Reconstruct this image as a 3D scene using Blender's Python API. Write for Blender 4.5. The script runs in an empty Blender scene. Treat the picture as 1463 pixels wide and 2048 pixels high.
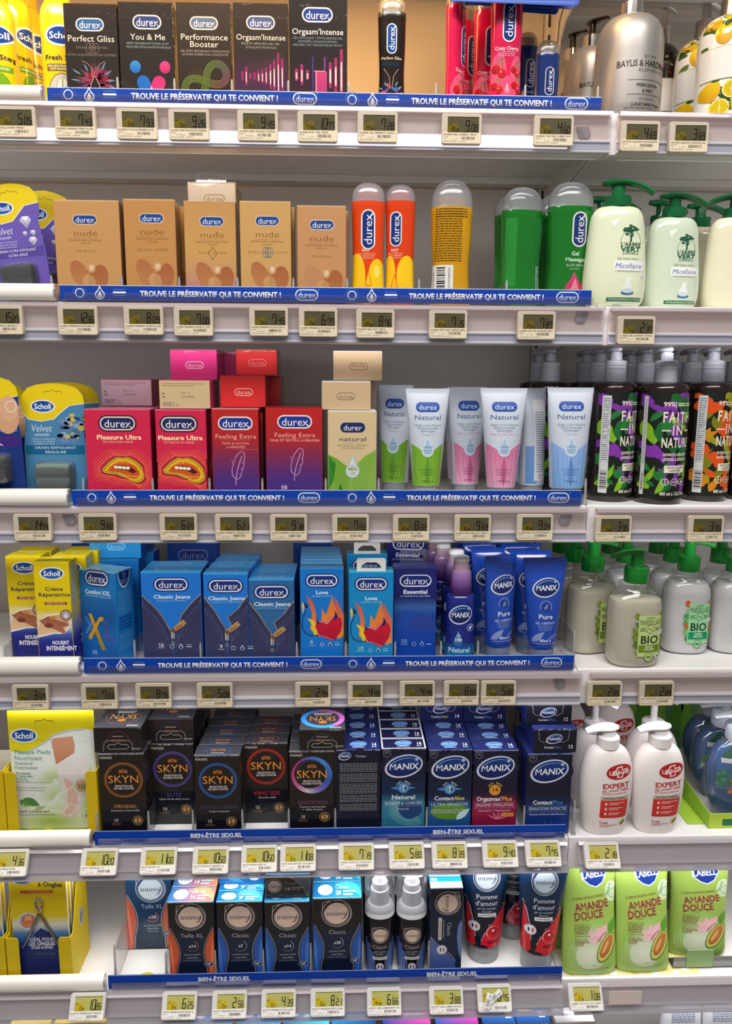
import bpy, math, random
from mathutils import Vector, Matrix
random.seed(7)
SC = bpy.context.scene
COL = SC.collection
# ------------------------------------------------------------------ camera, world, lights, exposure
CX, CY, CZ = 0.3869, -1.1234, 1.2172
PITCH, YAW, ROLL, FOC = 0.1706, -0.0352, 0.0055, 1536.0
def _axes():
    cp, sp = math.cos(PITCH), math.sin(PITCH)
    R, F, U = Vector((1, 0, 0)), Vector((0, cp, -sp)), Vector((0, sp, cp))
    rz = Matrix.Rotation(YAW, 3, 'Z')
    R, F, U = rz @ R, rz @ F, rz @ U
    c, s = math.cos(ROLL), math.sin(ROLL)
    return c * R + s * U, F, -s * R + c * U
CR, CF, CU = _axes()
cam_d = bpy.data.cameras.new('camera')
cam = bpy.data.objects.new('camera', cam_d); COL.objects.link(cam)
cam.matrix_world = Matrix(((CR.x, CU.x, -CF.x, CX), (CR.y, CU.y, -CF.y, CY), (CR.z, CU.z, -CF.z, CZ), (0, 0, 0, 1)))
cam_d.sensor_fit = 'VERTICAL'; cam_d.sensor_height = 24.0; cam_d.sensor_width = 24.0
cam_d.lens = 24.0 * FOC / 2048.0
cam_d.clip_start = 0.02
SC.camera = cam
SC.view_settings.view_transform = 'Standard'; SC.view_settings.look = 'None'
SC.view_settings.gamma = 1.0; SC.view_settings.use_curve_mapping = False
SC.view_settings.exposure = 0.0
w = bpy.data.worlds.new('world'); SC.world = w; w.use_nodes = True
w.node_tree.nodes['Background'].inputs[0].default_value = (1.0, 0.97, 0.94, 1)
w.node_tree.nodes['Background'].inputs[1].default_value = 0.2
def area(name, loc, target, sx, sy, watts, col, spread=math.pi):
    d = bpy.data.lights.new(name, 'AREA'); d.shape = 'RECTANGLE'; d.size = sx; d.size_y = sy
    d.energy = watts; d.color = col; d.spread = spread
    o = bpy.data.objects.new(name, d); COL.objects.link(o); o.location = loc
    o.rotation_euler = (Vector(target) - Vector(loc)).to_track_quat('-Z', 'Y').to_euler()
    return o
area('aisle_ceiling_light', (0.35, -1.15, 2.75), (0.35, -0.55, 0.9), 2.6, 0.35, 36, (1.0, 0.975, 0.95))
area('far_aisle_ceiling_light', (0.35, -1.95, 3.1), (0.35, -0.2, 0.6), 2.8, 0.5, 46, (1.0, 0.97, 0.94))

# ------------------------------------------------------------------ measurement helpers
def at(px, py, Y):
    """point of the plane y = Y seen at photograph pixel (px, py)"""
    d = CF + CR * ((px - 731.5) / FOC) - CU * ((py - 1024) / FOC)
    t = (Y - CY) / d.y
    return CX + t * d.x, CZ + t * d.z
ZT = [1.6, 1.3447, 1.0561, 0.799, 0.5124, 0.2546]         # top edge of the blue strips
HB = [0.0179, 0.0214, 0.0230, 0.0247, 0.0242, 0.0258]
BX = [-.0035, -.0030, -.0020, -.0003, .0003, .0085]
ZD = [z - h for z, h in zip(ZT, HB)]                      # decks
ZD.append(0.012)
YB = 0.33                                                  # back panel
# ------------------------------------------------------------------ colour / materials
def lin(c):
    out = []
    for v in c[:3]:
        v = v / 255.0
        out.append(v / 12.92 if v <= 0.04045 else ((v + 0.055) / 1.055) ** 2.4)
    return tuple(out) + (1.0,)
MATS = {}
def mat(name, rough=0.4, spec=0.5, metal=0.0, coat=0.0, coat_rough=0.06, bump=0.0, bscale=60.0, trans=0.0, sss=0.0, emit=0.0, rvar=0.0):
    m = bpy.data.materials.new(name); m.use_nodes = True
    nt = m.node_tree; b = nt.nodes['Principled BSDF']
    a = nt.nodes.new('ShaderNodeAttribute'); a.attribute_name = 'Col'
    nt.links.new(a.outputs['Color'], b.inputs['Base Color'])
    b.inputs['Roughness'].default_value = rough
    b.inputs['Specular IOR Level'].default_value = spec
    b.inputs['Metallic'].default_value = metal
    b.inputs['Coat Weight'].default_value = coat
    b.inputs['Coat Roughness'].default_value = coat_rough
    b.inputs['Transmission Weight'].default_value = trans
    if sss:
        b.inputs['Subsurface Weight'].default_value = sss
        b.inputs['Subsurface Radius'].default_value = (.01, .01, .01)
    if emit:
        nt.links.new(a.outputs['Color'], b.inputs['Emission Color'])
        b.inputs['Emission Strength'].default_value = emit
    if bump or rvar:
        tc = nt.nodes.new('ShaderNodeTexCoord'); nz = nt.nodes.new('ShaderNodeTexNoise')
        nz.inputs['Scale'].default_value = bscale; nz.inputs['Detail'].default_value = 3
        nt.links.new(tc.outputs['Object'], nz.inputs['Vector'])
        if bump:
            bp = nt.nodes.new('ShaderNodeBump'); bp.inputs['Strength'].default_value = bump; bp.inputs['Distance'].default_value = 0.002
            nt.links.new(nz.outputs['Fac'], bp.inputs['Height'])
            if coat: nt.links.new(bp.outputs['Normal'], b.inputs['Coat Normal'])
            else: nt.links.new(bp.outputs['Normal'], b.inputs['Normal'])
        if rvar:
            mr = nt.nodes.new('ShaderNodeMapRange'); mr.inputs['To Min'].default_value = rough - rvar; mr.inputs['To Max'].default_value = rough + rvar
            nt.links.new(nz.outputs['Fac'], mr.inputs['Value']); nt.links.new(mr.outputs[0], b.inputs['Roughness'])
    MATS[name] = m
    return m
def clearmat(name, tint, gloss_rough=0.05, haze=0.08, edge=0.55, bump=0.0):
    """thin clear plastic: see-through with a little milky haze and mirror-like rims"""
    m = bpy.data.materials.new(name); m.use_nodes = True
    nt = m.node_tree; nt.nodes.remove(nt.nodes['Principled BSDF']); out = nt.nodes['Material Output']
    tr = nt.nodes.new('ShaderNodeBsdfTransparent'); tr.inputs[0].default_value = lin(tint)
    gl = nt.nodes.new('ShaderNodeBsdfGlossy'); gl.inputs['Roughness'].default_value = gloss_rough
    df = nt.nodes.new('ShaderNodeBsdfDiffuse')
    a = nt.nodes.new('ShaderNodeAttribute'); a.attribute_name = 'Col'
    nt.links.new(a.outputs['Color'], df.inputs[0])
    lw = nt.nodes.new('ShaderNodeLayerWeight'); lw.inputs['Blend'].default_value = 0.35
    mr = nt.nodes.new('ShaderNodeMapRange'); mr.inputs['To Min'].default_value = 0.05; mr.inputs['To Max'].default_value = edge
    nt.links.new(lw.outputs['Fresnel'], mr.inputs['Value'])
    m1 = nt.nodes.new('ShaderNodeMixShader'); m1.inputs[0].default_value = haze
    m2 = nt.nodes.new('ShaderNodeMixShader')
    nt.links.new(tr.outputs[0], m1.inputs[1]); nt.links.new(df.outputs[0], m1.inputs[2])
    nt.links.new(mr.outputs[0], m2.inputs[0]); nt.links.new(m1.outputs[0], m2.inputs[1]); nt.links.new(gl.outputs[0], m2.inputs[2])
    nt.links.new(m2.outputs[0], out.inputs['Surface'])
    if bump:
        tc = nt.nodes.new('ShaderNodeTexCoord'); nz = nt.nodes.new('ShaderNodeTexNoise'); nz.inputs['Scale'].default_value = 70
        bp = nt.nodes.new('ShaderNodeBump'); bp.inputs['Strength'].default_value = bump; bp.inputs['Distance'].default_value = 0.002
        nt.links.new(tc.outputs['Object'], nz.inputs['Vector']); nt.links.new(nz.outputs['Fac'], bp.inputs['Height'])
        nt.links.new(bp.outputs['Normal'], gl.inputs['Normal'])
    MATS[name] = m
    return m
mat('film_carton', rough=0.5, spec=0.14, coat=0.75, coat_rough=0.07, bump=0.5, bscale=62)
mat('matt_carton', rough=0.5, spec=0.3)
mat('plastic', rough=0.3, rvar=0.04)
mat('gloss_plastic', rough=0.16, coat=0.4, coat_rough=0.04)
mat('soft_plastic', rough=0.42, sss=0.15)
mat('metal', rough=0.12, metal=1.0)
mat('satin_metal', rough=0.42, metal=0.6, spec=.3, rvar=0.03, bscale=30)
mat('painted_steel', rough=0.4, bump=0.03, bscale=400)
mat('paper', rough=0.6, spec=0.2)
mat('screen', rough=0.3, spec=0.15)
mat('light_diffuser', rough=0.5, emit=1.0)
mat('rough_grit', rough=0.75, bump=0.9, bscale=900)
mat('foil_carton', rough=0.3, metal=0.35, spec=.3, coat=0.7, coat_rough=0.06, bump=0.5, bscale=45)
mat('pouch', rough=0.3, coat=0.4, coat_rough=0.12, bump=0.25, bscale=30)
mat('gel', rough=0.1, coat=0.7, coat_rough=0.03, sss=0.2)
clearmat('clear_plastic', (250, 250, 252), haze=0.035, edge=0.45)
clearmat('hazy_plastic', (232, 228, 232), haze=0.3, edge=0.5)
clearmat('frost_plastic', (225, 228, 232), gloss_rough=0.12, haze=0.34, edge=0.5)
clearmat('blister_plastic', (250, 250, 252), haze=0.06, edge=0.75, gloss_rough=0.04, bump=0.3)
clearmat('clip_plastic', (240, 240, 242), haze=0.38, edge=0.85)
clearmat('clear_liquid', (252, 251, 244), haze=0.68, edge=0.2)

# ------------------------------------------------------------------ glyphs of the built-in face, cut once and laid out by hand
_CH = " !\"#%&'()*+,-./0123456789:ABCDEFGHIJKLMNOPQRSTUVWXYZabcdefghijklmnopqrstuvwxyzÇÉÊÈÀÂÔéèêàâôîïûç®™°€|•×_"
GL = {}
def cut_glyphs():
    styles = {0: 0.0, 1: 0.018, 2: 0.028, -1: -0.011}
    tmp = []
    def mk(body, off):
        c = bpy.data.curves.new('glyph', 'FONT'); c.body = body; c.size = 1.0; c.offset = off
        c.resolution_u = 2; c.fill_mode = 'FRONT'
        o = bpy.data.objects.new('glyph', c); COL.objects.link(o); tmp.append(o); return o
    bar = mk('||', 0); bar1 = mk('|', 0)
    ref = {ch: mk(ch + '|', 0) for ch in _CH}
    objs = {(ch, st): mk(ch, off * (0 if ch == 'M' else .4 if ch == 'W' else 1)) for ch in _CH for st, off in styles.items() if ch != ' '}
    bpy.context.view_layer.update()
    dg = bpy.context.evaluated_depsgraph_get()
    def xmax(o):
        me = o.evaluated_get(dg).to_mesh(); r = max(v.co.x for v in me.vertices); return r
    b1 = xmax(bar1)
    adv = {ch: xmax(o) - b1 for ch, o in ref.items()}
    cap = None
    for (ch, st), o in objs.items():
        me = o.evaluated_get(dg).to_mesh()
        vs = [(v.co.x, v.co.y) for v in me.vertices]; fs = [tuple(p.vertices) for p in me.polygons]
        GL[ch, st] = (vs, fs, adv[ch])
        if ch == 'H' and st == 0: cap = max(y for _, y in vs)
    for st in styles: GL[' ', st] = ([], [], adv[' '])
    GL['cap'] = cap
    for o in tmp:
        d = o.data; bpy.data.objects.remove(o); bpy.data.curves.remove(d)
cut_glyphs()

# ------------------------------------------------------------------ mesh builder
EPS = 0.00005
class MB:
    def __init__(s):
        s.v = []; s.f = []; s.c = []; s.m = []; s.sm = []; s.map = None; s.mi = 0; s.mats = []; s.lay = 1; s.curved = False; s.kx = 1.0
    def use(s, name):
        if name not in s.mats: s.mats.append(name)
        s.mi = s.mats.index(name); return s
    def add(s, vs, fs, col, smooth=False):
        b = len(s.v); s.v.extend(vs)
        if col and isinstance(col[0], (tuple, list)): s.c.extend(lin(c) for c in col)
        else:
            l = lin(col); s.c.extend([l] * len(vs))
        for f in fs:
            s.f.append(tuple(b + i for i in f)); s.m.append(s.mi); s.sm.append(smooth)
    # --- flat print, in photograph-pixel units of the printed face (x right, y down)
    def plane(s, w, h, sc, y0=0.0, zb=0.0):
        s.pw, s.ph, s.sc = w, h, sc
        s.map = lambda x, y, L: ((x - w / 2) * sc, y0 - L * EPS, zb + (h - y) * sc)
        return s
    def frame(s, O, ux, uy, n):
        O, ux, uy, n = Vector(O), Vector(ux), Vector(uy), Vector(n)
        s.map = lambda x, y, L: tuple(O + ux * x + uy * y + n * (L * EPS)); return s
    def poly(s, pts, col, L=None, col2=None, horiz=False):
        L = s.lay if L is None else L
        k = 0 if horiz else 1
        a = min(p[k] for p in pts); d = (max(p[k] for p in pts) - a) or 1
        parts = [pts]
        if s.curved:  # cut into small cells so the print follows the round body
            for ax, step in ((1, 9.0), (0, 2.2)):
                nxt = []
                for P in parts:
                    u0 = min(p[ax] for p in P); u1 = max(p[ax] for p in P); n = int((u1 - u0) * s.kx / step)
                    if n < 2: nxt.append(P); continue
                    for q in range(n):
                        p = P
                        for sg, lim in ((1, u0 + (u1 - u0) * q / n), (-1, u0 + (u1 - u0) * (q + 1) / n)):
                            o = []
                            for i in range(len(p)):
                                A, B = p[i - 1], p[i]; ia, ib = sg * (A[ax] - lim) >= 0, sg * (B[ax] - lim) >= 0
                                if ia != ib:
                                    t = (lim - A[ax]) / (B[ax] - A[ax]); o.append((lim, A[1] + (B[1] - A[1]) * t) if ax == 0 else (A[0] + (B[0] - A[0]) * t, lim))
                                if ib: o.append(B)
                            p = o
                            if not p: break
                        if len(p) > 2: nxt.append(p)
                parts = nxt
        for p in parts:
            c = col if col2 is None else [tuple(col[i] + (col2[i] - col[i]) * (v[k] - a) / d for i in range(3)) for v in p]
            s.add([s.map(x, y, L) for x, y in p], [tuple(range(len(p)))], c)
    def rect(s, x, y, w, h, col, L=None, col2=None, nx=1, ny=1, horiz=False, stops=None):
        L = s.lay if L is None else L
        if s.curved: nx = max(nx, int(w * s.kx / 2.2)); ny = max(ny, int(h * s.kx / 9))
        vs = []; cs = []
        for j in range(ny + 1):
            for i in range(nx + 1):
                u, v = i / nx, j / ny
                vs.append(s.map(x + w * u, y + h * v, L)); t = u if horiz else v
                if stops:
                    k = 0
                    while k < len(stops) - 2 and t > stops[k + 1][0]: k += 1
                    (t0, c0), (t1, c1) = stops[k], stops[k + 1]
                    q = min(1, max(0, (t - t0) / ((t1 - t0) or 1))); cs.append(tuple(c0[n] + (c1[n] - c0[n]) * q for n in range(3)))
                elif col2 is not None: cs.append(tuple(col[n] + (col2[n] - col[n]) * t for n in range(3)))
                else: cs.append(col)
        fs = [(j * (nx + 1) + i, (j + 1) * (nx + 1) + i, (j + 1) * (nx + 1) + i + 1, j * (nx + 1) + i + 1) for j in range(ny) for i in range(nx)]
        s.add(vs, fs, cs, smooth=nx > 1)
    def ell(s, cx, cy, rx, ry, col, L=None, rot=0, n=28, col2=None, a0=0, a1=360):
        c, q = math.cos(math.radians(rot)), math.sin(math.radians(rot))
        pts = []
        for i in range(n if a1 - a0 >= 360 else n + 1):
            t = math.radians(a0 + (a1 - a0) * i / n); x, y = rx * math.cos(t), ry * math.sin(t)
            pts.append((cx + x * c - y * q, cy + x * q + y * c))
        s.poly(pts, col, L, col2)
    def glow(s, cx, cy, rx, ry, col, col2, L=None, n=24, rot=0):
        """disc printed lighter in its middle"""
        L = s.lay if L is None else L
        c, q = math.cos(math.radians(rot)), math.sin(math.radians(rot))
        vs = [s.map(cx, cy, L)]; cs = [col]; fs = [(0, i + 1, (i + 1) % n + 1) for i in range(n)]; K = 6
        for k in range(1, K + 1):
            for i in range(n):
                t = 2 * math.pi * i / n; x, y = rx * math.cos(t) * k / K, ry * math.sin(t) * k / K
                vs.append(s.map(cx + x * c - y * q, cy + x * q + y * c, L)); cs.append(tuple(col[j] + (col2[j] - col[j]) * k / K for j in range(3)))
            if k < K: fs += [((k - 1) * n + i + 1, k * n + i + 1, k * n + (i + 1) % n + 1, (k - 1) * n + (i + 1) % n + 1) for i in range(n)]
        s.add(vs, fs, cs)
    def ring(s, cx, cy, rx, ry, t, col, L=None, rot=0, n=36, a0=0, a1=360, t2=None):
        L = s.lay if L is None else L
        c, q = math.cos(math.radians(rot)), math.sin(math.radians(rot)); vs = []
        full = a1 - a0 >= 360; k = n if full else n + 1
        for i in range(k):
            f = i / n; tt = t if t2 is None else t + (t2 - t) * f
            a = math.radians(a0 + (a1 - a0) * f)
            for r in (0, tt):
                x, y = (rx - r) * math.cos(a), (ry - r) * math.sin(a)
                vs.append(s.map(cx + x * c - y * q, cy + x * q + y * c, L))
        s.add(vs, [(2 * i, 2 * ((i + 1) % k), 2 * ((i + 1) % k) + 1, 2 * i + 1) for i in range(n)], col)
    def rrect(s, cx, cy, w, h, r, col, L=None, rot=0, col2=None):
        c, q = math.cos(math.radians(rot)), math.sin(math.radians(rot)); pts = []
        r = min(r, w / 2, h / 2)
        for sx, sy, a in ((1, 1, 0), (-1, 1, 90), (-1, -1, 180), (1, -1, 270)):
            for i in range(7):
                t = math.radians(a + 15 * i)
                x = sx * (w / 2 - r) + r * math.cos(t); y = sy * (h / 2 - r) + r * math.sin(t)
                pts.append((cx + x * c - y * q, cy + x * q + y * c))
        s.poly(pts, col, L, col2)
    def line(s, pts, wd, col, L=None, wd2=None):
        L = s.lay if L is None else L
        vs = []; n = len(pts)
        for i, p in enumerate(pts):
            a = pts[max(0, i - 1)]; b = pts[min(n - 1, i + 1)]
            dx, dy = b[0] - a[0], b[1] - a[1]; l = math.hypot(dx, dy) or 1
            ww = (wd if wd2 is None else wd + (wd2 - wd) * i / max(1, n - 1)) / 2
            vs += [s.map(p[0] - dy / l * ww, p[1] + dx / l * ww, L), s.map(p[0] + dy / l * ww, p[1] - dx / l * ww, L)]
        cc = col
        if col and isinstance(col[0], (tuple, list)):
            cc = []
            for i in range(n): cc += [col[i % len(col)]] * 2
        s.add(vs, [(2 * i, 2 * i + 2, 2 * i + 3, 2 * i + 1) for i in range(n - 1)], cc)
    def drop(s, cx, cy, w, h, col, L=None, col2=None):
        pts = []; r = w / 2; n = 18
        for i in range(n + 1):
            t = math.radians(-25 + 230 * i / n); pts.append((cx + r * math.cos(t), cy + h / 2 - r + r * math.sin(t)))
        pts += [(cx - r * .45, cy - h * .18), (cx, cy - h / 2), (cx + r * .45, cy - h * .18)]
        s.poly(pts, col, L, col2)
    def leaf(s, x0, y0, x1, y1, wd, col, L=None, bend=0.0, col2=None):
        dx, dy = x1 - x0, y1 - y0; l = math.hypot(dx, dy) or 1; nx, ny = -dy / l, dx / l
        up, dn = [], []
        for i in range(9):
            t = i / 8; o = bend * l * math.sin(math.pi * t); ww = wd / 2 * math.sin(math.pi * t ** .85)
            bx, by = x0 + dx * t + nx * o, y0 + dy * t + ny * o
            up.append((bx + nx * ww, by + ny * ww)); dn.append((bx - nx * ww, by - ny * ww))
        s.poly(up + dn[::-1][1:-1], col, L, col2)
    def text(s, t, cx, cy, w, h, col, st=1, L=None, rot=0, shear=0.0, track=0.0, mirror=False, arc=0.0):
        """cap height h, total width w (None: natural), centred on (cx, cy)"""
        L = s.lay if L is None else L
        x = 0; items = []
        for ch in t:
            g = GL.get((ch, st)) or GL[' ', st]
            items.append((x, g)); x += g[2] + track
        x -= track
        if x <= 0: return
        k = h / GL['cap']; kx = k if w is None else w / x
        c, q = math.cos(math.radians(rot)), math.sin(math.radians(rot))
        for x0, (vs, fs, _) in items:
            if not vs: continue
            out = []
            for a, b in vs:
                X = (a + x0 - x / 2) * kx; Y = -(b - GL['cap'] / 2) * k
                X += -Y * shear
                if arc: Y += arc * (X / ((w or x * k) / 2)) ** 2
                if mirror: X = -X
                out.append((cx + X * c - Y * q, cy + X * q + Y * c))
            if s.curved and max(max(o[0] for o in out) - min(o[0] for o in out), .5 * (max(o[1] for o in out) - min(o[1] for o in out))) > 4.5 / s.kx:
                for f in fs: s.poly([out[i] for i in f], col, L)
            else: s.add([s.map(x, y, L) for x, y in out], fs, col)
    def scribble(s, x, y, w, n, pitch, hh, col, L=None, seed=1, st=0):
        """rows of tiny running text"""
        r = random.Random(seed)
        for i in range(n):
            xx = x; yy = y + i * pitch
            while xx < x + w:
                ww = min(r.uniform(2.5, 8), x + w - xx); s.rect(xx, yy, ww, hh, col, L); xx += ww + 1.3
    def barcode(s, x, y, w, h, col=(35, 33, 33), L=None, seed=3, horiz=False):
        r = random.Random(seed); t = 0; ext = h if horiz else w
        while t < ext:
            k = r.choice((.7, .7, 1.2, 1.8)) * ext / 30; k = min(k, ext - t)
            if horiz: s.rect(x, y + t, w, k, col, L)
            else: s.rect(x + t, y, k, h, col, L)
            t += k + r.choice((.7, 1.1, 1.5)) * ext / 30
    # --- solids (metres)
    def box(s, x0, x1, y0, y1, z0, z1, col, ch=0.0006, cols=None):
        """chamfered box; cols = (front, back, left, right, top, bottom)"""
        cols = cols or [col] * 6
        c = min(ch, (x1 - x0) / 3, (y1 - y0) / 3, (z1 - z0) / 3)
        X, Y, Z = (x0, x1), (y0, y1), (z0, z1)
        ids = {}
        b = len(s.v); vs = []; cs = []
        for i in (0, 1):
            for j in (0, 1):
                for k in (0, 1):
                    sx, sy, sz = (c, -c)[i], (c, -c)[j], (c, -c)[k]
                    for ax, p in (('x', (X[i], Y[j] + sy, Z[k] + sz)), ('y', (X[i] + sx, Y[j], Z[k] + sz)), ('z', (X[i] + sx, Y[j] + sy, Z[k]))):
                        ids[i, j, k, ax] = len(vs); vs.append(p)
                        cs.append(cols[{'x': 2 + i, 'y': j, 'z': 5 - k}[ax]])
        g = ids
        fs = []
        fs.append([g[0, 0, 0, 'y'], g[1, 0, 0, 'y'], g[1, 0, 1, 'y'], g[0, 0, 1, 'y']])
        fs.append([g[1, 1, 0, 'y'], g[0, 1, 0, 'y'], g[0, 1, 1, 'y'], g[1, 1, 1, 'y']])
        fs.append([g[0, 1, 0, 'x'], g[0, 0, 0, 'x'], g[0, 0, 1, 'x'], g[0, 1, 1, 'x']])
        fs.append([g[1, 0, 0, 'x'], g[1, 1, 0, 'x'], g[1, 1, 1, 'x'], g[1, 0, 1, 'x']])
        fs.append([g[0, 0, 1, 'z'], g[1, 0, 1, 'z'], g[1, 1, 1, 'z'], g[0, 1, 1, 'z']])
        fs.append([g[0, 1, 0, 'z'], g[1, 1, 0, 'z'], g[1, 0, 0, 'z'], g[0, 0, 0, 'z']])
        for i in (0, 1):
            for j in (0, 1):
                q = [g[i, j, 0, 'x'], g[i, j, 0, 'y'], g[i, j, 1, 'y'], g[i, j, 1, 'x']]; fs.append(q if (i ^ j) == 0 else q[::-1])
                q = [g[i, 0, j, 'x'], g[i, 0, j, 'z'], g[i, 1, j, 'z'], g[i, 1, j, 'x']]; fs.append(q[::-1] if (i ^ j) == 0 else q)
                q = [g[0, i, j, 'y'], g[0, i, j, 'z'], g[1, i, j, 'z'], g[1, i, j, 'y']]; fs.append(q if (i ^ j) == 0 else q[::-1])
                for k in (0, 1):
                    q = [g[i, j, k, 'x'], g[i, j, k, 'y'], g[i, j, k, 'z']]; fs.append(q if (i ^ j ^ k) else q[::-1])
        s.add(vs, fs, cs)
    def prism(s, prof, x0, x1, col, axis='x'):
        """closed outline of (y, z) points drawn out along x (or (x, z) along y, or (x, y) along z)"""
        n = len(prof); vs = []
        for t in (x0, x1):
            for a, b in prof:
                vs.append((t, a, b) if axis == 'x' else (a, t, b) if axis == 'y' else (a, b, t))
        fs = [(i, (i + 1) % n, n + (i + 1) % n, n + i) for i in range(n)]
        fs += [tuple(range(n))[::-1], tuple(range(n, 2 * n))]
        s.add(vs, fs, col)
    def loft(s, rings, col, n=36, cap=(True, True), smooth=True, org=(0, 0, 0)):
        """rings: (z, rx, ry[, exponent[, cx[, cy]]]) or with a colour as 7th; sets the wrap map of the front"""
        vs = []; cs = []
        for r in rings:
            z, rx, ry = r[:3]; e = r[3] if len(r) > 3 and r[3] else 2.0
            cx = r[4] if len(r) > 4 else 0; cy = r[5] if len(r) > 5 else 0
            cc = r[6] if len(r) > 6 else col
            for i in range(n):
                a = 2 * math.pi * i / n; ca, sa = math.cos(a), math.sin(a)
                vs.append((org[0] + cx + rx * math.copysign(abs(ca) ** (2 / e), ca), org[1] + cy + ry * math.copysign(abs(sa) ** (2 / e), sa), org[2] + z)); cs.append(cc)
        fs = []
        for k in range(len(rings) - 1):
            for i in range(n):
                j = (i + 1) % n; fs.append((k * n + i, k * n + j, (k + 1) * n + j, (k + 1) * n + i))
        if cap[0]: fs.append(tuple(range(n))[::-1])
        if cap[1]: fs.append(tuple(range((len(rings) - 1) * n, len(rings) * n)))
        s.add(vs, fs, cs, smooth)
        return s
    def wrap(s, rings, w, h, sc, lift=0.0):
        """print map onto the front of a loft (x, y in photograph pixels of its front view)"""
        R = sorted(rings, key=lambda r: r[0])
        def f(x, y, L):
            X, Z = (x - w / 2) * sc, (h - y) * sc
            Zc = min(max(Z, R[0][0]), R[-1][0]); k = 0; L = L or 0
            while k < len(R) - 2 and Zc > R[k + 1][0]: k += 1
            a, b = R[k], R[k + 1]; t = (Zc - a[0]) / ((b[0] - a[0]) or 1)
            g = lambda i, d: (a[i] if len(a) > i and a[i] is not None else d) * (1 - t) + (b[i] if len(b) > i and b[i] is not None else d) * t
            rx, ry, e, cx, cy = g(1, 0), g(2, 0), g(3, 2.0), g(4, 0), g(5, 0)
            u = (X - cx) / max(rx, 1e-5); u = max(-.992, min(.992, u))
            Y = cy - ry * (1 - abs(u) ** e) ** (1 / e)
            nx = math.copysign(abs(u) ** (e - 1) / max(rx, 1e-5), u); ny = -((1 - abs(u) ** e) ** ((e - 1) / e)) / max(ry, 1e-5)
            l = math.hypot(nx, ny) or 1; d = lift + 0.00014 + L * 0.00008
            return (cx + u * rx + nx / l * d, Y + ny / l * d, Zc)
        s.map = f; s.curved = True; return s
    def tube(s, pts, r, col, n=10, smooth=True, cap=True):
        P = [Vector(p) for p in pts]; vs = []
        up = Vector((0, 0, 1))
        for i, p in enumerate(P):
            d = (P[min(i + 1, len(P) - 1)] - P[max(i - 1, 0)]).normalized()
            a = d.cross(up)
            if a.length < 1e-3: a = d.cross(Vector((0, 1, 0)))
            a.normalize(); b = a.cross(d); rr = r[i] if isinstance(r, (list, tuple)) else r
            ra, rb = rr if isinstance(rr, tuple) else (rr, rr)
            for k in range(n):
                t = 2 * math.pi * k / n; vs.append(tuple(p + a * (ra * math.cos(t)) + b * (rb * math.sin(t))))
        fs = [(k * n + i, k * n + (i + 1) % n, (k + 1) * n + (i + 1) % n, (k + 1) * n + i) for k in range(len(P) - 1) for i in range(n)]
        if cap: fs += [tuple(range(n))[::-1], tuple(range((len(P) - 1) * n, len(P) * n))]
        s.add(vs, fs, col, smooth)
    def build(s, name, parent=None):
        me = bpy.data.meshes.new(name)
        me.from_pydata(s.v, [], s.f)
        for m in s.mats: me.materials.append(MATS[m])
        me.polygons.foreach_set('material_index', s.m); me.polygons.foreach_set('use_smooth', s.sm)
        ca = me.color_attributes.new('Col', 'FLOAT_COLOR', 'POINT')
        ca.data.foreach_set('color', [x for c in s.c for x in c])
        me.update()
        if any(s.sm): me.set_sharp_from_angle(angle=math.radians(38))
        o = bpy.data.objects.new(name, me); COL.objects.link(o)
        if parent is not None: o.parent = parent
        return o
def new(m='plastic'): return MB().use(m)
def tag(o, label, cat, group=None, kind=None):
    o['label'] = label; o['category'] = cat
    if group: o['group'] = group
    if kind: o['kind'] = kind
    return o
def thing(name, label, cat, loc=(0, 0, 0), rz=0.0, group=None, rx=0.0, ry=0.0):
    o = bpy.data.objects.new(name, None); COL.objects.link(o); o.empty_display_size = .02
    o.location = loc; o.rotation_euler = (rx, ry, rz)
    return tag(o, label, cat, group)
def structure(o): o['kind'] = 'structure'; return o
KIDS = {}
def dup(root, loc, label, rz=None, group=None, scale=None):
    if not KIDS:
        pass
    r = root.copy(); COL.objects.link(r); r.location = loc
    if rz is not None: r.rotation_euler = (root.rotation_euler.x, root.rotation_euler.y, rz)
    if scale: r.scale = scale
    r['label'] = label
    if group: r['group'] = group
    for ch in list(root.children):
        c = ch.copy(); COL.objects.link(c); c.parent = r
        for g in list(ch.children):
            d = g.copy(); COL.objects.link(d); d.parent = c
    return r
# ------------------------------------------------------------------ the place: floor, back panels, uprights
XL, XM, XR = -0.36, 0.757, 1.30
WALLC = (190, 182, 174)
b = new('painted_steel'); b.box(-3, 4, -4, 0.4, -0.05, 0.0, (118, 112, 106)); structure(b.build('floor'))
b = new('painted_steel'); b.box(XL - .3, XM - .0135, YB, YB + .02, 0.0, 2.1, WALLC); structure(b.build('wall_back'))
b = new('painted_steel'); b.box(XM - .0125, XR + .5, YB, YB + .02, 0.0, 2.1, (204, 200, 194)); structure(b.build('wall_right'))
b = new('painted_steel')
b.box(XM - .012, XM + .014, YB - .012, YB - .001, 0.0, 2.1, (205, 200, 195))
for k in range(60):
    z = .06 + k * .032; b.box(XM - .0085, XM - .0045, YB - .0128, YB - .0119, z, z + .02, (18, 17, 16)); b.box(XM + .0055, XM + .0095, YB - .0128, YB - .0119, z, z + .02, (18, 17, 16))
structure(b.build('trim_upright'))
ROWNAME = ['topmost', 'second', 'third', 'fourth', 'fifth', 'sixth']
WHITE = (236, 233, 230)
TILT = [0, 0, 0, 0, -.56, -.56]
RY = -0.006
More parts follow.
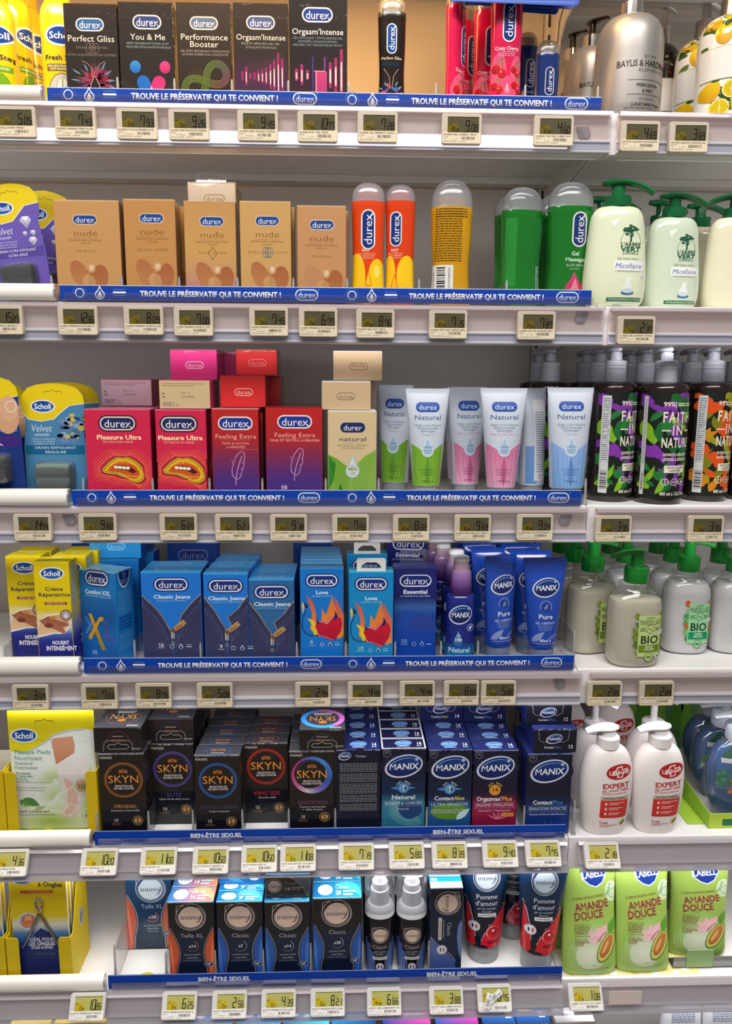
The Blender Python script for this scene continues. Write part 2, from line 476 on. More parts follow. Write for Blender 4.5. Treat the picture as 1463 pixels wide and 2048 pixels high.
def bracket(x0, x1, zd):
    p = [(0.02, -.018), (YB - .014, -.018), (YB - .014, -.105), (YB - .045, -.105), (YB - .05, -.078), (YB - .075, -.062), (.13, -.046), (0.03, -.034), (.02, -.03)]
    b = new('painted_steel'); b.prism([(y, zd + z) for y, z in p], x0, x1, (222, 218, 214)); return b
def shelf(i, x0, x1, side, bay, zd=None):
    zd = zd or ZD[i]
    t = thing('shelf', 'white metal shelf, %s from the top of the %s bay' % (ROWNAME[i], bay) if i >= 0 else 'white metal shelf above the frame, its underside seen over the %s bay' % bay, 'shelf', ((x0 + x1) / 2, 0, zd))
    def P(b, n): o = b.build(n, t); o.matrix_parent_inverse = t.matrix_basis.inverted(); return o
    b = new('painted_steel'); b.box(x0, x1, .004, .3165, zd - .018, zd, WHITE, ch=.001); P(b, 'deck')
    b = new('painted_steel')
    b.prism([(.0005, zd - .001), (.0038, zd - .001), (.0038, zd - .0188), (.03, zd - .05), (.0275, zd - .055), (.0005, zd - .055)], x0, x1, (232, 228, 230)); P(b, 'front_edge')
    b = new('painted_steel'); b.box(x0, x1, .274, .3, zd - .03, zd - .0182, (205, 200, 195)); P(b, 'back_edge')
    bx = (x1 - .0035, x1 - .0005) if side == 'r' else (x0 + .0005, x0 + .0035)
    P(bracket(bx[0], bx[1], zd), 'side_bracket')
    return t
def rail(i, x0, x1, bay):
    zd = ZD[i] - .003
    t = thing('price_rail', 'clear plastic price rail along the %s shelf of the %s bay' % (ROWNAME[i], bay), 'price rail', ((x0 + x1) / 2, RY, zd), rx=TILT[i], group='clear plastic price rails')
    h = (x1 - x0) / 2
    if i >= 4:  # leaning rail: its foot stands off the shelf front
        b = new('hazy_plastic'); b.box(-h, h, .0035, .0045, -.0455, -.002, (240, 232, 228), ch=.0001)
    else:
        b = new('painted_steel'); b.box(-h, h, .0035, .0055, -.052, -.002, (236, 216, 205), ch=.0001)
    b.build('back_strip', t)
    b = new('painted_steel')
    if i >= 4: b.use('hazy_plastic')
    for z, c in ((-.0365 if i < 4 else -.032, (250, 248, 250)), (-.0495 if i < 4 else -.0435, (250, 248, 250))):
        b.prism([(.0034, z + .003), (-.0015, z), (-.0015, z - .0016), (.0034, z - .0016)], -h, h, c)
    if i < 4: b.box(-h, h, .001, .0034, -.0475, -.0385, (206, 206, 222), ch=.0002)
    b.build('bottom_lip', t)
    b = new('hazy_plastic')
    b.prism([(.0034, 0), (-.0075, 0), (-.0085, -.005), (-.0072, -.0052), (-.0062, -.0016), (.0034, -.0016)], -h, h, (240, 230, 230))
    b.build('top_lip', t)
    b = new('clear_plastic'); b.box(-h, h, -.0028, -.0022, -.052 if i < 4 else -.0455, -.006, (240, 235, 238), ch=.0001); b.build('clear_cover', t)
    return t
def durex(B, cx, cy, wd, ht, blue=(22, 62, 140), ring=(228, 224, 222), txt=(235, 232, 230), rot=0, L=2, inner=True, dark=None, st=0):
    if dark: B.rrect(cx, cy, wd * 1.09, ht * 1.2, ht, dark, L=L - 1, rot=rot)
    B.rrect(cx, cy, wd, ht, ht / 2, ring, L=L, rot=rot)
    t = ht * .1
    B.rrect(cx, cy, wd - 2 * t, ht - 2 * t, ht / 2, blue, L=L + 1, rot=rot)
    B.text('durex', cx, cy + ht * .01, wd * .76, ht * .55, txt, st=st, L=L + 2, rot=rot)
    c, s = math.cos(math.radians(rot)), math.sin(math.radians(rot))
    def T(x, y): return (cx + x * c - y * s, cy + x * s + y * c)
    B.line([T(wd * .30, ht * .12), T(wd * .41, ht * .34)], ht * .1, ring, L=L + 2)
def banner(i):
    h = HB[i]; W = .75; sc = W / 1105.0; hp = h / sc
    t = thing('shelf_banner', ('blue strip with white find-yours slogan on the %s shelf edge' if i < 4 else 'plain blue strip with two small white captions on the %s shelf edge') % ROWNAME[i], 'banner', (BX[i] + W / 2, 0, ZD[i] + .0006))
    b = new('paper'); b.box(-W / 2, W / 2, -.0012, -.0002, 0, h, (6, 58, 158), ch=.0002)
    b.plane(1105, hp, sc, -.0012)
    b.rect(0, 0, 1105, 1.2, (200, 215, 240), L=1)
    if i < 4:
        m = hp * .5
        for o, tc, tw in ((0, 309, 290), (560, 862 - 0, 284)):
            cx = 41 + o; b.ring(cx, m, 14, 14, .8, (60, 115, 195), L=2); b.ring(cx, m, 9.5, 9.5, 1.9, (232, 230, 230), L=2); b.ring(cx, m, 6, 6, .7, (50, 105, 190), L=2)
            cx = 82 + o; b.drop(cx, m - 1, 20, 28, (232, 230, 230), L=2); b.drop(cx, m, 15.5, 21.5, (10, 66, 160), L=3); b.drop(cx, m + 2.5, 9.5, 14.5, (228, 222, 214), L=4)
            cx = 122 + o; b.rrect(cx, m - 1.5, 27, 3.6, 1.8, (235, 233, 230), L=2); b.rrect(cx, m + 4.5, 25, 2, 1, (90, 135, 200), L=2); b.rrect(cx, m - 7.5, 25, 1.6, .8, (70, 120, 195), L=2)
            b.text('TROUVE LE PRÉSERVATIF QUI TE CONVIENT !', tc, m + .5, tw, 10.6, (242, 240, 238), st=2, L=3)
            durex(b, 507 + (547 if o else 0), m, 48, 23, blue=(10, 70, 168), L=2)
            b.ell(507 + (547 if o else 0) + 25, m - 10, 1.4, 1.4, (90, 160, 225), L=2)
    else:
        k = 1105 / (941 if i == 4 else 906)
        for c in ((240, 724) if i == 4 else (228, 683)): b.text('BIEN-ÊTRE SEXUEL', c * k, hp * .42, 103 * k, 8.6 * k, (232, 232, 236), st=2, L=3)
    b.build('printed_strip', t)
    c = new('clear_plastic'); c.box(-W / 2 + .006, W / 2 - .001, -.0036, -.0030, .0, h * .5, (150, 165, 215), ch=.0001)
    c.box(-W / 2 + .004, W / 2, -.0036, -.0014, .0, .0012, (220, 220, 235), ch=.0001); c.build('clear_holder', t)
def bumper(i):
    x1 = BX[i] - .0045; r = HB[i] / 2 * 1.08
    t = thing('bumper_rail', 'cream half-round bumper rail at the left end of the %s shelf' % ROWNAME[i], 'bumper', ((XL + x1) / 2, 0, ZD[i] + .0004))
    h = (x1 - XL) / 2
    b = new('plastic'); n = 18
    pts = [(.002 - .013 * math.sin(math.pi * k / n) ** .7, r - r * math.cos(math.pi * k / n)) for k in range(n + 1)]
    b.prism([(y, z) for y, z in pts], -h, h - .001, (240, 236, 226)); b.build('roll', t)
    e = new('hazy_plastic'); e.prism([(y * 1.04, z) for y, z in pts], h - .0008, h + .0016, (225, 222, 220)); e.build('end_cap', t)
for i in range(6):
    shelf(i, XL, XM, 'r', 'left'); shelf(i, XM + .0012, XR, 'l', 'right')
    rail(i, XL, XM + (.007, .012, .003, .008, -.002, .003)[i] - .004, 'left'); rail(i, XM + .0125 + (.0, .004, .0, .006, .0, .004)[i], XR, 'right')
    banner(i); bumper(i)
shelf(-1, XL, XM, 'r', 'left', 1.89); shelf(-1, XM + .0012, XR, 'l', 'right', 1.862)
# base deck under the lowest shelf
for x0, x1, n in ((XL, XM, 'left'), (XM + .001, XR, 'right')):
    b = new('painted_steel'); b.box(x0, x1, -.02, YB - .014, 0, ZD[6], (225, 222, 220), ch=.001)
    tag(b.build('base_deck'), 'white base deck at the foot of the %s bay' % n, 'shelf')
# lit strip behind the rail of the topmost shelf and the lamps under the shelf fronts
for x0, x1, n in ((XL, .70, 'left'),):
    t = thing('light_strip', 'glowing white light strip under the topmost shelf front, %s bay' % n, 'light strip', ((x0 + x1) / 2, -.0045, ZD[0] - .0395))
    h = (x1 - x0) / 2
    b = new('light_diffuser'); b.box(-h, h, -.0055, -.003, -.011, .004, (236, 232, 238), ch=.0004); b.build('diffuser', t)
    b = new('plastic'); b.box(-h, h, -.0029, -.0022, -.012, .006, (220, 220, 225), ch=.0002); b.build('housing', t)
for i in range(6):
    tgt, spr = ((.33, -.2), 1.9) if i < 3 else ((.08, -.3), 2.6)
    for x, w_, k in ((.2, 1.1, 1.0), (1.03, .5, .5)):
        area('shelf_lamp', (x, .022, ZD[i] - .058), (x, tgt[0], ZD[i] + tgt[1]), w_, .012, (.28, .2, .3, .5, .85, .4)[i] * k, (1.0, .97, .98), spr)
area('warm_shelf_lamp', (.2, -.03, 1.832), (.2, .24, 1.62), 1.1, .02, 3.4, (1.0, .55, .17), 2.8)
# ------------------------------------------------------------------ clear dividers
DIVN = 0
def divider(i, px, why, hh=.036, y0=.006, dep=.2, lean=0.0):
    x, _ = at(px, 1000, y0)
    x, _z = at(px, {0: 180, 1: 565, 2: 975, 3: 1305, 4: 1650, 5: 1935}[i], y0)
    t = thing('shelf_divider', why, 'divider', (x, y0, ZD[i] + .0006), group='clear shelf dividers')
    p = [(0, 0), (dep, 0), (dep, hh * .9), (.02, hh * .9), (.011, hh * .86), (.004, hh * .62), (0, hh * .3)]
    b = new('clear_plastic'); b.prism(p, -.0004, .0004, (235, 232, 235)); b.build('blade', t)
    b = new('clip_plastic'); b.loft([(0, .0042, .004), (.002, .0042, .004), (.006, .003, .003), (hh * .45, .0018, .002), (hh * .8, .0018, .0018), (hh * .98, .001, .001)], (238, 235, 236), n=12, org=(0, .004, 0)); b.build('front_post', t)
# ------------------------------------------------------------------ price tags
SEG = {'0': 'abcdef', '1': 'bc', '2': 'abged', '3': 'abgcd', '4': 'fgbc', '5': 'afgcd', '6': 'afgedc', '7': 'fabc', '8': 'abcdefg', '9': 'abcdfg'}
def seg7(B, s, x, y, w, h, t, col, L):
    for ch in s:
        if ch == '.': continue
        k = h * .07
        g = {'a': ((0, 0), (w, 0)), 'g': ((0, h / 2), (w, h / 2)), 'd': ((0, h), (w, h)), 'f': ((0, 0), (0, h / 2)), 'b': ((w, 0), (w, h / 2)), 'e': ((0, h / 2), (0, h)), 'c': ((w, h / 2), (w, h))}
        for q in SEG[ch]:
            (x0, y0), (x1, y1) = g[q]
            sh = lambda yy: (h - yy) * .06
            B.line([(x + x0 + sh(y0) , y + y0), (x + x1 + sh(y1), y + y1)], t, col, L)
        x += w * 1.5
TAGN = 0
def price_tag(i, px0, py0, px1, py1, price, unit, name, brand, label, sticker=False, qty='10 Piece'):
    global TAGN
    TAGN += 1
    Y = -.012 if i < 4 else -.022
    X, Z = at((px0 + px1) / 2, (py0 + py1) / 2, Y)
    W = .0545 if i < 4 else .0565; H = .0398
    t = thing('price_tag', label, 'price tag', (X, Y + .0005, Z), rx=TILT[i], rz=random.uniform(-.01, .01), group='electronic price tags')
    cas, scr, pap = ((196, 184, 166), (84, 78, 56), (222, 208, 180)) if i < 4 else ((212, 208, 204), (176, 172, 98), (236, 232, 226))  # upper rows: warm light on casings, off-angle screen dimming, put into the colours
    sc = W / 82.0; hp = H / sc
    b = new('plastic')
    n = 5; r = .004; out = []
    for sx, sy, a in ((1, 1, 0), (-1, 1, 90), (-1, -1, 180), (1, -1, 270)):
        for k in range(n + 1):
            q = math.radians(a + 90 * k / n); out.append((sx * (W / 2 - r) + r * math.cos(q), sy * (H / 2 - r) + r * math.sin(q)))
    N = len(out); vs = []
    for y, f in ((.003, 1.0), (-.0035, 1.0), (-.0046, .975)):
        vs += [(x * f, y, z * f) for x, z in out]
    fs = [tuple(range(N)), tuple(range(2 * N, 3 * N))[::-1]]
    for k in range(2): fs += [(k * N + j, k * N + (j + 1) % N, (k + 1) * N + (j + 1) % N, (k + 1) * N + j) for j in range(N)]
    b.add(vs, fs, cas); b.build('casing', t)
    b.plane(82, hp, sc, -.0046, -H / 2)
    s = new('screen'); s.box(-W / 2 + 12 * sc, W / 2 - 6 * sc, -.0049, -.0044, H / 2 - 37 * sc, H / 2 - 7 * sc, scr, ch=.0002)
    s.plane(82, hp, sc, -.0049, -H / 2)
    ink = (22, 20, 16) if i < 4 else (28, 28, 24)
    s.rect(12.4, 7.2, 63.4, 1.2, tuple(int(c * .35) for c in scr), L=1)
    pat = (104, 92, 30) if i < 4 else (188, 166, 40)  # patch colour carries the same off-angle dimming
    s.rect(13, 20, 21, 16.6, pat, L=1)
    a, c = price.split('.'); 
    seg7(s, c, 61, 21.5, 5.0, 12.5, 1.6, ink, 2)
    seg7(s, a, 58.5 - 9.6 * len(a) + (3.5 if a.startswith('1') and len(a) > 1 else 0), 14.5, 6.6, 19.6, 2.0, ink, 2)
    u, v = unit.split('.'); ox = 24 - 4.3 * (len(u) - 1)
    seg7(s, u, ox, 27, 2.7, 8.2, .9, ink, 2); seg7(s, v, ox + 4.1 * len(u) + .6, 30, 2.2, 5.2, .8, ink, 2)
    s.rect(14, 22, 5, 1.2, ink, L=2); s.ell(19.6, 19.6, .9, .9, ink, L=2, n=8); s.text('€', 63, 17, None, 2.6, ink, L=2)
    s.build('screen', t)
    q = new('paper'); q.box(-W / 2 + 2.5 * sc, W / 2 - 1.5 * sc, -.0051, -.0044, H / 2 - (hp - 1.6) * sc, H / 2 - 37.4 * sc, pap, ch=.0002)
    q.plane(82, hp, sc, -.0051, -H / 2); dk = (62, 56, 52)
    q.text(name, 4.5 + min(72, len(name) * 3.05) / 2, 41.2, min(72, len(name) * 3.05), 3.1, dk, L=2)
    q.text(brand, 4.5 + len(brand) * .95, 45.8, len(brand) * 1.9, 2.0, dk, L=2, st=0)
    q.text('1     %s' % qty, 19, 49.6, 28, 2.0, dk, L=2, st=0); q.barcode(41, 45.2, 27, 5.6, (70, 62, 58), L=2, seed=TAGN)
    r = random.Random(TAGN)
    q.text(''.join(r.choice('0123456789') for _ in range(13)), 18, 54, 27, 1.9, dk, L=2, st=0); q.text('1' + ''.join(r.choice('0123456789') for _ in range(7)), 42, 54, 16, 1.8, dk, L=2, st=0)
    q.build('paper_label', t)
    return t
TAGS = [
 (0, -12, 213, 75, 278, '5.05', '33.67', 'SCHOLL SMART FRESH', 'SCHOLL'), (0, 109, 215, 195, 280, '7.43', '0.74', 'DUREX PRESERV PERF GLISS', 'DUREX'),
 (0, 233, 217, 317, 282, '7.93', '0.79', 'DUREX YOUME PRESERVATIF', 'DUREX'), (0, 337, 218, 420, 284, '9.26', '0.93', 'DUREX PERF BOOSTER PRESER', 'DUREX'),
 (0, 475, 221, 556, 285, '9.49', '0.95', 'DUREX PRES ORGASM INTENS', 'DUREX'), (0, 595, 223, 675, 287, '10.77', '71.80', 'DUREX PLAY GEL ORGP', 'DUREX'),
 (0, 714, 224, 795, 288, '7.28', '145.60', 'DUREX GEL PERFECT GLISS 5', 'DUREX'), (0, 882, 228, 962, 291, '9.08', '90.80', 'DUREX GEL CHERRY 100ML', 'DUREX'),
 (0, 1066, 232, 1145, 294, '4.60', '92.00', 'DUREX TOP GEL LUBRIF INTI', 'DUREX'), (0, 1236, 243, 1319, 305, '4.69', '9.38', 'SAVON LIQUIDE MAINS ELEME', 'BAYLIS'),
 (0, 1332, 245, 1417, 307, '3.69', '7.38', 'SAVON LIQUIDE MAINS ROYAL', 'BAYLIS'),
 (1, -32, 611, 47, 670, '15.37', '15.37', 'SCH ROULX RECH GRAIN U', 'SCHOLL'), (1, 117, 612, 197, 671, '12.36', '0.77', 'DUREX PRESERVATIF NUDE X1', 'DUREX'),
 (1, 248, 612, 328, 671, '8.09', '0.81', 'DUREX PRESERV NUDE XL X8', 'DUREX'), (1, 348, 614, 427, 673, '7.00', '0.70', 'DUREX PRESERV NUDE 01 LAT', 'DUREX'),
 (1, 498, 615, 577, 673, '7.45', '0.93', 'DUREX PRESERV NUDE XTRA L', 'DUREX'), (1, 597, 616, 675, 675, '6.77', '0.85', 'DUREX PRESERVATIF NUDE X8', 'DUREX'),
 (1, 711, 619, 789, 677, '8.76', '87.60', 'DUREX GEL HOT 100ML', 'DUREX'), (1, 856, 620, 934, 679, '7.15', '35.75', 'DUREX PLAY GEL MASSAG SEN', 'DUREX'),
 (1, 1031, 622, 1111, 681, '7.87', '39.35', 'DUREX GEL DE MASSAGE 200M', 'DUREX'), (1, 1229, 632, 1311, 690, '2.37', '7.90', 'A VERT GEL LAVANT MICELL', 'ARBRE VERT'),
 (2, 27, 1027, 107, 1081, '14.74', '14.74', 'SCHOLL ROULX RECH GRAIN E', 'SCHOLL'), (2, 157, 1027, 236, 1080, '9.82', '0.61', 'DUREX PRESRV PLEASUR ULTR', 'DUREX'),
 (2, 318, 1027, 397, 1080, '6.67', '0.67', 'DUREX PRESERV PLEASURE UL', 'DUREX'), (2, 429, 1027, 506, 1081, '6.21', '0.62', 'DUREX PRESERV. FEELING XT', 'DUREX'),
 (2, 539, 1028, 615, 1081, '9.18', '0.57', 'DUREX PRESERV FEELING XTR', 'DUREX'), (2, 663, 1028, 738, 1081, '7.43', '0.74', 'DUREX PRESERVATIFS NATURA', 'DUREX'),
 (2, 785, 1028, 858, 1082, '8.22', '82.20', 'DUREX PLAY GEL LUBR', 'DUREX'), (2, 907, 1028, 981, 1082, '9.69', '96.90', 'DUREX PRIX GEL ALO VERA 1', 'DUREX'),
 (2, 1030, 1027, 1106, 1081, '9.04', '90.40', 'DUREX GEL NATUR HYDRAT +', 'DUREX'), (2, 1186, 1030, 1263, 1084, '3.95', '9.88', 'FAITH IN NAT SAV LIQ LAV', 'F IN NATUR'),
 (2, 1370, 1030, 1447, 1084, '3.95', '9.88', 'FAITH IN NAT SAV LIQ PAMP', 'F IN NATUR'),
 (3, 23, 1368, 102, 1418, '3.57', '47.60', 'SCHOLL CREME REPARATRICE', 'SCHOLL'), (3, 162, 1367, 238, 1416, '7.03', '0.70', 'DUREX PRESERVATIF XXL X10', 'DUREX'),
 (3, 270, 1365, 346, 1415, '8.75', '0.55', 'DUREX PRESERV CLASSIC JEA', 'DUREX'), (3, 393, 1364, 467, 1414, '5.08', '69.13', 'DUREX PRESERVATIF CLASSIC JEA', 'DUREX'),
 (3, 590, 1363, 661, 1412, '2.74', '0.46', 'DUREX PRESERVATIFS', 'DUREX'), (3, 694, 1362, 766, 1411, '4.49', '0.45', 'DUREX PRESERVATIF LOVE X1', 'DUREX'),
 (3, 798, 1361, 869, 1409, '4.49', '0.45', 'DUREX PRESERVATIF ESSENTIAL', 'DUREX'), (3, 886, 1360, 957, 1409, '8.55', '85.50', 'NATURAL 100ML (LUBRIFIANT', 'MANIX'),
 (3, 960, 1360, 1031, 1409, '5.80', '72.50', 'MANIX PURE 80 ML', 'MANIX'), (3, 1171, 1361, 1243, 1411, '2.85', '9.50', 'LPM SAV LIQ BIO OLIVIER 2', 'LPM'),
 (3, 1274, 1360, 1347, 1411, '2.89', '9.63', 'LPM SAVON BIO AMAN DCE 29', 'LPM'),
 (4, -18, 1700, 58, 1752, '4.36', '4.36', 'MASQUE PIEDS NUIR', 'SCHOLL'), (4, 161, 1698, 237, 1750, '10.20', '1.02', 'SKYN ORIGINAL 10', 'MANIX'),
 (4, 280, 1697, 355, 1747, '11.00', '1.10', 'SKYN ELITE 10', 'MANIX'), (4, 385, 1695, 458, 1746, '10.50', '1.05', 'SKYN EXTRA LUBRIFIE 10', 'MANIX'),
 (4, 482, 1692, 555, 1743, '10.50', '1.05', 'SKYN KING SIZE 10', 'MANIX'), (4, 560, 1690, 632, 1741, '11.08', '0.79', 'SKYN EXCITATION 10+4 GRAT', 'MANIX'),
 (4, 676, 1687, 748, 1739, '7.19', '0.51', 'MANIX CONTACT ULTRA FIN 1', 'MANIX'), (4, 777, 1686, 848, 1736, '5.80', '0.41', 'MANIX NATURAL 14', 'MANIX'),
 (4, 862, 1685, 934, 1735, '8.39', '0.60', 'MANIX CONTACT ALOE 14 -', 'MANIX'), (4, 963, 1684, 1035, 1732, '9.40', '0.67', 'MANIX ORGAZMAXPLUS 14', 'MANIX'),
 (4, 1047, 1682, 1122, 1732, '7.75', '0.65', 'MANIX CONTACT PLUS 12+4 G', 'MANIX'), (4, 1164, 1685, 1240, 1737, '2.18', '8.72', 'LIFEBUOY GEL LAV A-BACT E', 'LIFEBUOY'),
 (5, 140, 1988, 211, 2039, '10.86', '0.39', 'INTIMY PRESERVAT TAILLE', 'INTIMY'), (5, 324, 1986, 394, 2036, '6.25', '0.45', 'INTIMY PRESERVATIFS TAILLE XL', 'INTIMY'),
 (5, 424, 1984, 494, 2034, '2.56', '0.37', 'INTIMY PRESERVATIFS CLASS', 'INTIMY'), (5, 522, 1982, 592, 2031, '4.39', '0.31', 'INTIMY PRESERVATIFS CLASS', 'INTIMY'),
 (5, 620, 1980, 690, 2029, '8.21', '0.29', 'INTIMY PRESERVATIFS CLASS', 'INTIMY'), (5, 733, 1977, 802, 2029, '6.66', '44.40', 'INTIMY GEL LUBRIFIANT 150', 'INTIMY'),
 (5, 857, 1975, 926, 2026, '3.88', '55.43', 'INTIMY GEL LUBRIF INTIME', 'INTIMY'), (5, 953, 1972, 1022, 2020, '8.75', '35.00', '', ''),
 (5, 1134, 1969, 1205, 2019, '1.08', '2.16', 'LABELL CR LAV. 0,5 L 500M', 'LABELL')]
SPECIAL = {(2, 1186): 'leftmost of the two tags reading 3.95, under the purple leaf-print bottles', (2, 1370): 'rightmost tag reading 3.95, under the orange leaf-print bottles',
 (3, 694): 'tag reading 4.49 under the cartons with a flaming heart', (3, 798): 'tag reading 4.49 under the plain dark blue carton',
 (4, 385): 'tag reading 10.50 under the black carton with a blue ring', (4, 482): 'tag reading 10.50 under the black carton with a red ring', (5, 953): 'tag with loose white barcode stickers stuck across its screen',
 (0, 109): 'tag reading 7.43 on the topmost rail, under the starburst carton', (2, 663): 'tag reading 7.43 on the third rail, under the cream leaf carton',
 (3, 960): 'tag reading 5.80 on the fourth rail, under the blue tubes', (4, 777): 'tag reading 5.80 on the fifth rail, under the teal-ring carton'}
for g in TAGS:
    i = g[0]; c = 'warm-lit beige electronic ' if i < 4 else 'pale electronic '
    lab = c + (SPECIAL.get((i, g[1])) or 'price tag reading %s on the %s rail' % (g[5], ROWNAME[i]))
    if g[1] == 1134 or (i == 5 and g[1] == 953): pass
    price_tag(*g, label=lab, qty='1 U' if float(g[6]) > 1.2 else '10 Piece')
# ------------------------------------------------------------------ product builders
def spot(i, x0, x1, ytop, Y, base=None, yref=None):
    zb = ZD[i] + .0007 if base is None else base
    Xa, Za = at(x0, ytop, Y); Xb, Zb = at(x1, ytop, Y)
    if yref is not None: Xa, _ = at(x0, yref, Y); Xb, _ = at(x1, yref, Y)
    w = Xb - Xa; h = (Za + Zb) / 2 - zb; sc = w / (x1 - x0)
    return (Xa + Xb) / 2, zb, w, h, sc, h / sc
class R_: pass
def carton(name, label, i, x0, x1, ytop, Y, d, cols, art=None, top=None, yaw=0.0, base=None, group=None, m='film_carton', grad=None, cat='box', side=None, topcol=None, h=None, tab=None):
    X, zb, wd, hh, sc, hp = spot(i, x0, x1, ytop, Y, base)
    if h: hh = h; hp = h / sc
    if yaw:  # a turned box keeps its near edge where it is seen
        wd = wd / math.cos(yaw); sc = wd / (x1 - x0)
    t = thing(name, label, cat, (X, Y, zb), yaw, group)
    wp = x1 - x0
    f, sd, tp = cols
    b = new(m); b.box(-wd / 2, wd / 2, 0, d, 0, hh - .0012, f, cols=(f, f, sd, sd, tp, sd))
    b.plane(wp, hp, sc, 0)
    if grad: b.rect(1, 2, wp - 2, hp - 3, f, L=0.5, stops=grad, ny=len(grad) * 3)
    if art: art(b, wp, hp)
    if side:
        sgn, fn = side
        if sgn > 0: b.frame((wd / 2, 0, hh), (0, sc, 0), (0, 0, -sc), (1, 0, 0))
        else: b.frame((-wd / 2, d, hh), (0, -sc, 0), (0, 0, -sc), (-1, 0, 0))
        fn(b, d / sc, hp)
    b.build('carton_body', t)
    l = new(m); l.box(-wd / 2 + .0003, wd / 2 - .0003, .0004, d - .0002, hh - .0011, hh, tp, ch=.0004)
    if top:
        l.frame((-wd / 2, d, hh), (sc, 0, 0), (0, -sc, 0), (0, 0, 1)); top(l, wp, d / sc)
    l.build('top_flap', t)
    if tab:  # clear euro-slot hanger: (centre px, width px, height px, depth)
        cx, tw, th, ty = tab
        c = new('clear_plastic'); c.plane(wp, hp, sc, ty)
        pts = [(cx - tw / 2, 1), (cx + tw / 2, 1), (cx + tw / 2, -th + 3), (cx + tw / 2 - 3, -th), (cx - tw / 2 + 3, -th), (cx - tw / 2, -th + 3)]
        # ring of quads around the slot
        k = tw * .36; y0, y1 = -th * .72, -th * .36
        hole = [(cx - k, y1), (cx + k, y1), (cx + k, (y0 + y1) / 2 - 1), (cx + k * .5, y0), (cx - k * .5, y0), (cx - k, (y0 + y1) / 2 - 1)]
        for q in range(6): c.poly([pts[q], pts[(q + 1) % 6], hole[(q + 1) % 6], hole[q]], (235, 232, 235), L=0); c.poly([pts[q], pts[(q + 1) % 6], hole[(q + 1) % 6], hole[q]], (235, 232, 235), L=-3)
        e = hole + [hole[0]]; c.use('blister_plastic'); c.line(e, 1.0, (240, 238, 240), L=.5); e = pts + [pts[0]]; c.line(e, .8, (240, 238, 240), L=.5)
        c.build('hang_tab', t)
    r = R_(); r.t, r.X, r.Y, r.z, r.w, r.h, r.d, r.sc, r.top = t, X, Y, zb, wd, hh, d, sc, zb + hh
    return r
def files(r, labels, gap=.0012, dx=0.0, dz=0.0, group=None):
    for k, lb in enumerate(labels):
        dup(r.t, (r.X + dx * (k + 1), r.Y + (k + 1) * (r.d + gap), r.z + dz * (k + 1)), lb, group=group)
def prof(P, hp, sc, ratio=.6, e=2.2, col=None):
    """rings from a front-view outline [(y px, half-width px[, depth ratio[, exponent[, shift px]]])]"""
    R = []
    for p in sorted(P, key=lambda p: -p[0]):
        rt = p[2] if len(p) > 2 and p[2] else ratio; ee = p[3] if len(p) > 3 and p[3] else e; sh = p[4] if len(p) > 4 else 0
        R.append(((hp - p[0]) * sc, p[1] * sc, p[1] * sc * rt, ee, sh * sc))
    return R
def smooth_prof(P, n=4):
    """finer outline through the given points"""
    P = sorted(P, key=lambda p: p[0]); out = []
    f = lambda p, k, d: p[k] if len(p) > k and p[k] is not None else d
    for a in range(len(P) - 1):
        p0, p1, p2, p3 = P[max(a - 1, 0)], P[a], P[a + 1], P[min(a + 2, len(P) - 1)]
        for s in range(n):
            t = s / n
            m1 = (p2[1] - p0[1]) / ((p2[0] - p0[0]) or 1); m2 = (p3[1] - p1[1]) / ((p3[0] - p1[0]) or 1); dl = p2[0] - p1[0]
            h = (2 * t ** 3 - 3 * t * t + 1) * p1[1] + (t ** 3 - 2 * t * t + t) * dl * m1 + (-2 * t ** 3 + 3 * t * t) * p2[1] + (t ** 3 - t * t) * dl * m2
            o = [p1[0] + dl * t, max(.3, h)]
            for k in (2, 3, 4):
                u, v = f(p1, k, None), f(p2, k, None); o.append(None if u is None or v is None else u + (v - u) * t)
            if o[4] is None: o[4] = 0
            out.append(tuple(o))
    q = list(P[-1]) + [None] * 5; out.append((q[0], q[1], q[2], q[3], q[4] or 0))
    return out
def vessel(name, label, cat, i, x0, x1, ytop, Yc, rz=0.0, group=None, base=None):
    X, zb, wd, h, sc, hp = spot(i, x0, x1, ytop, Yc, base, (ytop + (190, 590, 1000, 1330, 1670, 1955, 2140)[i]) / 2)
    t = thing(name, label, cat, (X, Yc, zb), rz, group)
    r = R_(); r.t, r.X, r.Y, r.z, r.w, r.h, r.sc, r.hp, r.wp = t, X, Yc, zb, wd, h, sc, hp, x1 - x0
    return r
def part(r, name, P, col, m='plastic', ratio=.6, e=2.2, art=None, n=36, parent=None, sm=4, cap=(True, True), lift=0.0, art_m=None):
    R = prof(smooth_prof(P, sm) if sm else P, r.hp, r.sc, ratio, e)
    b = new(m); b.loft(R, col, n=n, cap=cap)
    if art:
        if art_m: b.use(art_m)
        b.wrap(R, r.wp, r.hp, r.sc, lift); art(b)
    return b.build(name, parent or r.t)
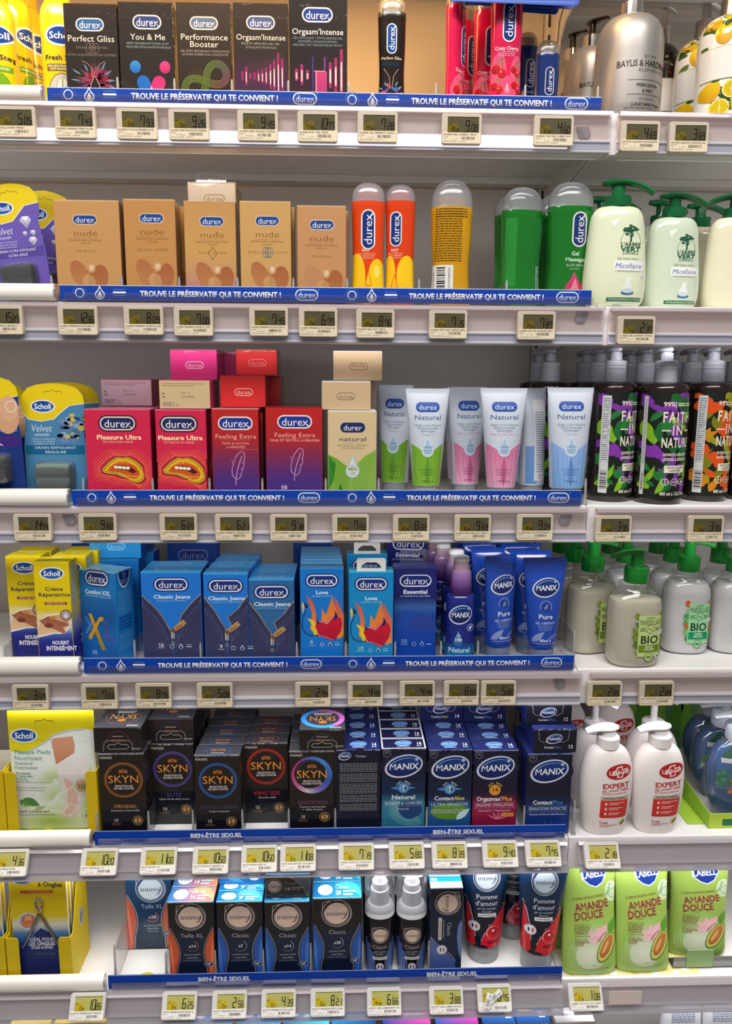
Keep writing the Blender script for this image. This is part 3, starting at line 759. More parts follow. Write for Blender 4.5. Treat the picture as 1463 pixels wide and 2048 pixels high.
def pump_head(r, yt, parent, col, ang, length, wd, thick, droop=.25, stem=None, m='gloss_plastic', x0=0.0, back=.32, name='pump_head', tipw=.45):
    """spout lever: px sizes; ang: direction of the nozzle in degrees (0 = right, -90 = towards the aisle)"""
    b = new(m); s = r.sc; z = (r.hp - yt) * s; c, q = math.cos(math.radians(ang)), math.sin(math.radians(ang))
    pts = []; rr = []
    for k in range(11):
        f = k / 10; L = (-back + (1 + back) * f) * length * s
        drop = droop * length * s * max(0, (L / (length * s))) ** 2.2
        pts.append((x0 * s + L * c, L * q, z - thick * s / 2 - drop))
        ww = wd / 2 * (math.sin(math.pi * min(.5, f * 1.2 + .12)) if f < .4 else 1 - (1 - tipw) * (f - .4) / .6)
        th = thick / 2 * (1 if f > .15 else .6 + f * 2.6) * (1 - .25 * f)
        rr.append((ww * s, th * s))
    b.tube(pts, rr, col, n=14)
    if stem:
        sr, y0, y1 = stem
        b.loft([((r.hp - y1) * s, sr * s, sr * s), ((r.hp - y0) * s, sr * s, sr * s)], col, n=18, org=(x0 * s, 0, 0))
    return b.build(name, parent)
def vdurex(B, cx, cy, ln, wd, L=2, **k): durex(B, cx, cy, ln, wd, rot=-90, L=L, **k)
# ------------------------------------------------------------------ top shelf, cartons
DARK = (32, 25, 21)
def starburst(b, cx, cy, R, n=70, seed=4, cols=None):
    r = random.Random(seed); cols = cols or [(150, 40, 62), (178, 52, 78), (120, 46, 90), (96, 60, 96), (196, 70, 84)]
    for k in range(int(n * 1.5)):
        a = r.uniform(0, 6.283); q = R * r.uniform(.45, 1.0) * (1 if math.sin(a) < .2 else .8)
        b.leaf(cx + 8 * math.cos(a), cy + 8 * math.sin(a), cx + q * math.cos(a), cy + q * math.sin(a), r.uniform(1.8, 4.6), r.choice(cols), L=2 + k % 3, col2=r.choice(cols))
    for k in range(8):
        a = math.radians((8, 35, 150, 172, 195, 60, 120, -12)[k]); q = R * r.uniform(.95, 1.25)
        b.leaf(cx + q * .6 * math.cos(a), cy - q * .6 * math.sin(a), cx + q * math.cos(a), cy - q * math.sin(a), 2.6, (110, 150, 178), L=5)
def art_starburst(b, w, h):
    b.rect(1, 51, w - 2, .7, (70, 56, 44)); durex(b, 52, 40, 57, 25, blue=(38, 92, 150), ring=(226, 216, 204), L=3)
    b.text('Perfect Gliss', 53, 66, 95, 11.5, (232, 218, 200), st=0, L=2)
    for y, t, k in ((83, 'EXTRA LUBRIFICATION', 63), (96.5, 'EXTRA GLIJMIDDEL/EXTRA GLEITGEL', 99)): b.text(t, 54, y, k, 3.8, (112, 100, 88), st=1)
    for k in (-7, 0, 7): b.ring(55 + k, 84, 6.5, 10, .9, (120, 108, 96), L=2)
    starburst(b, 57, 150, 43)
    b.drop(57, 150, 20, 33, (214, 180, 168), L=6); b.drop(57, 150.6, 17.6, 30, (24, 15, 16), L=7)
    b.line([(57, 134), (51, 120), (42, 112), (32, 108)], 1.1, (168, 130, 110), L=6); b.line([(57, 134), (63, 120), (70, 113), (78, 109)], 1.1, (168, 130, 110), L=6)
carton('condom_box', 'black carton with a red and blue starburst around a dark drop', 0, 125, 232, 6, .012, .034, (DARK, (26, 20, 17), (92, 74, 52)), art_starburst)
def capsule(b, x0, y0, x1, y1, r, col, L, col2=None):
    a = math.atan2(y1 - y0, x1 - x0); pts = []
    for k in range(13): t = a + math.pi / 2 + math.pi * k / 12; pts.append((x0 + r * math.cos(t), y0 + r * math.sin(t)))
    for k in range(13): t = a - math.pi / 2 + math.pi * k / 12; pts.append((x1 + r * math.cos(t), y1 + r * math.sin(t)))
    b.poly(pts, col, L, col2)
def art_couple(b, w, h):
    b.rect(1, 29, w - 2, .7, (66, 54, 44)); durex(b, 58, 38, 58, 27, blue=(40, 58, 116), ring=(226, 216, 206), L=3)
    b.text('You & Me', 58.5, 65.5, 71, 11, (232, 222, 208), st=0, L=2)
    b.text('EFFET RETARDANT POUR LUI ET', 58, 77.7, 85, 3.8, (122, 134, 138)); b.text('TEXTURE STIMULANTE POUR ELLE', 59, 84.6, 91, 3.8, (122, 134, 138))
    for k in range(9):
        b.ring(58, 178, 32 + k * 4, 32 + k * 4, .8, (74, 60, 50), L=1, a0=185, a1=212, n=8); b.ring(58, 178, 32 + k * 4, 32 + k * 4, .8, (74, 60, 50), L=1, a0=-32, a1=-5, n=8)
    b.ell(31, 122, 11, 12, (52, 138, 200), L=2, col2=(20, 96, 176)); b.ell(91, 122, 10.8, 12, (208, 62, 128), L=2, col2=(176, 34, 92))
    capsule(b, 46, 151, 62, 190, 13, (18, 104, 186), 2, (30, 92, 176)); capsule(b, 78, 151, 60, 190, 13, (196, 40, 106), 3, (206, 70, 130))
    b.poly([(62, 158), (71, 176), (72, 196), (50, 196), (52, 180)], (230, 178, 196), L=4, col2=(238, 214, 214))
carton('condom_box', 'black carton with a blue and a pink figure joined as a V', 0, 234, 344, 3, .012, .034, (DARK, (26, 20, 17), (92, 74, 52)), art_couple)
def art_infinity(b, w, h):
    durex(b, 55, 40, 57, 25, blue=(92, 100, 122), ring=(232, 216, 180), L=3)
    b.text('Performance', 55, 65.6, 96, 11, (236, 220, 188), st=0, L=2); b.text('Booster', 54, 79, 58, 11, (236, 220, 188), st=0, L=2)
    b.text('GEL EFFET RETARDANT CONÇU POUR', 56, 92, 99, 3.8, (140, 130, 112)); b.text('LE FAIRE DURER PLUS LONGTEMPS', 56, 98.3, 93, 3.8, (140, 130, 112))
    for k in range(8): b.line([(22 + j * 4, 134 - 10 * math.sin(j / 9 * math.pi) + k * 3.2) for j in range(10)], .6, (92, 66, 36), L=1)
    ux, uy = .85, -.52
    for o in range(-2, 3):
        pts = []; cl = []
        for k in range(73):
            t = 2 * math.pi * k / 72
            def P(t):
                d = 1 + math.sin(t) ** 2; X = 46 * math.cos(t) / d; Y = 62 * math.sin(t) * math.cos(t) / d
                return (56 + X * ux - Y * uy * .9, 149 + X * uy + Y * ux * .9)
            x, y = P(t); xa, ya = P(t - .02); xb, yb = P(t + .02); dx, dy = xb - xa, yb - ya; l = math.hypot(dx, dy)
            q = -1 if 1 else 1
            s = o * 3.1 * (1 if math.cos(t) > 0 else 1)
            pts.append((x - dy / l * s, y + dx / l * s)); f = min(1, max(0, (x - 55) / 50)); g = min(1, max(0, (y - 120) / 40))
            cl.append((int(120 + 74 * f * g), int(150 - 80 * f * (.4 + .6 * g)), int(52 + 60 * f)))
        b.line(pts, 1.25, cl, L=2)
carton('condom_box', 'dark brown foil carton with a green and red infinity loop', 0, 351, 461, 3, .012, .034, ((48, 35, 22), (36, 26, 17), (150, 112, 52)), art_infinity, m='foil_carton')
def bars(b, xs, hs, cy, wds, L=2, up=None):
    for k, (x, hh) in enumerate(zip(xs, hs)):
        wd = wds[k] if isinstance(wds, list) else wds; u = hh; d = hh if not up else hh * up
        b.rrect(x, cy + (d - u) / 2, wd, u + d, wd / 2, (150, 34, 96), L=L); n = max(.5, wd * .55)
        if hh > 9: b.rrect(x, cy + (d - u) * .3 + 2, n, (u + d) * .55, n / 2, (232, 178, 176), L=L + 1)
        if hh > 20: b.rrect(x, cy + (d - u) * .3 + 3, n * .7, (u + d) * .38, n / 2, (246, 226, 206), L=L + 2)
def art_bars(b, w, h):
    b.rect(1, 90, w - 2, h - 92, DARK, L=.6, stops=[(0, (40, 28, 22)), (.45, (62, 28, 58)), (1, (72, 34, 66))], ny=6)
    b.rect(1, 28, w - 2, .7, (78, 62, 46)); durex(b, 55, 38, 58, 26, blue=(72, 82, 128), ring=(232, 218, 196), L=3)
    b.text("Orgasm'Intense", 55, 65, 100, 10.5, (236, 220, 198), st=0, L=2)
    b.text('PERLÉ ET NERVURÉ AVEC GEL', 54, 77, 78, 3.8, (132, 128, 122)); b.text('STIMULANT POUR ELLE', 55, 84, 62, 3.8, (132, 128, 122))
    for k in range(24): b.rect(26 + k * 3.2, 118 - k * 1.0, .5, 40, (96, 62, 60), L=1)
    bars(b, [16.4, 24.3, 32.5, 41, 49.2, 57, 64.8, 73.5, 81, 89.4, 97.3], [9, 18, 6, 8, 11, 14, 17, 24, 31, 45, 34], 138, 4.2)
carton('condom_box', 'dark brown carton with eleven pink light bars rising to the right', 0, 465, 575, 4, .012, .034, ((42, 31, 22), (30, 22, 17), (120, 96, 60)), art_bars)
def art_window(b, w, h):
    b.rect(1, 110, w - 2, h - 112, DARK, L=.6, stops=[(0, (22, 15, 15)), (.6, (44, 18, 34)), (1, (60, 26, 60))], ny=6)
    durex(b, 57, 40, 62, 28, blue=(16, 48, 128), ring=(230, 226, 222), L=3)
    b.text("Orgasm'Intense", 57.5, 71, 104, 10.5, (240, 232, 224), st=0, L=2)
    for y, t, k in ((83, 'GEL STIMULANT · STIMULERENDE GEL'.replace('·', '-'), 100), (89.5, "INTENSIFIE L'ORGASME FÉMININ", 79), (96, 'VERSTERKT HET ORGASME BIJ DE VROUW', 101)): b.text(t, 57.5, y, k, 3.8, (104, 118, 128))
    bars(b, [14.2, 24.9, 36.4], [12, 20, 10], 152, 6)
    b.rect(46, 118, 2.5, 90, (70, 48, 130), L=1); b.rect(70, 118, 3, 90, (120, 60, 130), L=1)
    b.rect(52, 145, 24, h - 147, (190, 56, 108), L=3, col2=(150, 44, 116)); b.rect(50, 144, 22, 1.2, (230, 190, 200), L=4); b.rect(53, 145, 1.6, 60, (228, 170, 180), L=4)
    bars(b, [82.8, 93.8, 105.3], [25, 33, 50], 152, 6)
carton('gel_box', 'tall black carton with a pink window among light bars', 0, 577, 694, -14, .012, .040, ((22, 17, 17), (17, 13, 13), (60, 48, 40)), art_window)
for px, l in ((234, 'clear divider between the starburst and the V-figure cartons, top shelf'), (348, 'clear divider left of the infinity-loop carton, top shelf'), (463, 'clear divider right of the infinity-loop carton, top shelf'), (576, 'clear divider between the two light-bar cartons, top shelf'), (698, 'clear divider right of the tall pink-window carton, top shelf'), (872, 'clear divider left of the cherry bottles, top shelf'), (1051, 'clear divider right of the cherry bottles, top shelf'), (1197, 'clear divider at the right end of the topmost blue strip')):
    divider(0, px, l)
# scholl sprays, top shelf left
def spray(label, x0, x1, ytop, Yc, art, group='yellow foot sprays', rz=0.0):
    r = vessel('foot_spray', label, 'spray bottle', 0, x0, x1, ytop, Yc, rz, group); w = (x1 - x0) / 2; hp = r.hp
    part(r, 'bottle', [(78, w * .72), (90, w * .9), (110, w), (160, w), (hp - 4, w), (hp, w * .93)], (226, 196, 20), m='gloss_plastic', ratio=.75, e=2.3, art=art)
    part(r, 'cap', [(20, w * .45), (24, w * .62), (55, w * .72), (77.8, w * .72)], (214, 184, 24), ratio=.8, m='gloss_plastic')
    return r
def art_spray(b, step=False):
    w = 75
    b.ell(46, 146, 31, 20, (236, 232, 222), L=1); b.ell(47, 146, 27, 16, (20, 62, 150), L=2); b.text('Scholl', 47, 146, 46, 12, (240, 238, 232), st=1, L=3)
    b.text('Fresh Step', 46, 187, 66, 9, (52, 50, 48), st=1, L=3)
    if step: b.rect(22, 203, 50, 11, (104, 160, 30), L=2, nx=8); b.text('GREEN COMFORT', 46, 208, 44, 4, (232, 236, 210), L=3); b.ell(47, 240, 21, 25, (108, 160, 24), L=2, n=24)
    else:
        b.rect(16, 199, 58, 13, (122, 100, 34), L=2, nx=8); b.text('DEO ANTI-TRANSPIRANT', 45, 203, 52, 4, (240, 232, 190), L=3); b.text('ANTI TRANSPIRANT', 45, 208.5, 44, 3.6, (240, 232, 190), L=3)
        b.ell(46, 246, 27, 30, (196, 192, 178), L=2, n=24); b.ring(46, 246, 27, 30, 1.5, (96, 92, 84), L=3); b.ell(38, 246, 6, 22, (226, 222, 210), L=3, rot=12); b.ell(53, 246, 6, 22, (226, 222, 210), L=3, rot=-12); b.ring(38, 246, 6, 22, .9, (120, 116, 108), L=4, rot=12); b.ring(53, 246, 6, 22, .9, (120, 116, 108), L=4, rot=-12)
    b.rect(3, 262, w - 6, 2.5, (238, 232, 200), L=1, nx=10); b.rect(3, 268, w - 6, 40, (120, 152, 190), L=1, nx=10, col2=(40, 84, 160), ny=2)
spray('yellow spray bottle with green panel, cut by the left frame edge on the top shelf', -46, 28, -78, .048, lambda b: art_spray(b, True))
spray('yellow spray bottle turned edge-on behind the leftmost one on the top shelf', 4, 62, -80, .108, lambda b: art_spray(b, True), rz=.75)
spray('yellow spray bottle third in the leftmost file on the top shelf', 28, 84, -66, .165, lambda b: art_spray(b), rz=.6)
spray('yellow spray bottle with a footprint disc, beside the starburst carton', 82, 152, -78, .062, lambda b: art_spray(b))
# ------------------------------------------------------------------ top shelf, bottles
def gel_bottle(label, i, x0, x1, ytop, Yc, ybody, col, art, cap=(205, 205, 205), ratio=.62, rz=0.0, waist=.9, group=None, capm='frost_plastic', bodym='gloss_plastic', hasart=True, name='gel_bottle', flare=1.0):
    r = vessel(name, label, 'bottle', i, x0, x1, ytop, Yc, rz, group); w = (x1 - x0) / 2; hp = r.hp; yb = ybody - ytop; H = hp - yb
    part(r, 'bottle', [(yb - .1 * H, w * .7), (yb - .005 * H, w * .72), (yb, w * .97), (yb + .12 * H, w * .985), (yb + .32 * H, w * .96), (yb + .58 * H, w * waist), (yb + .8 * H, w * (waist + .04)), (yb + .96 * H, w * flare), (hp, w * .9 * flare)], col, m=bodym, ratio=ratio, e=2.35, art=art)
    part(r, 'cap', [(0, w * .28), (yb * .07, w * .52), (yb * .22, w * .74), (yb * .5, w * .93), (yb * .8, w * .99), (yb + 1.2, w * 1.0)], cap, m=capm, ratio=ratio, e=2.25, cap=(False, True))
    return r
def art_black(b):
    b.rect(4, 38, 46, .5, (96, 86, 70), L=1, nx=8)
    vdurex(b, 27, 84, 55, 20, L=3, blue=(22, 70, 148)); b.text('Perfect Gliss', 27, 119, 40, 5, (196, 184, 160), L=2)
    b.rect(8, 126, 36, 8, (18, 40, 52), L=1, nx=8); starburst(b, 26, 185, 24, n=34, cols=[(176, 40, 96), (60, 90, 170), (196, 80, 120), (30, 120, 190)])
    b.line([(12, 138), (22, 152), (25, 175)], 1, (180, 150, 130), L=6); b.line([(41, 138), (31, 152), (28, 175)], 1, (180, 150, 130), L=6)
gel_bottle('slim black gel bottle with a frosted dome cap, alone on the top shelf', 0, 755, 811, -8, .03, 25, (26, 19, 17), art_black, cap=(196, 182, 160))
def cherries(b, x, y, s, L=4):
    b.line([(x, y), (x + 4 * s, y - 12 * s), (x + 11 * s, y - 16 * s)], 2 * s, (82, 120, 40), L=L); b.line([(x + 11 * s, y + 4 * s), (x + 10 * s, y - 8 * s), (x + 11 * s, y - 16 * s)], 2 * s, (82, 120, 40), L=L)
    b.ell(x - 1 * s, y + 4 * s, 7.5 * s, 8.5 * s, (196, 24, 30), L=L + 1, col2=(150, 10, 26)); b.ell(x + 10 * s, y + 12 * s, 8.5 * s, 9 * s, (208, 30, 36), L=L + 1, col2=(160, 12, 28)); b.ell(x + 8 * s, y + 9 * s, 2 * s, 1.6 * s, (240, 150, 150), L=L + 2)
PINK = (206, 18, 74)
def art_cherry(b):
    vdurex(b, 34, 82 + 20, 74, 26, L=3, blue=(20, 42, 112)); b.text('Crazy Cherry', 31, 150, 46, 6.2, (240, 214, 220), L=2)
    for k in range(3): b.text('GEL LUBRIFIANT AROME CERISE', 31, 156.5 + k * 3.4, 34 - k * 2, 2.2, (236, 160, 180), L=2)
    b.ell(16, 192, 15, 34, (226, 82, 120), L=1, n=24); b.ell(52, 196, 13, 34, (226, 82, 120), L=1, n=24); b.ell(34, 220, 22, 20, (222, 72, 112), L=1, n=24)
    cherries(b, 12, 184, 1.0); cherries(b, 46, 186, .75); cherries(b, 10, 216, .8); cherries(b, 48, 214, .85); b.drop(33, 224, 11, 22, (240, 200, 214), L=4, col2=(214, 90, 130))
def cherry_bottle(label, x0, x1, ytop, Yc, yb, rz=0.0):
    r = gel_bottle(label, 0, x0, x1, ytop, Yc, yb, PINK, art_cherry, cap=(206, 186, 160), rz=rz, waist=.93, group='pink cherry gel bottles'); return r
cherry_bottle('front pink cherry gel bottle, logo facing the aisle, cap above the frame', 980, 1044, -62, .032, -20)
r = vessel
cherry_bottle('pink cherry gel bottle turned sideways at the left of the cherry bottles', 884, 937, -18, .034, 13, rz=.95)
cherry_bottle('pink cherry gel bottle hidden behind the sideways cherry bottle', 905, 950, 2, .11, 40, rz=.5)
cherry_bottle('pink cherry gel bottle between the sideways one and the front one', 946, 999, -14, .085, 20)
def art_navy(b):
    vdurex(b, 25, 78, 52, 18, L=3, blue=(20, 40, 104), ring=(190, 192, 196)); b.text('Sensitive', 25, 112, 32, 5, (150, 156, 170), L=2)
gel_bottle('front navy gel bottle with a frosted cap beside the cherry bottles', 0, 1071, 1118, 82, .05, 107, (22, 44, 104), art_navy, cap=(196, 180, 158), group='navy gel bottles')
gel_bottle('rear navy gel bottle half hidden by the front navy bottle', 0, 1033, 1073, 65, .10, 92, (22, 44, 104), art_navy, cap=(196, 180, 158), group='navy gel bottles')
# blue talkers hanging from the shelf above
for k, (px0, px1, py, Y, lab) in enumerate(((900, 1158, 6, .0, 'front blue plastic promo strip hanging at the top frame edge'), (930, 1150, 13, .03, 'middle blue plastic promo strip behind the front one at the top frame edge'), (1040, 1116, 27, .06, 'lowest blue plastic promo tongue hanging at the top frame edge'))):
    xa, z = at(px0, py, Y); xb, _ = at(px1, py, Y)
    b = new('plastic'); n = 5; rr = .006; o = [(xa, z + .1), (xa, z + rr * .4)] + [(xb - rr + rr * math.sin(math.radians(18 * j)), z + rr - rr * math.cos(math.radians(18 * j))) for j in range(6)] + [(xb, z + .1)]
    b.prism(o, Y, Y + .0012, (24, 66, 168), axis='y')
    b.map = lambda x, y, L, Y=Y: (x, Y - L * EPS, y)
    b.line([(xa + .004, z + .004), (xb - .006, z + .004)], .0012, (70, 110, 200))
    tag(b.build('promo_strip'), lab, 'sign', 'hanging blue promo strips')
# right bay, top shelf: silver and floral soap bottles
def silver(label, x0, x1, ytop, Yc, ybody, head=True, rz=0.0):
    r = vessel('soap_bottle', label, 'bottle', 0, x0, x1, ytop, Yc, rz, 'silver pump soap bottles'); w = (x1 - x0) / 2; hp = r.hp; yb = ybody - ytop; H = hp - yb
    def art(b):
        c = (66, 60, 54); x = w * 1.18; s = w / 65.0
        b.text('EST 1979', x + 8 * s, yb + 93 * s, 26 * s, 4.5 * s, (110, 100, 92), st=0, L=2); b.text('BAYLIS & HARDING', x - 1 * s, yb + 105 * s, 104 * s, 11 * s, c, st=1, L=2)
        b.text('ELEMENTS', x + 14 * s, yb + 117 * s, 58 * s, 5 * s, (120, 110, 100), st=0, L=2)
        for yy in (134, 160): b.rect(x - 33 * s, yb + yy * s, 80 * s, .9 * s, (112, 102, 92), L=2, nx=10)
        b.text('FRESH LEMON', x + 5 * s, yb + 144 * s, 44 * s, 5.6 * s, c, L=2); b.text('& MINT', x + 6 * s, yb + 154 * s, 22 * s, 5.6 * s, c, L=2)
        b.text('with vitamin E', x + 5 * s, yb + 168 * s, 34 * s, 4 * s, (120, 110, 100), st=0, L=2); b.text('LUXURY HAND WASH', x + 5 * s, yb + 178 * s, 60 * s, 4.8 * s, c, L=2)
        b.text('SAVON LIQUIDE POUR LES MAINS', x + 5 * s, yb + 184.5 * s, 84 * s, 4 * s, (120, 110, 100), st=0, L=2); b.text('NET 500mL e 16.9 fl oz', x + 2 * s, yb + 198 * s, 72 * s, 7.5 * s, (120, 110, 100), st=0, L=2)
    part(r, 'bottle', [(yb, w * .24), (yb + .015 * H, w * .5), (yb + .05 * H, w * .72), (yb + .13 * H, w * .9), (yb + .25 * H, w * .985), (yb + .5 * H, w), (yb + .9 * H, w), (hp, w * .97)], (160, 156, 152), m='satin_metal', ratio=1.0, e=2.0, art=art, n=48)
    c = part(r, 'collar', [(yb - .13 * H, w * .30), (yb - .125 * H, w * .335), (yb + .012 * H, w * .345)], (222, 216, 206), m='metal', ratio=1.0, e=2.0, sm=0, n=28)
    pump_head(r, yb - .30 * H, c, (16, 15, 15), -60, w * .75, w * .5, w * .14, stem=(w * .14, yb - .27 * H, yb - .12 * H), droop=.1)
    return r
silver('large silver soap bottle at the front of the top right shelf', 1195, 1325, -60, .045, 26)
silver('silver soap bottle behind, its black pump left of the front silver one', 1131, 1232, 36, .135, 92)
silver('rearmost silver soap bottle with the lower black pump', 1098, 1188, 66, .222, 120)
def lemon_art(b, w, yb, H, seed, dark=False):
    r = random.Random(seed); bg = (28, 22, 22) if dark else (234, 230, 222)
    s = w / 58
    for k in range(60):
        x = r.uniform(-.95, .95) * w + w; y = yb + (r.uniform(.08, .34) if k % 2 else r.uniform(.66, .97)) * H
        if dark: b.leaf(x, y, x + r.uniform(-16, 16) * s, y + r.uniform(-22, 10) * s, 8 * s, r.choice(((86, 92, 40), (60, 70, 40), (200, 190, 170), (120, 24, 40))), L=2 + k % 3)
        else: b.leaf(x, y, x + r.uniform(-26, 26) * s, y + r.uniform(-24, 14) * s, 9 * s, r.choice(((58, 88, 34), (88, 116, 44), (40, 66, 34))), L=2 + k % 4)
    if not dark:
        for k, (fx, fy) in enumerate([(.2 + .5 * q + .22 * (j % 2), (.1, .25, .75, .91)[j] + r.uniform(-.012, .012)) for j in range(4) for q in range(4)]):
            x, y = fx * w, yb + fy * H
            if k % 3 == 0 and k: b.ell(x, y, 15 * s, 16 * s, (236, 220, 120), L=5, n=24); b.ell(x, y, 12.5 * s, 13.5 * s, (204, 178, 30), L=6, n=24); [b.line([(x, y), (x + 12 * s * math.cos(q * .785), y + 13 * s * math.sin(q * .785))], 1.1 * s, (236, 222, 130), L=7) for q in range(8)]
            else: b.ell(x, y, 12 * s, 18 * s, (232, 196, 30), L=5, n=24, rot=r.uniform(-25, 25), col2=(206, 150, 20)); b.leaf(x, y - 16 * s, x + 14 * s, y - 24 * s, 8 * s, (52, 82, 34), L=6)
    b.rect(.01 * w, yb + .36 * H, 1.98 * w, .29 * H, (228, 224, 218), L=9, nx=24); b.rect(.01 * w, yb + .355 * H, 1.98 * w, .006 * H, (170, 176, 120), L=9, nx=24); b.rect(.01 * w, yb + .648 * H, 1.98 * w, .006 * H, (170, 176, 120), L=9, nx=24)
def floral(label, x0, x1, ytop, Yc, ybody, seed, dark=False, rz=0.0):
    r = vessel('soap_bottle', label, 'bottle', 0, x0, x1, ytop, Yc, rz, 'printed pump soap bottles'); w = (x1 - x0) / 2; hp = r.hp; yb = ybody - ytop; H = hp - yb
    part(r, 'bottle', [(yb, w * .34), (yb + .02 * H, w * .55), (yb + .08 * H, w * .82), (yb + .18 * H, w * .97), (yb + .3 * H, w), (yb + .9 * H, w), (hp, w * .97)], (30, 24, 23) if dark else (235, 231, 224), m='gloss_plastic', ratio=1.0, e=2.0, art=lambda b: lemon_art(b, w, yb, H, seed, dark), n=44)
    c = part(r, 'collar', [(yb - .16 * H, w * .36), (yb + .01 * H, w * .38)], (205, 200, 195), m='metal', ratio=1.0, e=2.0, sm=0, n=28)
    pump_head(r, yb - .34 * H, c, (205, 202, 198), 20, w * .8, w * .5, w * .14, stem=(w * .17, yb - .3 * H, yb - .15 * H), m='frost_plastic', droop=.15)
    return r
floral('lemon print soap bottle at the right frame edge of the top shelf', 1400, 1520, -30, .05, 28, 5)
floral('lemon print soap bottle behind the one at the right frame edge', 1354, 1460, 15, .135, 72, 6)
floral('dark floral soap bottle with white band behind the large silver bottle', 1288, 1360, 25, .20, 84, 7, dark=True)
# ------------------------------------------------------------------ second shelf
def scholl(b, cx, cy, w, h, rot=0, L=2):
    b.ell(cx, cy, w / 2 * 1.14, h / 2 * 1.22, (236, 232, 222), L=L, rot=rot); b.ell(cx, cy, w / 2, h / 2, (16, 62, 140), L=L + 1, rot=rot, col2=(24, 90, 170)); b.text('Scholl', cx, cy, w * .78, h * .48, (242, 240, 236), st=1, L=L + 2, rot=rot)
def blister(label, i, x0, x1, ytop, Yc, col, deep, roller, grain, ry=0.0, rz=0.0, photo=None, group=None, base_blue=(10, 132, 176)):
    X, zb, wd, h, sc, hp = spot(i, x0, x1, ytop, Yc); w = x1 - x0
    t = thing('roller_pack', label, 'pack', (X, Yc, zb), rz, group, ry=ry)
    b = new('matt_carton'); b.plane(w, hp, sc, 0)
    out = [(0, 40), (3, 24), (14, 10), (34, 3), (w * .5, 0), (w - 34, 3), (w - 14, 10), (w - 3, 24), (w, 40), (w - 2, 60), (w - 7, 75), (w - 4, 100), (w - 1, 130), (w, hp), (0, hp), (1, 130), (4, 100), (7, 75), (2, 60)]
    n = len(out); f = [b.map(x, y, 0) for x, y in out]; g = [(p[0], .0006, p[2]) for p in f]
    b.add(f + g, [tuple(range(n)), tuple(range(n, 2 * n))[::-1]] + [(k, (k + 1) % n, n + (k + 1) % n, n + k) for k in range(n)], col)
    yl = [(0, 40), (3, 24), (14, 10), (34, 3), (w * .5, 0), (w - 34, 3), (w - 14, 10), (w - 3, 24), (w, 40)]
    b.poly(yl + [(w - 30, 44), (w * .62, 58), (w * .5, 72), (w * .3, 76), (w * .1, 72), (2, 60)], (228, 200, 16), L=1)
    b.line([(w - 1, 41), (w - 30, 45), (w * .62, 59), (w * .5, 73), (w * .3, 77), (w * .1, 73), (2, 61)], 1.6, (236, 232, 220), L=2)
    b.line([(w * .36, 22), (w * .38, 17), (w * .46, 17), (w * .5, 13), (w * .54, 17), (w * .64, 17), (w * .66, 22)], 1.1, (120, 104, 20), L=2)
    scholl(b, w * .34, 47, 44, 22, L=3)
    b.text('Velvet', w * .3, 91, 42, 14, (236, 236, 240), st=-1, L=3, shear=.15); b.text('smooth', w * .3, 104, 30, 6, (228, 230, 236), st=0, L=3)
    for k in range(3): b.text('Rouleaux de remplacement'[:24 - k * 4], w * .33, 113 + k * 5, 46 - k * 3, 2.8, (214, 220, 236), st=0, L=3)
    b.rect(4, 126, w - 8, 19, deep, L=2); b.text(grain[0], w / 2, 131, w * .66, 5, (226, 228, 236), st=0, L=3); b.text(grain[1], w / 2, 140, w * .34, 5, (226, 228, 236), st=0, L=3)
    if photo: photo(b, w)
    b.rect(2, hp - 16, w - 4, 16, base_blue, L=3)
    b.build('card', t)
    b = new('rough_grit')
    for yy, rr in ((176, 14), (200, 13)):
        z = (hp - yy) * sc; L = w * .27 * sc
        b.loft([(-L, rr * sc * .92, rr * sc * .92), (-L + .001, rr * sc, rr * sc), (L - .001, rr * sc, rr * sc), (L, rr * sc * .92, rr * sc * .92)], roller, n=24)
        k = len(b.v) - 24 * 4
        for j in range(k, len(b.v)): x, y, zz = b.v[j]; b.v[j] = (zz, y - rr * sc - .001, x + z)
    b.build('roller', t)
    b = new('blister_plastic'); zc = (hp - 188) * sc; L = w * .31 * sc; H = 33 * sc; D = 31 * sc
    R = [(-.0008, L, H), (-D * .7, L * .97, H * .93), (-D, L * .84, H * .72)]
    vs = []; N = 32
    for y, rx, rzz in R:
        for k in range(N):
            a = 2 * math.pi * k / N; ca, sa = math.cos(a), math.sin(a); vs.append((rx * math.copysign(abs(ca) ** .35, ca), y, zc + rzz * math.copysign(abs(sa) ** .35, sa)))
    b.add(vs, [(q * N + k, q * N + (k + 1) % N, (q + 1) * N + (k + 1) % N, (q + 1) * N + k) for q in range(2) for k in range(N)] + [tuple(range(2 * N, 3 * N))], (240, 240, 245), True)
    b.build('blister', t)
    return (t, X, zb)
def diamonds(b, w):
    for x, y, s in ((w * .72, 78, 12), (w * .68, 100, 5), (w * .82, 100, 6), (w * .8, 116, 9)):
        b.poly([(x - s, y - s * .4), (x - s * .5, y - s), (x + s * .6, y - s), (x + s, y - s * .35), (x + .1 * s, y + s)], (206, 206, 220), L=3, col2=(150, 146, 180)); b.poly([(x - s * .5, y - s), (x + s * .6, y - s), (x + .1 * s, y - s * .2)], (238, 238, 244), L=4); b.line([(x - s * .3, y - s * .3), (x + .1 * s, y + s)], .7, (120, 116, 150), L=4)
def pebbles(b, w):
    r = random.Random(5)
    for k in range(34): b.ell(w * r.uniform(.58, .95), r.uniform(64, 118), r.uniform(4, 8), r.uniform(3, 5), r.choice(((46, 62, 120), (70, 96, 150), (110, 130, 176), (150, 162, 190), (90, 80, 140), (190, 180, 90))), L=3 + k % 3, rot=r.uniform(-20, 20), n=12)
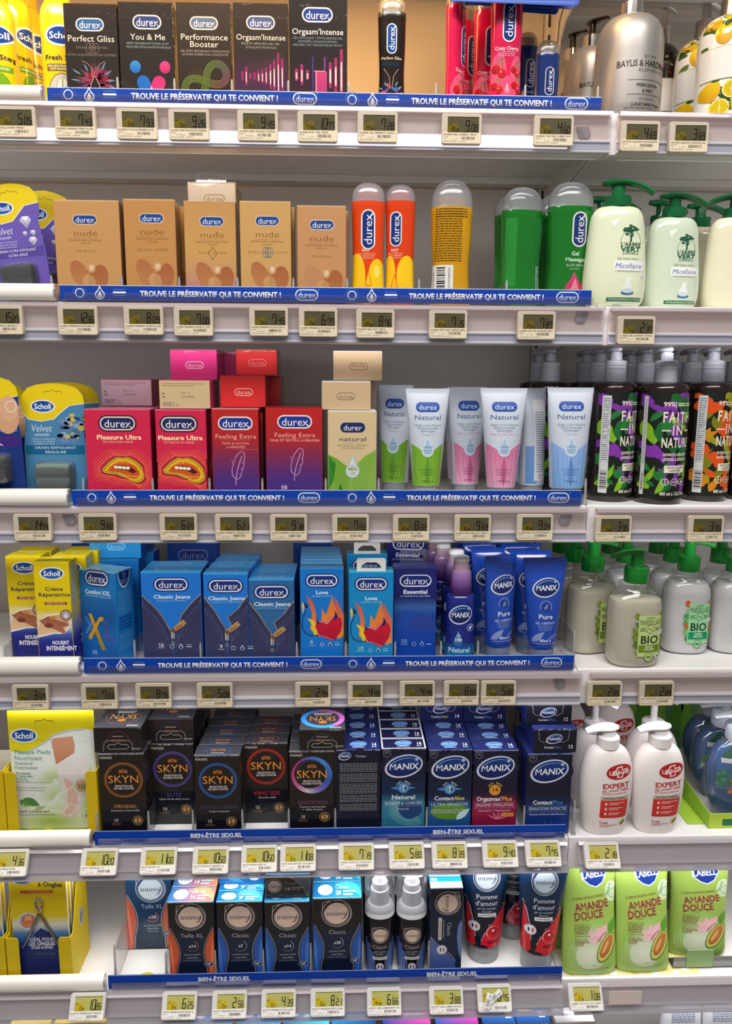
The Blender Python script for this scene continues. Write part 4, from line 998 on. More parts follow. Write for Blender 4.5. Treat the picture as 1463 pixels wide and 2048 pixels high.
blister('purple blister pack with black rollers at the left of the second shelf', 1, -22, 94, 366, .03, (104, 84, 170), (84, 64, 146), (52, 52, 56), ('GRAIN ULTRA EXFOLIANT', 'ULTRA GROS'), ry=-.10, photo=diamonds, group='purple roller packs')
blister('purple blister pack behind, only its yellow shoulder showing', 1, 16, 126, 380, .085, (104, 84, 170), (84, 64, 146), (52, 52, 56), ('GRAIN ULTRA EXFOLIANT', 'ULTRA GROS'), ry=.08, photo=diamonds, group='purple roller packs')
NUDE = (192, 143, 88)
def art_nude(sub, sub2=None, dy=0, mk=None, tone=None, k=1.0, x=None):
    def f(b, w, h):
        c = w / 2 + 4 if x is None else x; br = (122, 80, 44)
        durex(b, c, 40 + dy, 50 * k, 20 * k, blue=(18, 64, 140), ring=(206, 182, 150), L=2, txt=(226, 224, 222))
        b.text('nude', c, 66 + dy, 50 * k, 11.5 * k, br, st=-1, L=2); b.rect(c - 24, 75.5 + dy, 48, .6, (150, 104, 62), L=2)
        b.text('SENSATION PEAU CONTRE PEAU', c, 80 + dy, 66 * k, 3.2, (140, 96, 56), st=1); b.text('ULTRA FIN', c, 85.5 + dy, 21, 3.2, (140, 96, 56), st=1)
        b.text(sub, c, 101 + dy, (len(sub) * 4.9 if not sub2 else sub2), 4.6, (112, 74, 40), st=0, L=2, track=.28)
        if mk == 'drop':
            for q in (-5, 0, 5): b.ring(c + q, 101 + dy, 6, 10.5, 1.1, (62, 110, 140), L=3)
        if mk == 'dia':
            s = 12; cy = 102 + dy
            for q in range(4): p = [(c, cy - s), (c + s * .72, cy), (c, cy + s), (c - s * .72, cy)]; b.line([p[q], p[(q + 1) % 4]], 1.0, (110, 72, 50), L=3)
        A, B_ = tone or ((168, 104, 62), (184, 124, 76))
        y = 142 + dy
        b.ell(c - 14, y + 6, 17 * k, 31 * k, A, L=3, rot=-28, col2=B_, n=36); b.ell(c + 22, y + 12, 19 * k, 27 * k, (160, 92, 52), L=4, rot=18, col2=(176, 112, 66), n=36); b.ell(c + 3, y + 20, 13, 15, (196, 146, 92), L=5, rot=-20)
        for q in range(5): b.ring(c + 22, y + 12, (19 - q * 3) * k, (27 - q * 4) * k, .4, (164, 98, 58), L=5, rot=18, n=20)
        b.glow(c + 9, y - 8, 8, 10, (236, 214, 178), (184, 128, 80), L=6); 
        for a in (25, 60, 100, 140, 200, 250): b.leaf(c + 9, y - 8, c + 9 + 15 * math.cos(math.radians(a)), y - 8 - 12 * math.sin(math.radians(a)), .8, (226, 196, 152), L=7)
    return f
NT = (218, 186, 146)
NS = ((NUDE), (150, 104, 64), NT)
R = carton('condom_box', 'wide tan carton leftmost among the five tan ones, captioned in spaced brown capitals', 1, 105, 237, 400, .012, .042, NS, art_nude('ORIGINAL', x=62, dy=-2), group=None)
files(R, ['tan carton behind the wide leftmost tan one', 'third tan carton in the leftmost tan file'], group='tan cartons queued behind')
R2 = carton('condom_box', 'tan carton with a brown fold line above its twin petals, second of the tan ones', 1, 245, 349, 398, .012, .036, ((188, 134, 76), (150, 104, 64), NT), lambda b, w, h: (art_nude('EXTRA LARGE', 60, dy=-3)(b, w, h), b.rect(2, 108, w - 4, .9, (206, 160, 106), L=2)))
for k in range(3): dup(R2.t, (R2.X + .008 + .002 * k, R2.Y + .045 + k * .0385, R2.z), 'tan carton number %s behind the fold-line carton' % ('one', 'two', 'three')[k], group='tan cartons queued behind')
R3 = carton('condom_box', 'tan carton fading to mauve at its foot, with a small diamond outline', 1, 366, 470, 402, .012, .036, NS, art_nude('SANS LATEX', 56, mk='dia', dy=-1), grad=[(0, (190, 140, 82)), (.5, (196, 150, 84)), (.72, (190, 140, 100)), (1, (166, 112, 150))])
files(R3, ['tan carton behind the diamond-outline carton'], group='tan cartons queued behind')
def art_lying(b, w, h):
    b.rect(3, 3, w - 6, h - 6, (226, 206, 178), L=1); durex(b, w * .55, h * .55, 42, 16, blue=(226, 206, 178), ring=(160, 120, 90), txt=(160, 120, 90), L=2)
R3b = carton('condom_box', 'small shiny tan carton lying on top with a clear hang tab, second shelf', 1, 374, 471, 364, .088, .07, ((214, 184, 150), (170, 120, 80), NT), art_lying, base=R3.top + .0006, tab=(46, 60, 23, .01))
R4 = carton('condom_box', 'tan carton with blue interlaced drop outlines', 1, 478, 581, 402, .012, .036, ((196, 152, 90), (150, 104, 64), NT), art_nude('EXTRA LUBRIFICATION', 80, mk='drop', dy=-2))
files(R4, ['tan carton behind the interlaced-drops carton'], group='tan cartons queued behind', dx=.003)
R5 = carton('condom_box', 'smallest and lowest tan carton, rightmost of the five', 1, 593, 692, 411, .012, .034, ((190, 138, 90), (150, 104, 64), NT), art_nude('ORIGINAL', 40, dy=-3, x=50, tone=((182, 130, 86), (186, 136, 92)), k=1.02))
files(R5, ['tan carton behind the rightmost tan one'], group='tan cartons queued behind', dx=.004, dz=0)
for r_, nm in ((R, 'wide leftmost tan carton'), (R4, 'interlaced-drops carton'), (R5, 'rightmost tan carton')):
    c = new('clear_plastic'); ww = r_.w * .27; c.prism([(-ww, 0), (ww, 0), (ww * .9, .004), (ww * .5, .006), (-ww * .5, .006), (-ww * .9, .004)], r_.d + .002 - .001, r_.d + .0016, (238, 230, 225), axis='y')
    o = c.build('hang_tab', r_.t); o.location = (0, -.002, r_.h - .0005)
for px, l in ((101, 'clear divider left of the wide tan carton, second shelf'), (242, 'clear divider right of the wide tan carton, second shelf'), (357, 'clear divider left of the mauve-footed tan carton, second shelf'), (474, 'clear divider right of the mauve-footed tan carton, second shelf'), (586, 'clear divider left of the rightmost tan carton, second shelf'), (694, 'clear divider right of the rightmost tan carton, second shelf'), (838, 'clear divider left of the yellow bottle, second shelf'), (1014, 'clear divider left of the green bottles, second shelf')):
    divider(1, px, l)
def art_hot(b):
    vdurex(b, 32, 91, 76, 28, L=3, blue=(20, 48, 118)); b.text('HOT', 28, 130, 16, 5.6, (246, 226, 210), L=2)
    for k in range(3): b.text('GEL LUBRIFIANT EFFET', 30, 137 + k * 4, 34 - 3 * k, 2.2, (250, 190, 150), L=2)
    b.ell(10, 180, 17, 44, (246, 194, 20), L=1, n=30); b.ell(50, 186, 18, 40, (248, 200, 24), L=1, n=30); b.ell(30, 214, 26, 20, (246, 180, 20), L=1, n=30)
    b.drop(33, 184, 13, 30, (226, 110, 20), L=4); b.drop(33, 185, 10, 25, (250, 190, 30), L=5); b.ell(50, 170, 6, 12, (252, 222, 90), L=3)
OR = (222, 66, 14)
gel_bottle('taller orange gel bottle, left of the two orange ones', 1, 703, 769, 366, .034, 402, OR, art_hot, cap=(222, 214, 220), waist=.92, ratio=.58)
def art_hot2(b):
    vdurex(b, 20, 86, 66, 23, L=3, blue=(20, 48, 118)); b.text('HOT', 18, 126, 14, 5.2, (246, 226, 210), L=2)
    for k in range(3): b.text('GEL LUBRIFIANT', 20, 132 + k * 4, 30 - 3 * k, 2.2, (250, 190, 150), L=2)
    b.ell(9, 172, 11, 36, (246, 190, 20), L=1, n=30); b.ell(42, 176, 20, 40, (248, 200, 24), L=1, n=30); b.ell(26, 206, 26, 20, (246, 180, 20), L=1, n=30)
    b.drop(18, 186, 13, 30, (226, 110, 20), L=4); b.drop(18, 187, 10, 25, (250, 180, 30), L=5)
gel_bottle('shorter orange gel bottle, right of the two orange ones', 1, 770, 829, 370, .04, 401, (218, 62, 14), art_hot2, cap=(222, 214, 220), waist=.92, ratio=.58)
def art_yellow(b):
    b.scribble(8, 56, 52, 22, 4.6, 2.0, (92, 72, 10), L=2, seed=3); b.scribble(8, 56, 62, 4, 4.6, 1.8, (92, 72, 10), L=3, seed=4)
    b.rect(2, 162, 42, 60, (226, 224, 218), L=2, nx=10, ny=3); b.barcode(12, 166, 16, 48, L=3, horiz=True, seed=9); b.text('EXP 2026-02', 7, 190, 30, 3, (90, 90, 90), L=3, rot=-90, st=0); b.text('3059948000', 36, 190, 46, 4.4, (90, 90, 90), L=3, rot=-90, st=0)
gel_bottle('yellow massage gel bottle turned to show its small print and barcode', 1, 860, 943, 362, .045, 413, (206, 148, 8), art_yellow, cap=(214, 212, 216), waist=.88, ratio=.62, bodym='gel')
GRN = (16, 112, 30)
def art_green_side(b): b.rect(4, 60, 20, 130, (38, 134, 52), L=1, nx=6); b.rect(64, 60, 16, 120, (40, 120, 60), L=1, nx=4); b.scribble(66, 150, 12, 12, 4, 1.6, (210, 226, 226), L=2)
def art_green(b):
    vdurex(b, 57, 91, 66, 29, L=3, blue=(22, 50, 112)); b.text('Gel', 51, 136, 15, 7.5, (214, 236, 212), L=2); b.text('Massage', 51, 147, 38, 7.2, (214, 236, 212), L=2); b.text('ALOE VERA', 51, 158, 34, 4.6, (190, 220, 180), L=2, st=0); b.text('DOUCEUR', 51, 165, 20, 3, (170, 205, 160), L=2, st=0)
    b.drop(51, 196, 36, 52, (200, 70, 108), L=2, col2=(190, 40, 90)); b.drop(53, 199, 18, 34, (228, 130, 156), L=3); [b.leaf(51, 214, 51 + q, 202 - abs(q) * .0, 5, (110, 150, 50), L=4) for q in (-10, -4, 3, 9)]
gel_bottle('green massage gel bottle with upright badge and pink drop', 1, 1093, 1182, 366, .05, 412, GRN, art_green, cap=(214, 216, 218), waist=.9, ratio=.6, bodym='gel')
gel_bottle('green massage gel bottle without badge, left of the badged one', 1, 1000, 1083, 376, .062, 420, GRN, art_green_side, cap=(214, 216, 218), waist=.9, ratio=.6, bodym='gel', rz=.15)
gel_bottle('green massage gel bottle behind the badgeless one', 1, 986, 1062, 390, .13, 430, GRN, art_green_side, cap=(214, 216, 218), waist=.9, ratio=.6, bodym='gel', rz=.1)
gel_bottle('green massage gel bottle behind the badged one', 1, 1072, 1150, 388, .12, 428, GRN, art_green_side, cap=(214, 216, 218), waist=.9, ratio=.6, bodym='gel', rz=.1)
# right bay: pump soaps with green heads
CREAM = (226, 232, 200)
def tree_art(b):
    x = 81; g = (26, 92, 62); r = random.Random(2)
    for k in range(46):
        a = r.uniform(0, 6.28); q = r.uniform(2, 15); b.ell(x + q * math.cos(a), 113 + q * .72 * math.sin(a) - 2, 2.6, 2.1, g, L=2, n=8)
    b.line([(x, 118), (x - .6, 134)], 2.6, g, L=2, wd2=4)
    for a in (-30, -10, 12, 32): b.line([(x, 127), (x + 12 * math.sin(math.radians(a)), 116)], 1.2, g, L=2)
    b.ring(x, 133, 21, 24, .9, (120, 160, 130), L=2)
    b.text("L'ARBRE", x, 139, 41, 7.6, g, st=1, L=3); b.text('VERT', x, 149, 40, 9.4, g, st=2, L=3); b.text('bien-être', x, 157, 33, 5.4, (92, 136, 108), st=0, L=3)
    b.poly([(41, 93), (61, 86), (46, 107)], (244, 244, 232), L=2); b.ring(108, 104, 7, 9, .8, (246, 246, 236), L=2); b.text('95%', 108, 102, 10, 4, (246, 246, 236), L=2)
    b.text('Gel lavant mains', 77, 168, 44, 4.4, (110, 130, 110), st=0, L=2); b.rect(48, 173, 62, 20, (240, 241, 236), L=2, nx=8); b.text('Micellaire', 79, 183, 54, 10.5, (58, 92, 168), st=0, shear=.2, L=3); b.text('Fleurs de Lotus & Aloe vera', 79, 194, 46, 3, (110, 130, 110), st=0, L=3)
    b.leaf(104, 200, 114, 206, 7, (238, 238, 228), L=3); b.leaf(106, 207, 114, 200, 6, (204, 214, 232), L=3)
    b.drop(78, 222, 20, 36, (236, 240, 236), L=2); b.ell(78, 238, 13, 4.6, (66, 110, 168), L=3); b.ell(78, 234, 11, 5, (206, 220, 224), L=4); b.drop(82, 210, 6, 10, (246, 248, 244), L=3)
    b.rrect(74, 252, 71, 7.6, 1, (26, 112, 66), L=2); b.text('HYPOALLERGÉNIQUE & PH NEUTRE', 74, 252, 64, 3.6, (196, 224, 196), st=1, L=3)
    b.rect(52, 262, 16, 6, (176, 196, 160), L=2); b.rect(74, 267, 5.6, 2.2, (40, 50, 110), L=2); b.rect(79.6, 267, 5.6, 2.2, (240, 240, 240), L=2); b.rect(85.2, 267, 5.6, 2.2, (200, 50, 46), L=2)
def arbre(label, x0, x1, ytop, Yc, ang=-12, col=CREAM, art=tree_art, rz=0.0, k=1.0):
    r = vessel('hand_soap', label, 'soap bottle', 1, x0, x1, ytop, Yc, rz, 'cream hand soaps with green pumps'); w = (x1 - x0) / 2; s = w / 61.5; hp = r.hp
    P = [(58, 22), (60, 36), (66, 44), (80, 51), (112, 54.5), (160, 58.5), (205, 61.5), (235, 61), (256, 57), (264.8, 50)]
    f = hp / 265.0
    part(r, 'bottle', [(y * f, q * s) for y, q in P], col, m='gel', ratio=.56, e=2.3, art=(lambda b: art(Sc(b, s, f))) if art else None, n=40)
    c = part(r, 'pump', [(37 * f, 22 * s), (38 * f, 25 * s), (56 * f, 25 * s), (59.5 * f, 24 * s)], (12, 100, 52), m='gloss_plastic', ratio=1, e=2, sm=0, n=24)
    pump_head(r, 1 * f, c, (14, 108, 56), ang, 66 * s, 40 * s, 17 * f, droop=.32, stem=(12.5 * s, 16 * f, 37 * f), back=.48, tipw=.5, name='pump_head')
    return r
class Sc:
    """the same printed artwork at another print size"""
    def __init__(s, b, kx, ky, dx=0.0, dy=0.0): s.b = b; s.m = b.map; s.ky = ky; b.kx = kx; b.map = lambda x, y, L: s.m(x * kx + dx, y * ky + dy, L)
    def __getattr__(s, n): return getattr(s.b, n)
arbre('largest cream hand soap beside the green gel bottle, tree emblem facing out', 1169, 1293, 357, .025)
arbre('cream hand soap second from the left, greener and slightly lower, tree emblem facing out', 1287, 1400, 384, .052, col=(208, 220, 196))
arbre('cream hand soap at the right frame edge with its pump cut by the frame', 1408, 1522, 384, .060, col=(232, 226, 196), art=None, ang=170)
arbre('cream hand soap behind the largest one, only its dark green pump showing', 1150, 1250, 392, .13, art=None, ang=10)
arbre('second rear cream hand soap, pump right behind the largest one', 1172, 1270, 396, .20, art=None, ang=0)
arbre('cream hand soap behind the second one, pump at its left shoulder', 1268, 1366, 398, .205, art=None, ang=8)
arbre('cream hand soap behind, its pump between the second and third front soaps', 1346, 1444, 404, .145, art=None, ang=-5, col=(232, 226, 196))
arbre('cream hand soap behind the one at the right frame edge', 1375, 1480, 440, .11, art=None, ang=60, col=(232, 226, 196)) if 0 else None
# ------------------------------------------------------------------ third shelf
def heel(b, w):
    b.rect(w * .5, 78, w * .5 - 8, 36, (58, 104, 170), L=3); b.ell(w * .78, 84, w * .2, 34, (206, 156, 120), L=4, n=28); b.ell(w * .82, 66, w * .16, 26, (214, 166, 132), L=5); b.ring(w * .86, 62, 12, 12, 1.6, (232, 226, 216), L=6); b.rect(w * .5, 122, w * .5 - 5, 12, (64, 36, 120), L=4)
SB = (72, 128, 168)
blister('dark blue blister pack with a bare heel picture, cut by the left frame edge', 2, -82, 38, 752, .012, (20, 50, 120), (58, 34, 120), (44, 46, 52), ('PEAUX SECHES', 'EXTRA'), photo=heel, group='blue roller packs', ry=-.02)
blister('dark blue blister pack right behind the heel picture pack', 2, -64, 52, 762, .075, (20, 50, 120), (58, 34, 120), (44, 46, 52), ('PEAUX SECHES', 'EXTRA'), photo=heel, group='blue roller packs')
blister('light blue blister pack with grey-green rollers and pebbles, left of the lips cartons', 2, 39, 166, 766, .03, SB, (16, 96, 136), (122, 146, 132), ('GRAIN EXFOLIANT', 'REGULAR'), photo=pebbles, group='blue roller packs')
blister('light blue blister pack second in the pebbles file', 2, 62, 184, 764, .10, SB, (16, 96, 136), (122, 146, 132), ('GRAIN EXFOLIANT', 'REGULAR'), photo=pebbles, group='blue roller packs')
blister('light blue blister pack rearmost in the pebbles file', 2, 76, 196, 764, .165, SB, (16, 96, 136), (122, 146, 132), ('GRAIN EXFOLIANT', 'REGULAR'), photo=pebbles, group='blue roller packs')
def smooth_loop(P, n=4):
    o = []; N = len(P)
    for i in range(N):
        a, b, c, d = P[i - 1], P[i], P[(i + 1) % N], P[(i + 2) % N]
        for k in range(n):
            t = k / n; o.append(tuple(.5 * (2 * b[j] + (c[j] - a[j]) * t + (2 * a[j] - 5 * b[j] + 4 * c[j] - d[j]) * t * t + (3 * b[j] - a[j] - 3 * c[j] + d[j]) * t ** 3) for j in (0, 1)))
    return o
LIP = [(-39, 2), (-33, -4), (-25, -12), (-16, -18), (-8, -22), (-1, -20.5), (6, -22), (15, -19), (25, -13), (34, -4), (39, 6), (40, 14), (36, 21), (28, 25), (18, 24), (8, 19), (-3, 12), (-14, 8), (-26, 7), (-34, 5)]
LIP = smooth_loop(LIP)
def art_lips(cx):
    def f(b, w, h):
        durex(b, cx - 7, 29, 71, 28, blue=(24, 36, 92), ring=(240, 206, 176), dark=(24, 30, 74), L=3)
        b.text('Pleasure Ultra', cx - 5, 57, 90, 8.8, (246, 216, 172), st=2, L=2); b.text('TEXTURE ULTRA PERLÉE', cx - 8, 66.5, 62, 3.8, (238, 160, 140), L=2)
        y = 122; S = lambda k, o=0: [(max(1.5, min(w - 1.5, cx + x * k + o * (1 if x > 0 else -1))), y + q * k + o * (1 if q > 2 else -1) * .9) for x, q in LIP]
        for n, (o, c) in enumerate(((20, (228, 76, 70)), (16, (236, 96, 66)), (12, (240, 116, 60)), (8.5, (244, 140, 56)))):
            p = S(1, o); b.line(p + [p[0]], 1.3, c, L=2)
        b.poly(S(1, 4), (60, 26, 22), L=3); b.poly(S(1, 2.6), (238, 196, 40), L=4); b.poly(S(1, 1), (92, 44, 20), L=5); b.poly(S(1), (226, 178, 26), L=6)
        b.poly([(cx + x * .84, y + q * .76 + .6) for x, q in LIP], (206, 84, 26), L=7)
        b.poly([(cx - 22, y - 2), (cx - 14, y - 8), (cx, y - 8), (cx + 14, y - 6), (cx + 28, y + 5), (cx + 20, y + 9), (cx + 6, y + 2), (cx - 10, y + 1)], (76, 22, 30), L=8)
        for k in range(4): b.ell(cx - 14 + k * 8, y - 4 + k * .6, 4.6, 3.4, (238, 226, 196), L=9, n=12)
        for k in range(13): t = -1.0 + k / 6; b.ell(cx + 30 * t, y - 14 * (1 - t * t) ** .5 if abs(t) < 1 else y, 1.2, 1.2, (244, 206, 80), L=9, n=8)
        for k in range(10): b.ell(cx - 8 + k * 4.6, y + 9 + 6 * math.sin(k / 4.2), 1.2, 1.2, (250, 226, 120), L=9, n=8)
    return f
PK = (206, 34, 72)
PS = (PK, (150, 22, 56), (214, 110, 140))
def plain_top(b, w, h): pass
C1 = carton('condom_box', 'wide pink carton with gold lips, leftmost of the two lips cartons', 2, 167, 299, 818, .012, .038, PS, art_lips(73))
files(C1, ['pink lips carton second behind the wide leftmost one', 'pink lips carton third behind the wide leftmost one', 'pink lips carton rearmost behind the wide leftmost one'], group='pink lips cartons queued behind')
C2 = carton('condom_box', 'narrower pink carton with gold lips, right of the wide one', 2, 309, 411, 819, .012, .038, PS, art_lips(54))
files(C2, ['pink lips carton second behind the narrower one', 'pink lips carton third behind the narrower one'], group='pink lips cartons queued behind', dx=.003)
def end_print(bg):
    def f(b, w, h):
        b.rect(1.5, 3, w - 3, h - 4.5, bg, L=1); k = (98, 84, 70)
        for q in range(2): b.rect(6, 7 + q * 4, w * .82 - q * 20, 1.3, tuple(int(c * .72) for c in bg), L=2)
        b.text('2026 - 12', w * .52, h * .44, w * .2, 3.4, k, st=0, L=2); b.text('1001000494', w * .56, h * .58, w * .26, 3.6, k, st=0, L=2)
        b.poly([(6, h * .5), (10, h * .5), (8, h * .42)], (50, 46, 60), L=2); b.rect(6, h * .56, 7, 3, tuple(int(c * .7) for c in bg), L=2)
        b.rect(6, h - 13, 24, 8, (120, 104, 120), L=2); b.rect(7, h - 12, 22, 6, bg, L=3); b.text('PAP', 17, h - 9, 16, 4, (96, 84, 100), L=4); p = [(33, h - 5), (39, h - 5), (36, h - 11)]; b.line(p + [p[0]], .9, (96, 84, 100), L=2)
    return f
def end_logo(bg, ln, flip=False, x=.52, y=.52):
    def f(b, w, h):
        durex(b, w * x, h * y, 37, 15, blue=bg, ring=ln, txt=ln, L=2, rot=180 if flip else 0)
    return f
T0 = C1.top + .0008
carton('condom_box', 'pale pink end of a carton lying on the wide lips carton', 2, 201, 302, 758, .125, .085, ((232, 196, 208), (196, 40, 100), (214, 90, 130)), end_print((226, 196, 208)), base=T0)
B1 = carton('condom_box', 'beige end of a pink carton lying on the narrower lips carton', 2, 317, 419, 760, .018, .085, ((206, 180, 136), (206, 40, 104), (222, 110, 140)), end_print((202, 178, 134)), base=C2.top + .0008)
B2 = carton('condom_box', 'magenta end of a carton lying on the beige-ended one, pale outlined badge', 2, 339, 433, 699, .05, .08, ((216, 52, 130), (170, 30, 100), (206, 60, 120)), end_logo((216, 52, 130), (240, 190, 214)), base=B1.top + .0008)
dup(B2.t, (B2.X + .018, B2.Y + .082, B2.z), 'magenta carton lying behind the topmost magenta one', group='cartons lying on the lips cartons')
def feather(b, cx, cy, h, col):
    k = h / 70.0; P = lambda L_: [(cx + x * k, cy + y * k) for x, y in L_]
    b.line(P([(-6, 35), (-5, 20), (-2, 4), (3, -12), (8, -26)]), 1.5 * k, col, L=3)
    b.line(P([(-6, 22), (-13, 14), (-13, 0), (-10, -8), (-13, -18), (-8, -12), (-6, -22), (0, -30), (6, -36), (12, -34), (14, -24), (12, -14), (7, -10), (13, -12), (11, -2), (5, 2), (9, 1), (7, 10), (3, 12), (7, 16), (2, 20), (-3, 24)]), 1.3 * k, col, L=3)
GR = [(0, (186, 32, 30)), (.32, (172, 34, 38)), (.52, (118, 40, 84)), (.75, (74, 42, 124)), (1, (78, 46, 132))]
def art_feel(cx, fs, two, n16):
    def f(b, w, h):
        durex(b, cx, 29.5, 70, 27, blue=(30, 52, 142), ring=(242, 222, 214), dark=None, L=3)
        b.text('Feeling Extra', cx, 56, 83, 8.6, (236, 170, 156), st=0, L=2); b.rect(cx - 30, 63, 60, .6, (226, 120, 110), L=2)
        if two: b.text('FINS & EXTRA', cx, 70, 55, 4.4, (228, 140, 130), L=2); b.text('LUBRIFIÉS', cx, 77.5, 38, 4.4, (228, 140, 130), L=2); b.rect(w * .5, 82, w * .48, .6, (214, 110, 100), L=2)
        else: b.text('FINS ET EXTRA LUBRIFIÉS', cx, 67, 100, 4.4, (232, 150, 140), L=2)
        feather(b, cx + 4, 116 if not two else 121, fs, (206, 160, 214))
        if n16: b.rrect(36, 163, 15, 10, 3, (112, 86, 156), L=2); b.text('16', 36, 162, 12, 7, (226, 206, 216), L=3)
    return f
F1 = carton('condom_box', 'narrower red-to-purple carton with a pale feather outline', 2, 422, 516, 817, .012, .036, ((186, 32, 30), (120, 26, 40), (214, 150, 150)), art_feel(47.5, 68, True, False), grad=GR)
files(F1, ['red feather carton second behind the narrower one', 'red feather carton third behind the narrower one', 'red feather carton rearmost behind the narrower one'], group='red feather cartons queued behind', dx=.0025)
F2 = carton('condom_box', 'wider red-to-purple carton with a pale feather outline and the number 16', 2, 530, 644, 814, .012, .036, ((190, 28, 28), (120, 26, 40), (120, 40, 52)), art_feel(58.5, 66, False, True), grad=GR)
files(F2, ['red feather carton second behind the wider one', 'red feather carton third behind the wider one', 'red feather carton rearmost behind the wider one'], group='red feather cartons queued behind')
RD = ((200, 40, 40), (150, 24, 30), (196, 60, 60))
D1 = carton('condom_box', 'red end of a carton lying on the narrower feather carton', 2, 439, 530, 751, .04, .08, RD, end_logo((200, 40, 40), (240, 180, 170)), base=F1.top + .0008)
dup(D1.t, (D1.X + .016, D1.Y + .083, D1.z), 'red carton lying behind the red-ended one', group='red cartons lying on the feather cartons')
carton('condom_box', 'topmost red carton end, stacked on the lying red carton', 2, 471, 553, 699, .055, .075, RD, end_logo((196, 40, 44), (220, 120, 116)), base=D1.top + .0008)
def art_leafy(b, w, h):
    durex(b, 50, 34, 50, 20, blue=(22, 42, 96), ring=(22, 42, 96), L=2)
    b.text('natural', 50, 57, 56, 8.8, (44, 56, 72), st=0, L=2); b.rect(28, 65, 44, .6, (150, 134, 110), L=2)
    b.text('FINS AVEC UN LUBRIFIANT', 50, 70, 62, 3.3, (150, 128, 94), L=2); b.text('CONÇU POUR ELLE', 50, 75.3, 45, 3.3, (150, 128, 94), L=2)
    b.poly([(1, 88), (20, 98), (36, 110), (46, 126), (46, h - 2), (1, h - 2)], (104, 156, 42), L=2, col2=(136, 176, 72)); b.poly([(w - 1, 79), (74, 92), (58, 108), (44, 130), (38, h - 2), (w - 1, h - 2)], (122, 168, 54), L=3, col2=(140, 178, 84))
    for k in range(6): b.line([(6 + k * 6, 100 + k * 4), (16 + k * 5, 140), (20 + k * 4, h - 4)], .6, (88, 138, 36), L=4)
    for k in range(6): b.line([(w - 6 - k * 7, 88 + k * 6), (w - 16 - k * 6, 130), (w - 26 - k * 5, h - 4)], .6, (104, 148, 46), L=4)
    b.poly([(14, h - 2), (26, 146), (36, h - 2)], (30, 116, 44), L=5); b.poly([(1, 90), (16, 106), (12, 140), (1, 160)], (52, 130, 34), L=4)
    b.drop(50, 112, 30, 50, (176, 196, 190), L=6, col2=(120, 160, 170)); b.drop(50, 114, 26, 42, (206, 214, 200), L=7); b.text('98%', 50, 118, 20, 6.5, (48, 62, 76), st=0, L=8); b.text('Lubrifiant', 50, 111, 14, 2.6, (80, 92, 100), L=8, st=0); b.text("d'origine", 50, 124, 13, 2.6, (80, 92, 100), L=8, st=0); b.text('naturelle', 50, 128.5, 13, 2.6, (80, 92, 100), L=8, st=0)
BG = (208, 184, 142)
N1 = carton('condom_box', 'cream carton with green leaves and a clear drop', 2, 655, 753, 821, .012, .038, (BG, (216, 214, 220), (228, 220, 208)), art_leafy, m='matt_carton')
files(N1, ['cream leaf carton behind the front one', 'third cream leaf carton in its file'], group='cream leaf cartons queued behind')
BE = (200, 172, 136)
G1 = carton('condom_box', 'beige end of a carton lying on the cream leaf carton', 2, 643, 741, 762, .018, .08, (BE, (222, 218, 226), (232, 226, 220)), end_logo(BE, (140, 110, 84), x=.49, y=.53), base=N1.top + .0008)
dup(G1.t, (G1.X + .012, G1.Y + .083, G1.z), 'white-sided carton lying behind the beige-ended one', group='cartons lying on the cream leaf carton')
carton('condom_box', 'topmost beige carton end with an upside-down outlined badge', 2, 666, 764, 702, .045, .08, (BE, (196, 186, 210), (236, 232, 228)), end_logo(BE, (140, 110, 84), flip=True), base=G1.top + .0008)
for px, l in ((165, 'clear divider left of the wide lips carton, third shelf'), (304, 'clear divider between the two lips cartons, third shelf'), (418, 'clear divider left of the narrower feather carton, third shelf'), (524, 'clear divider between the two feather cartons, third shelf'), (651, 'clear divider left of the cream leaf carton, third shelf'), (757, 'clear divider right of the cream leaf carton, third shelf'), (1172, 'clear divider at the right end of the third blue strip')): divider(2, px, l, hh=.04)
# soft tubes standing on their caps
def gel_tube(label, i, x0, x1, ytop, Yc, xb0, xb1, yb, ycap, col, art, capcol, rz=0.0, ry=0.0, group=None, m='soft_plastic', top=None, slant=0.0, rx=0.0):
    r = vessel('gel_tube', label, 'tube', i, x0, x1, ytop, Yc, rz, group); hp = r.hp; W = (x1 - x0) / 2; B = (xb1 - xb0) / 2; yb -= ytop
    X, _ = at((xb0 + xb1) / 2, yb + ytop, Yc); r.t.location.x = X
    r.t.rotation_euler = (rx, ry, rz)
    P = [(0, W, .035), (9, W, .035), (11, W * .985, .06)]
    for k in range(1, 9):
        f = k / 8; P.append((11 + (yb - 13) * f, W * .985 + (B - W * .985) * f, .06 + .84 * f ** .72))
    P += [(yb, B * .97, .9)]
    R = prof(P, hp, r.sc, .5, 2.0); R = [(a, b_, c, 2.0 + 2.2 * max(0, 1 - c / b_ / .5), e) for a, b_, c, d, e in R]
    b = new(m); b.loft(R, col, n=40)
    if top: b.use('plastic')
    b.use(m); b.wrap(R, x1 - x0, hp, r.sc); art(b, W, yb)
    b.build('tube_body', r.t)
    part(r, 'cap', [(yb - .2, B * .84), (yb + 2, B * .88), (hp - 1.2, B * .88), (hp, B * .84)], capcol, m='frost_plastic' if capcol[2] > 180 else 'plastic', ratio=.95, e=2, sm=0)
    return r
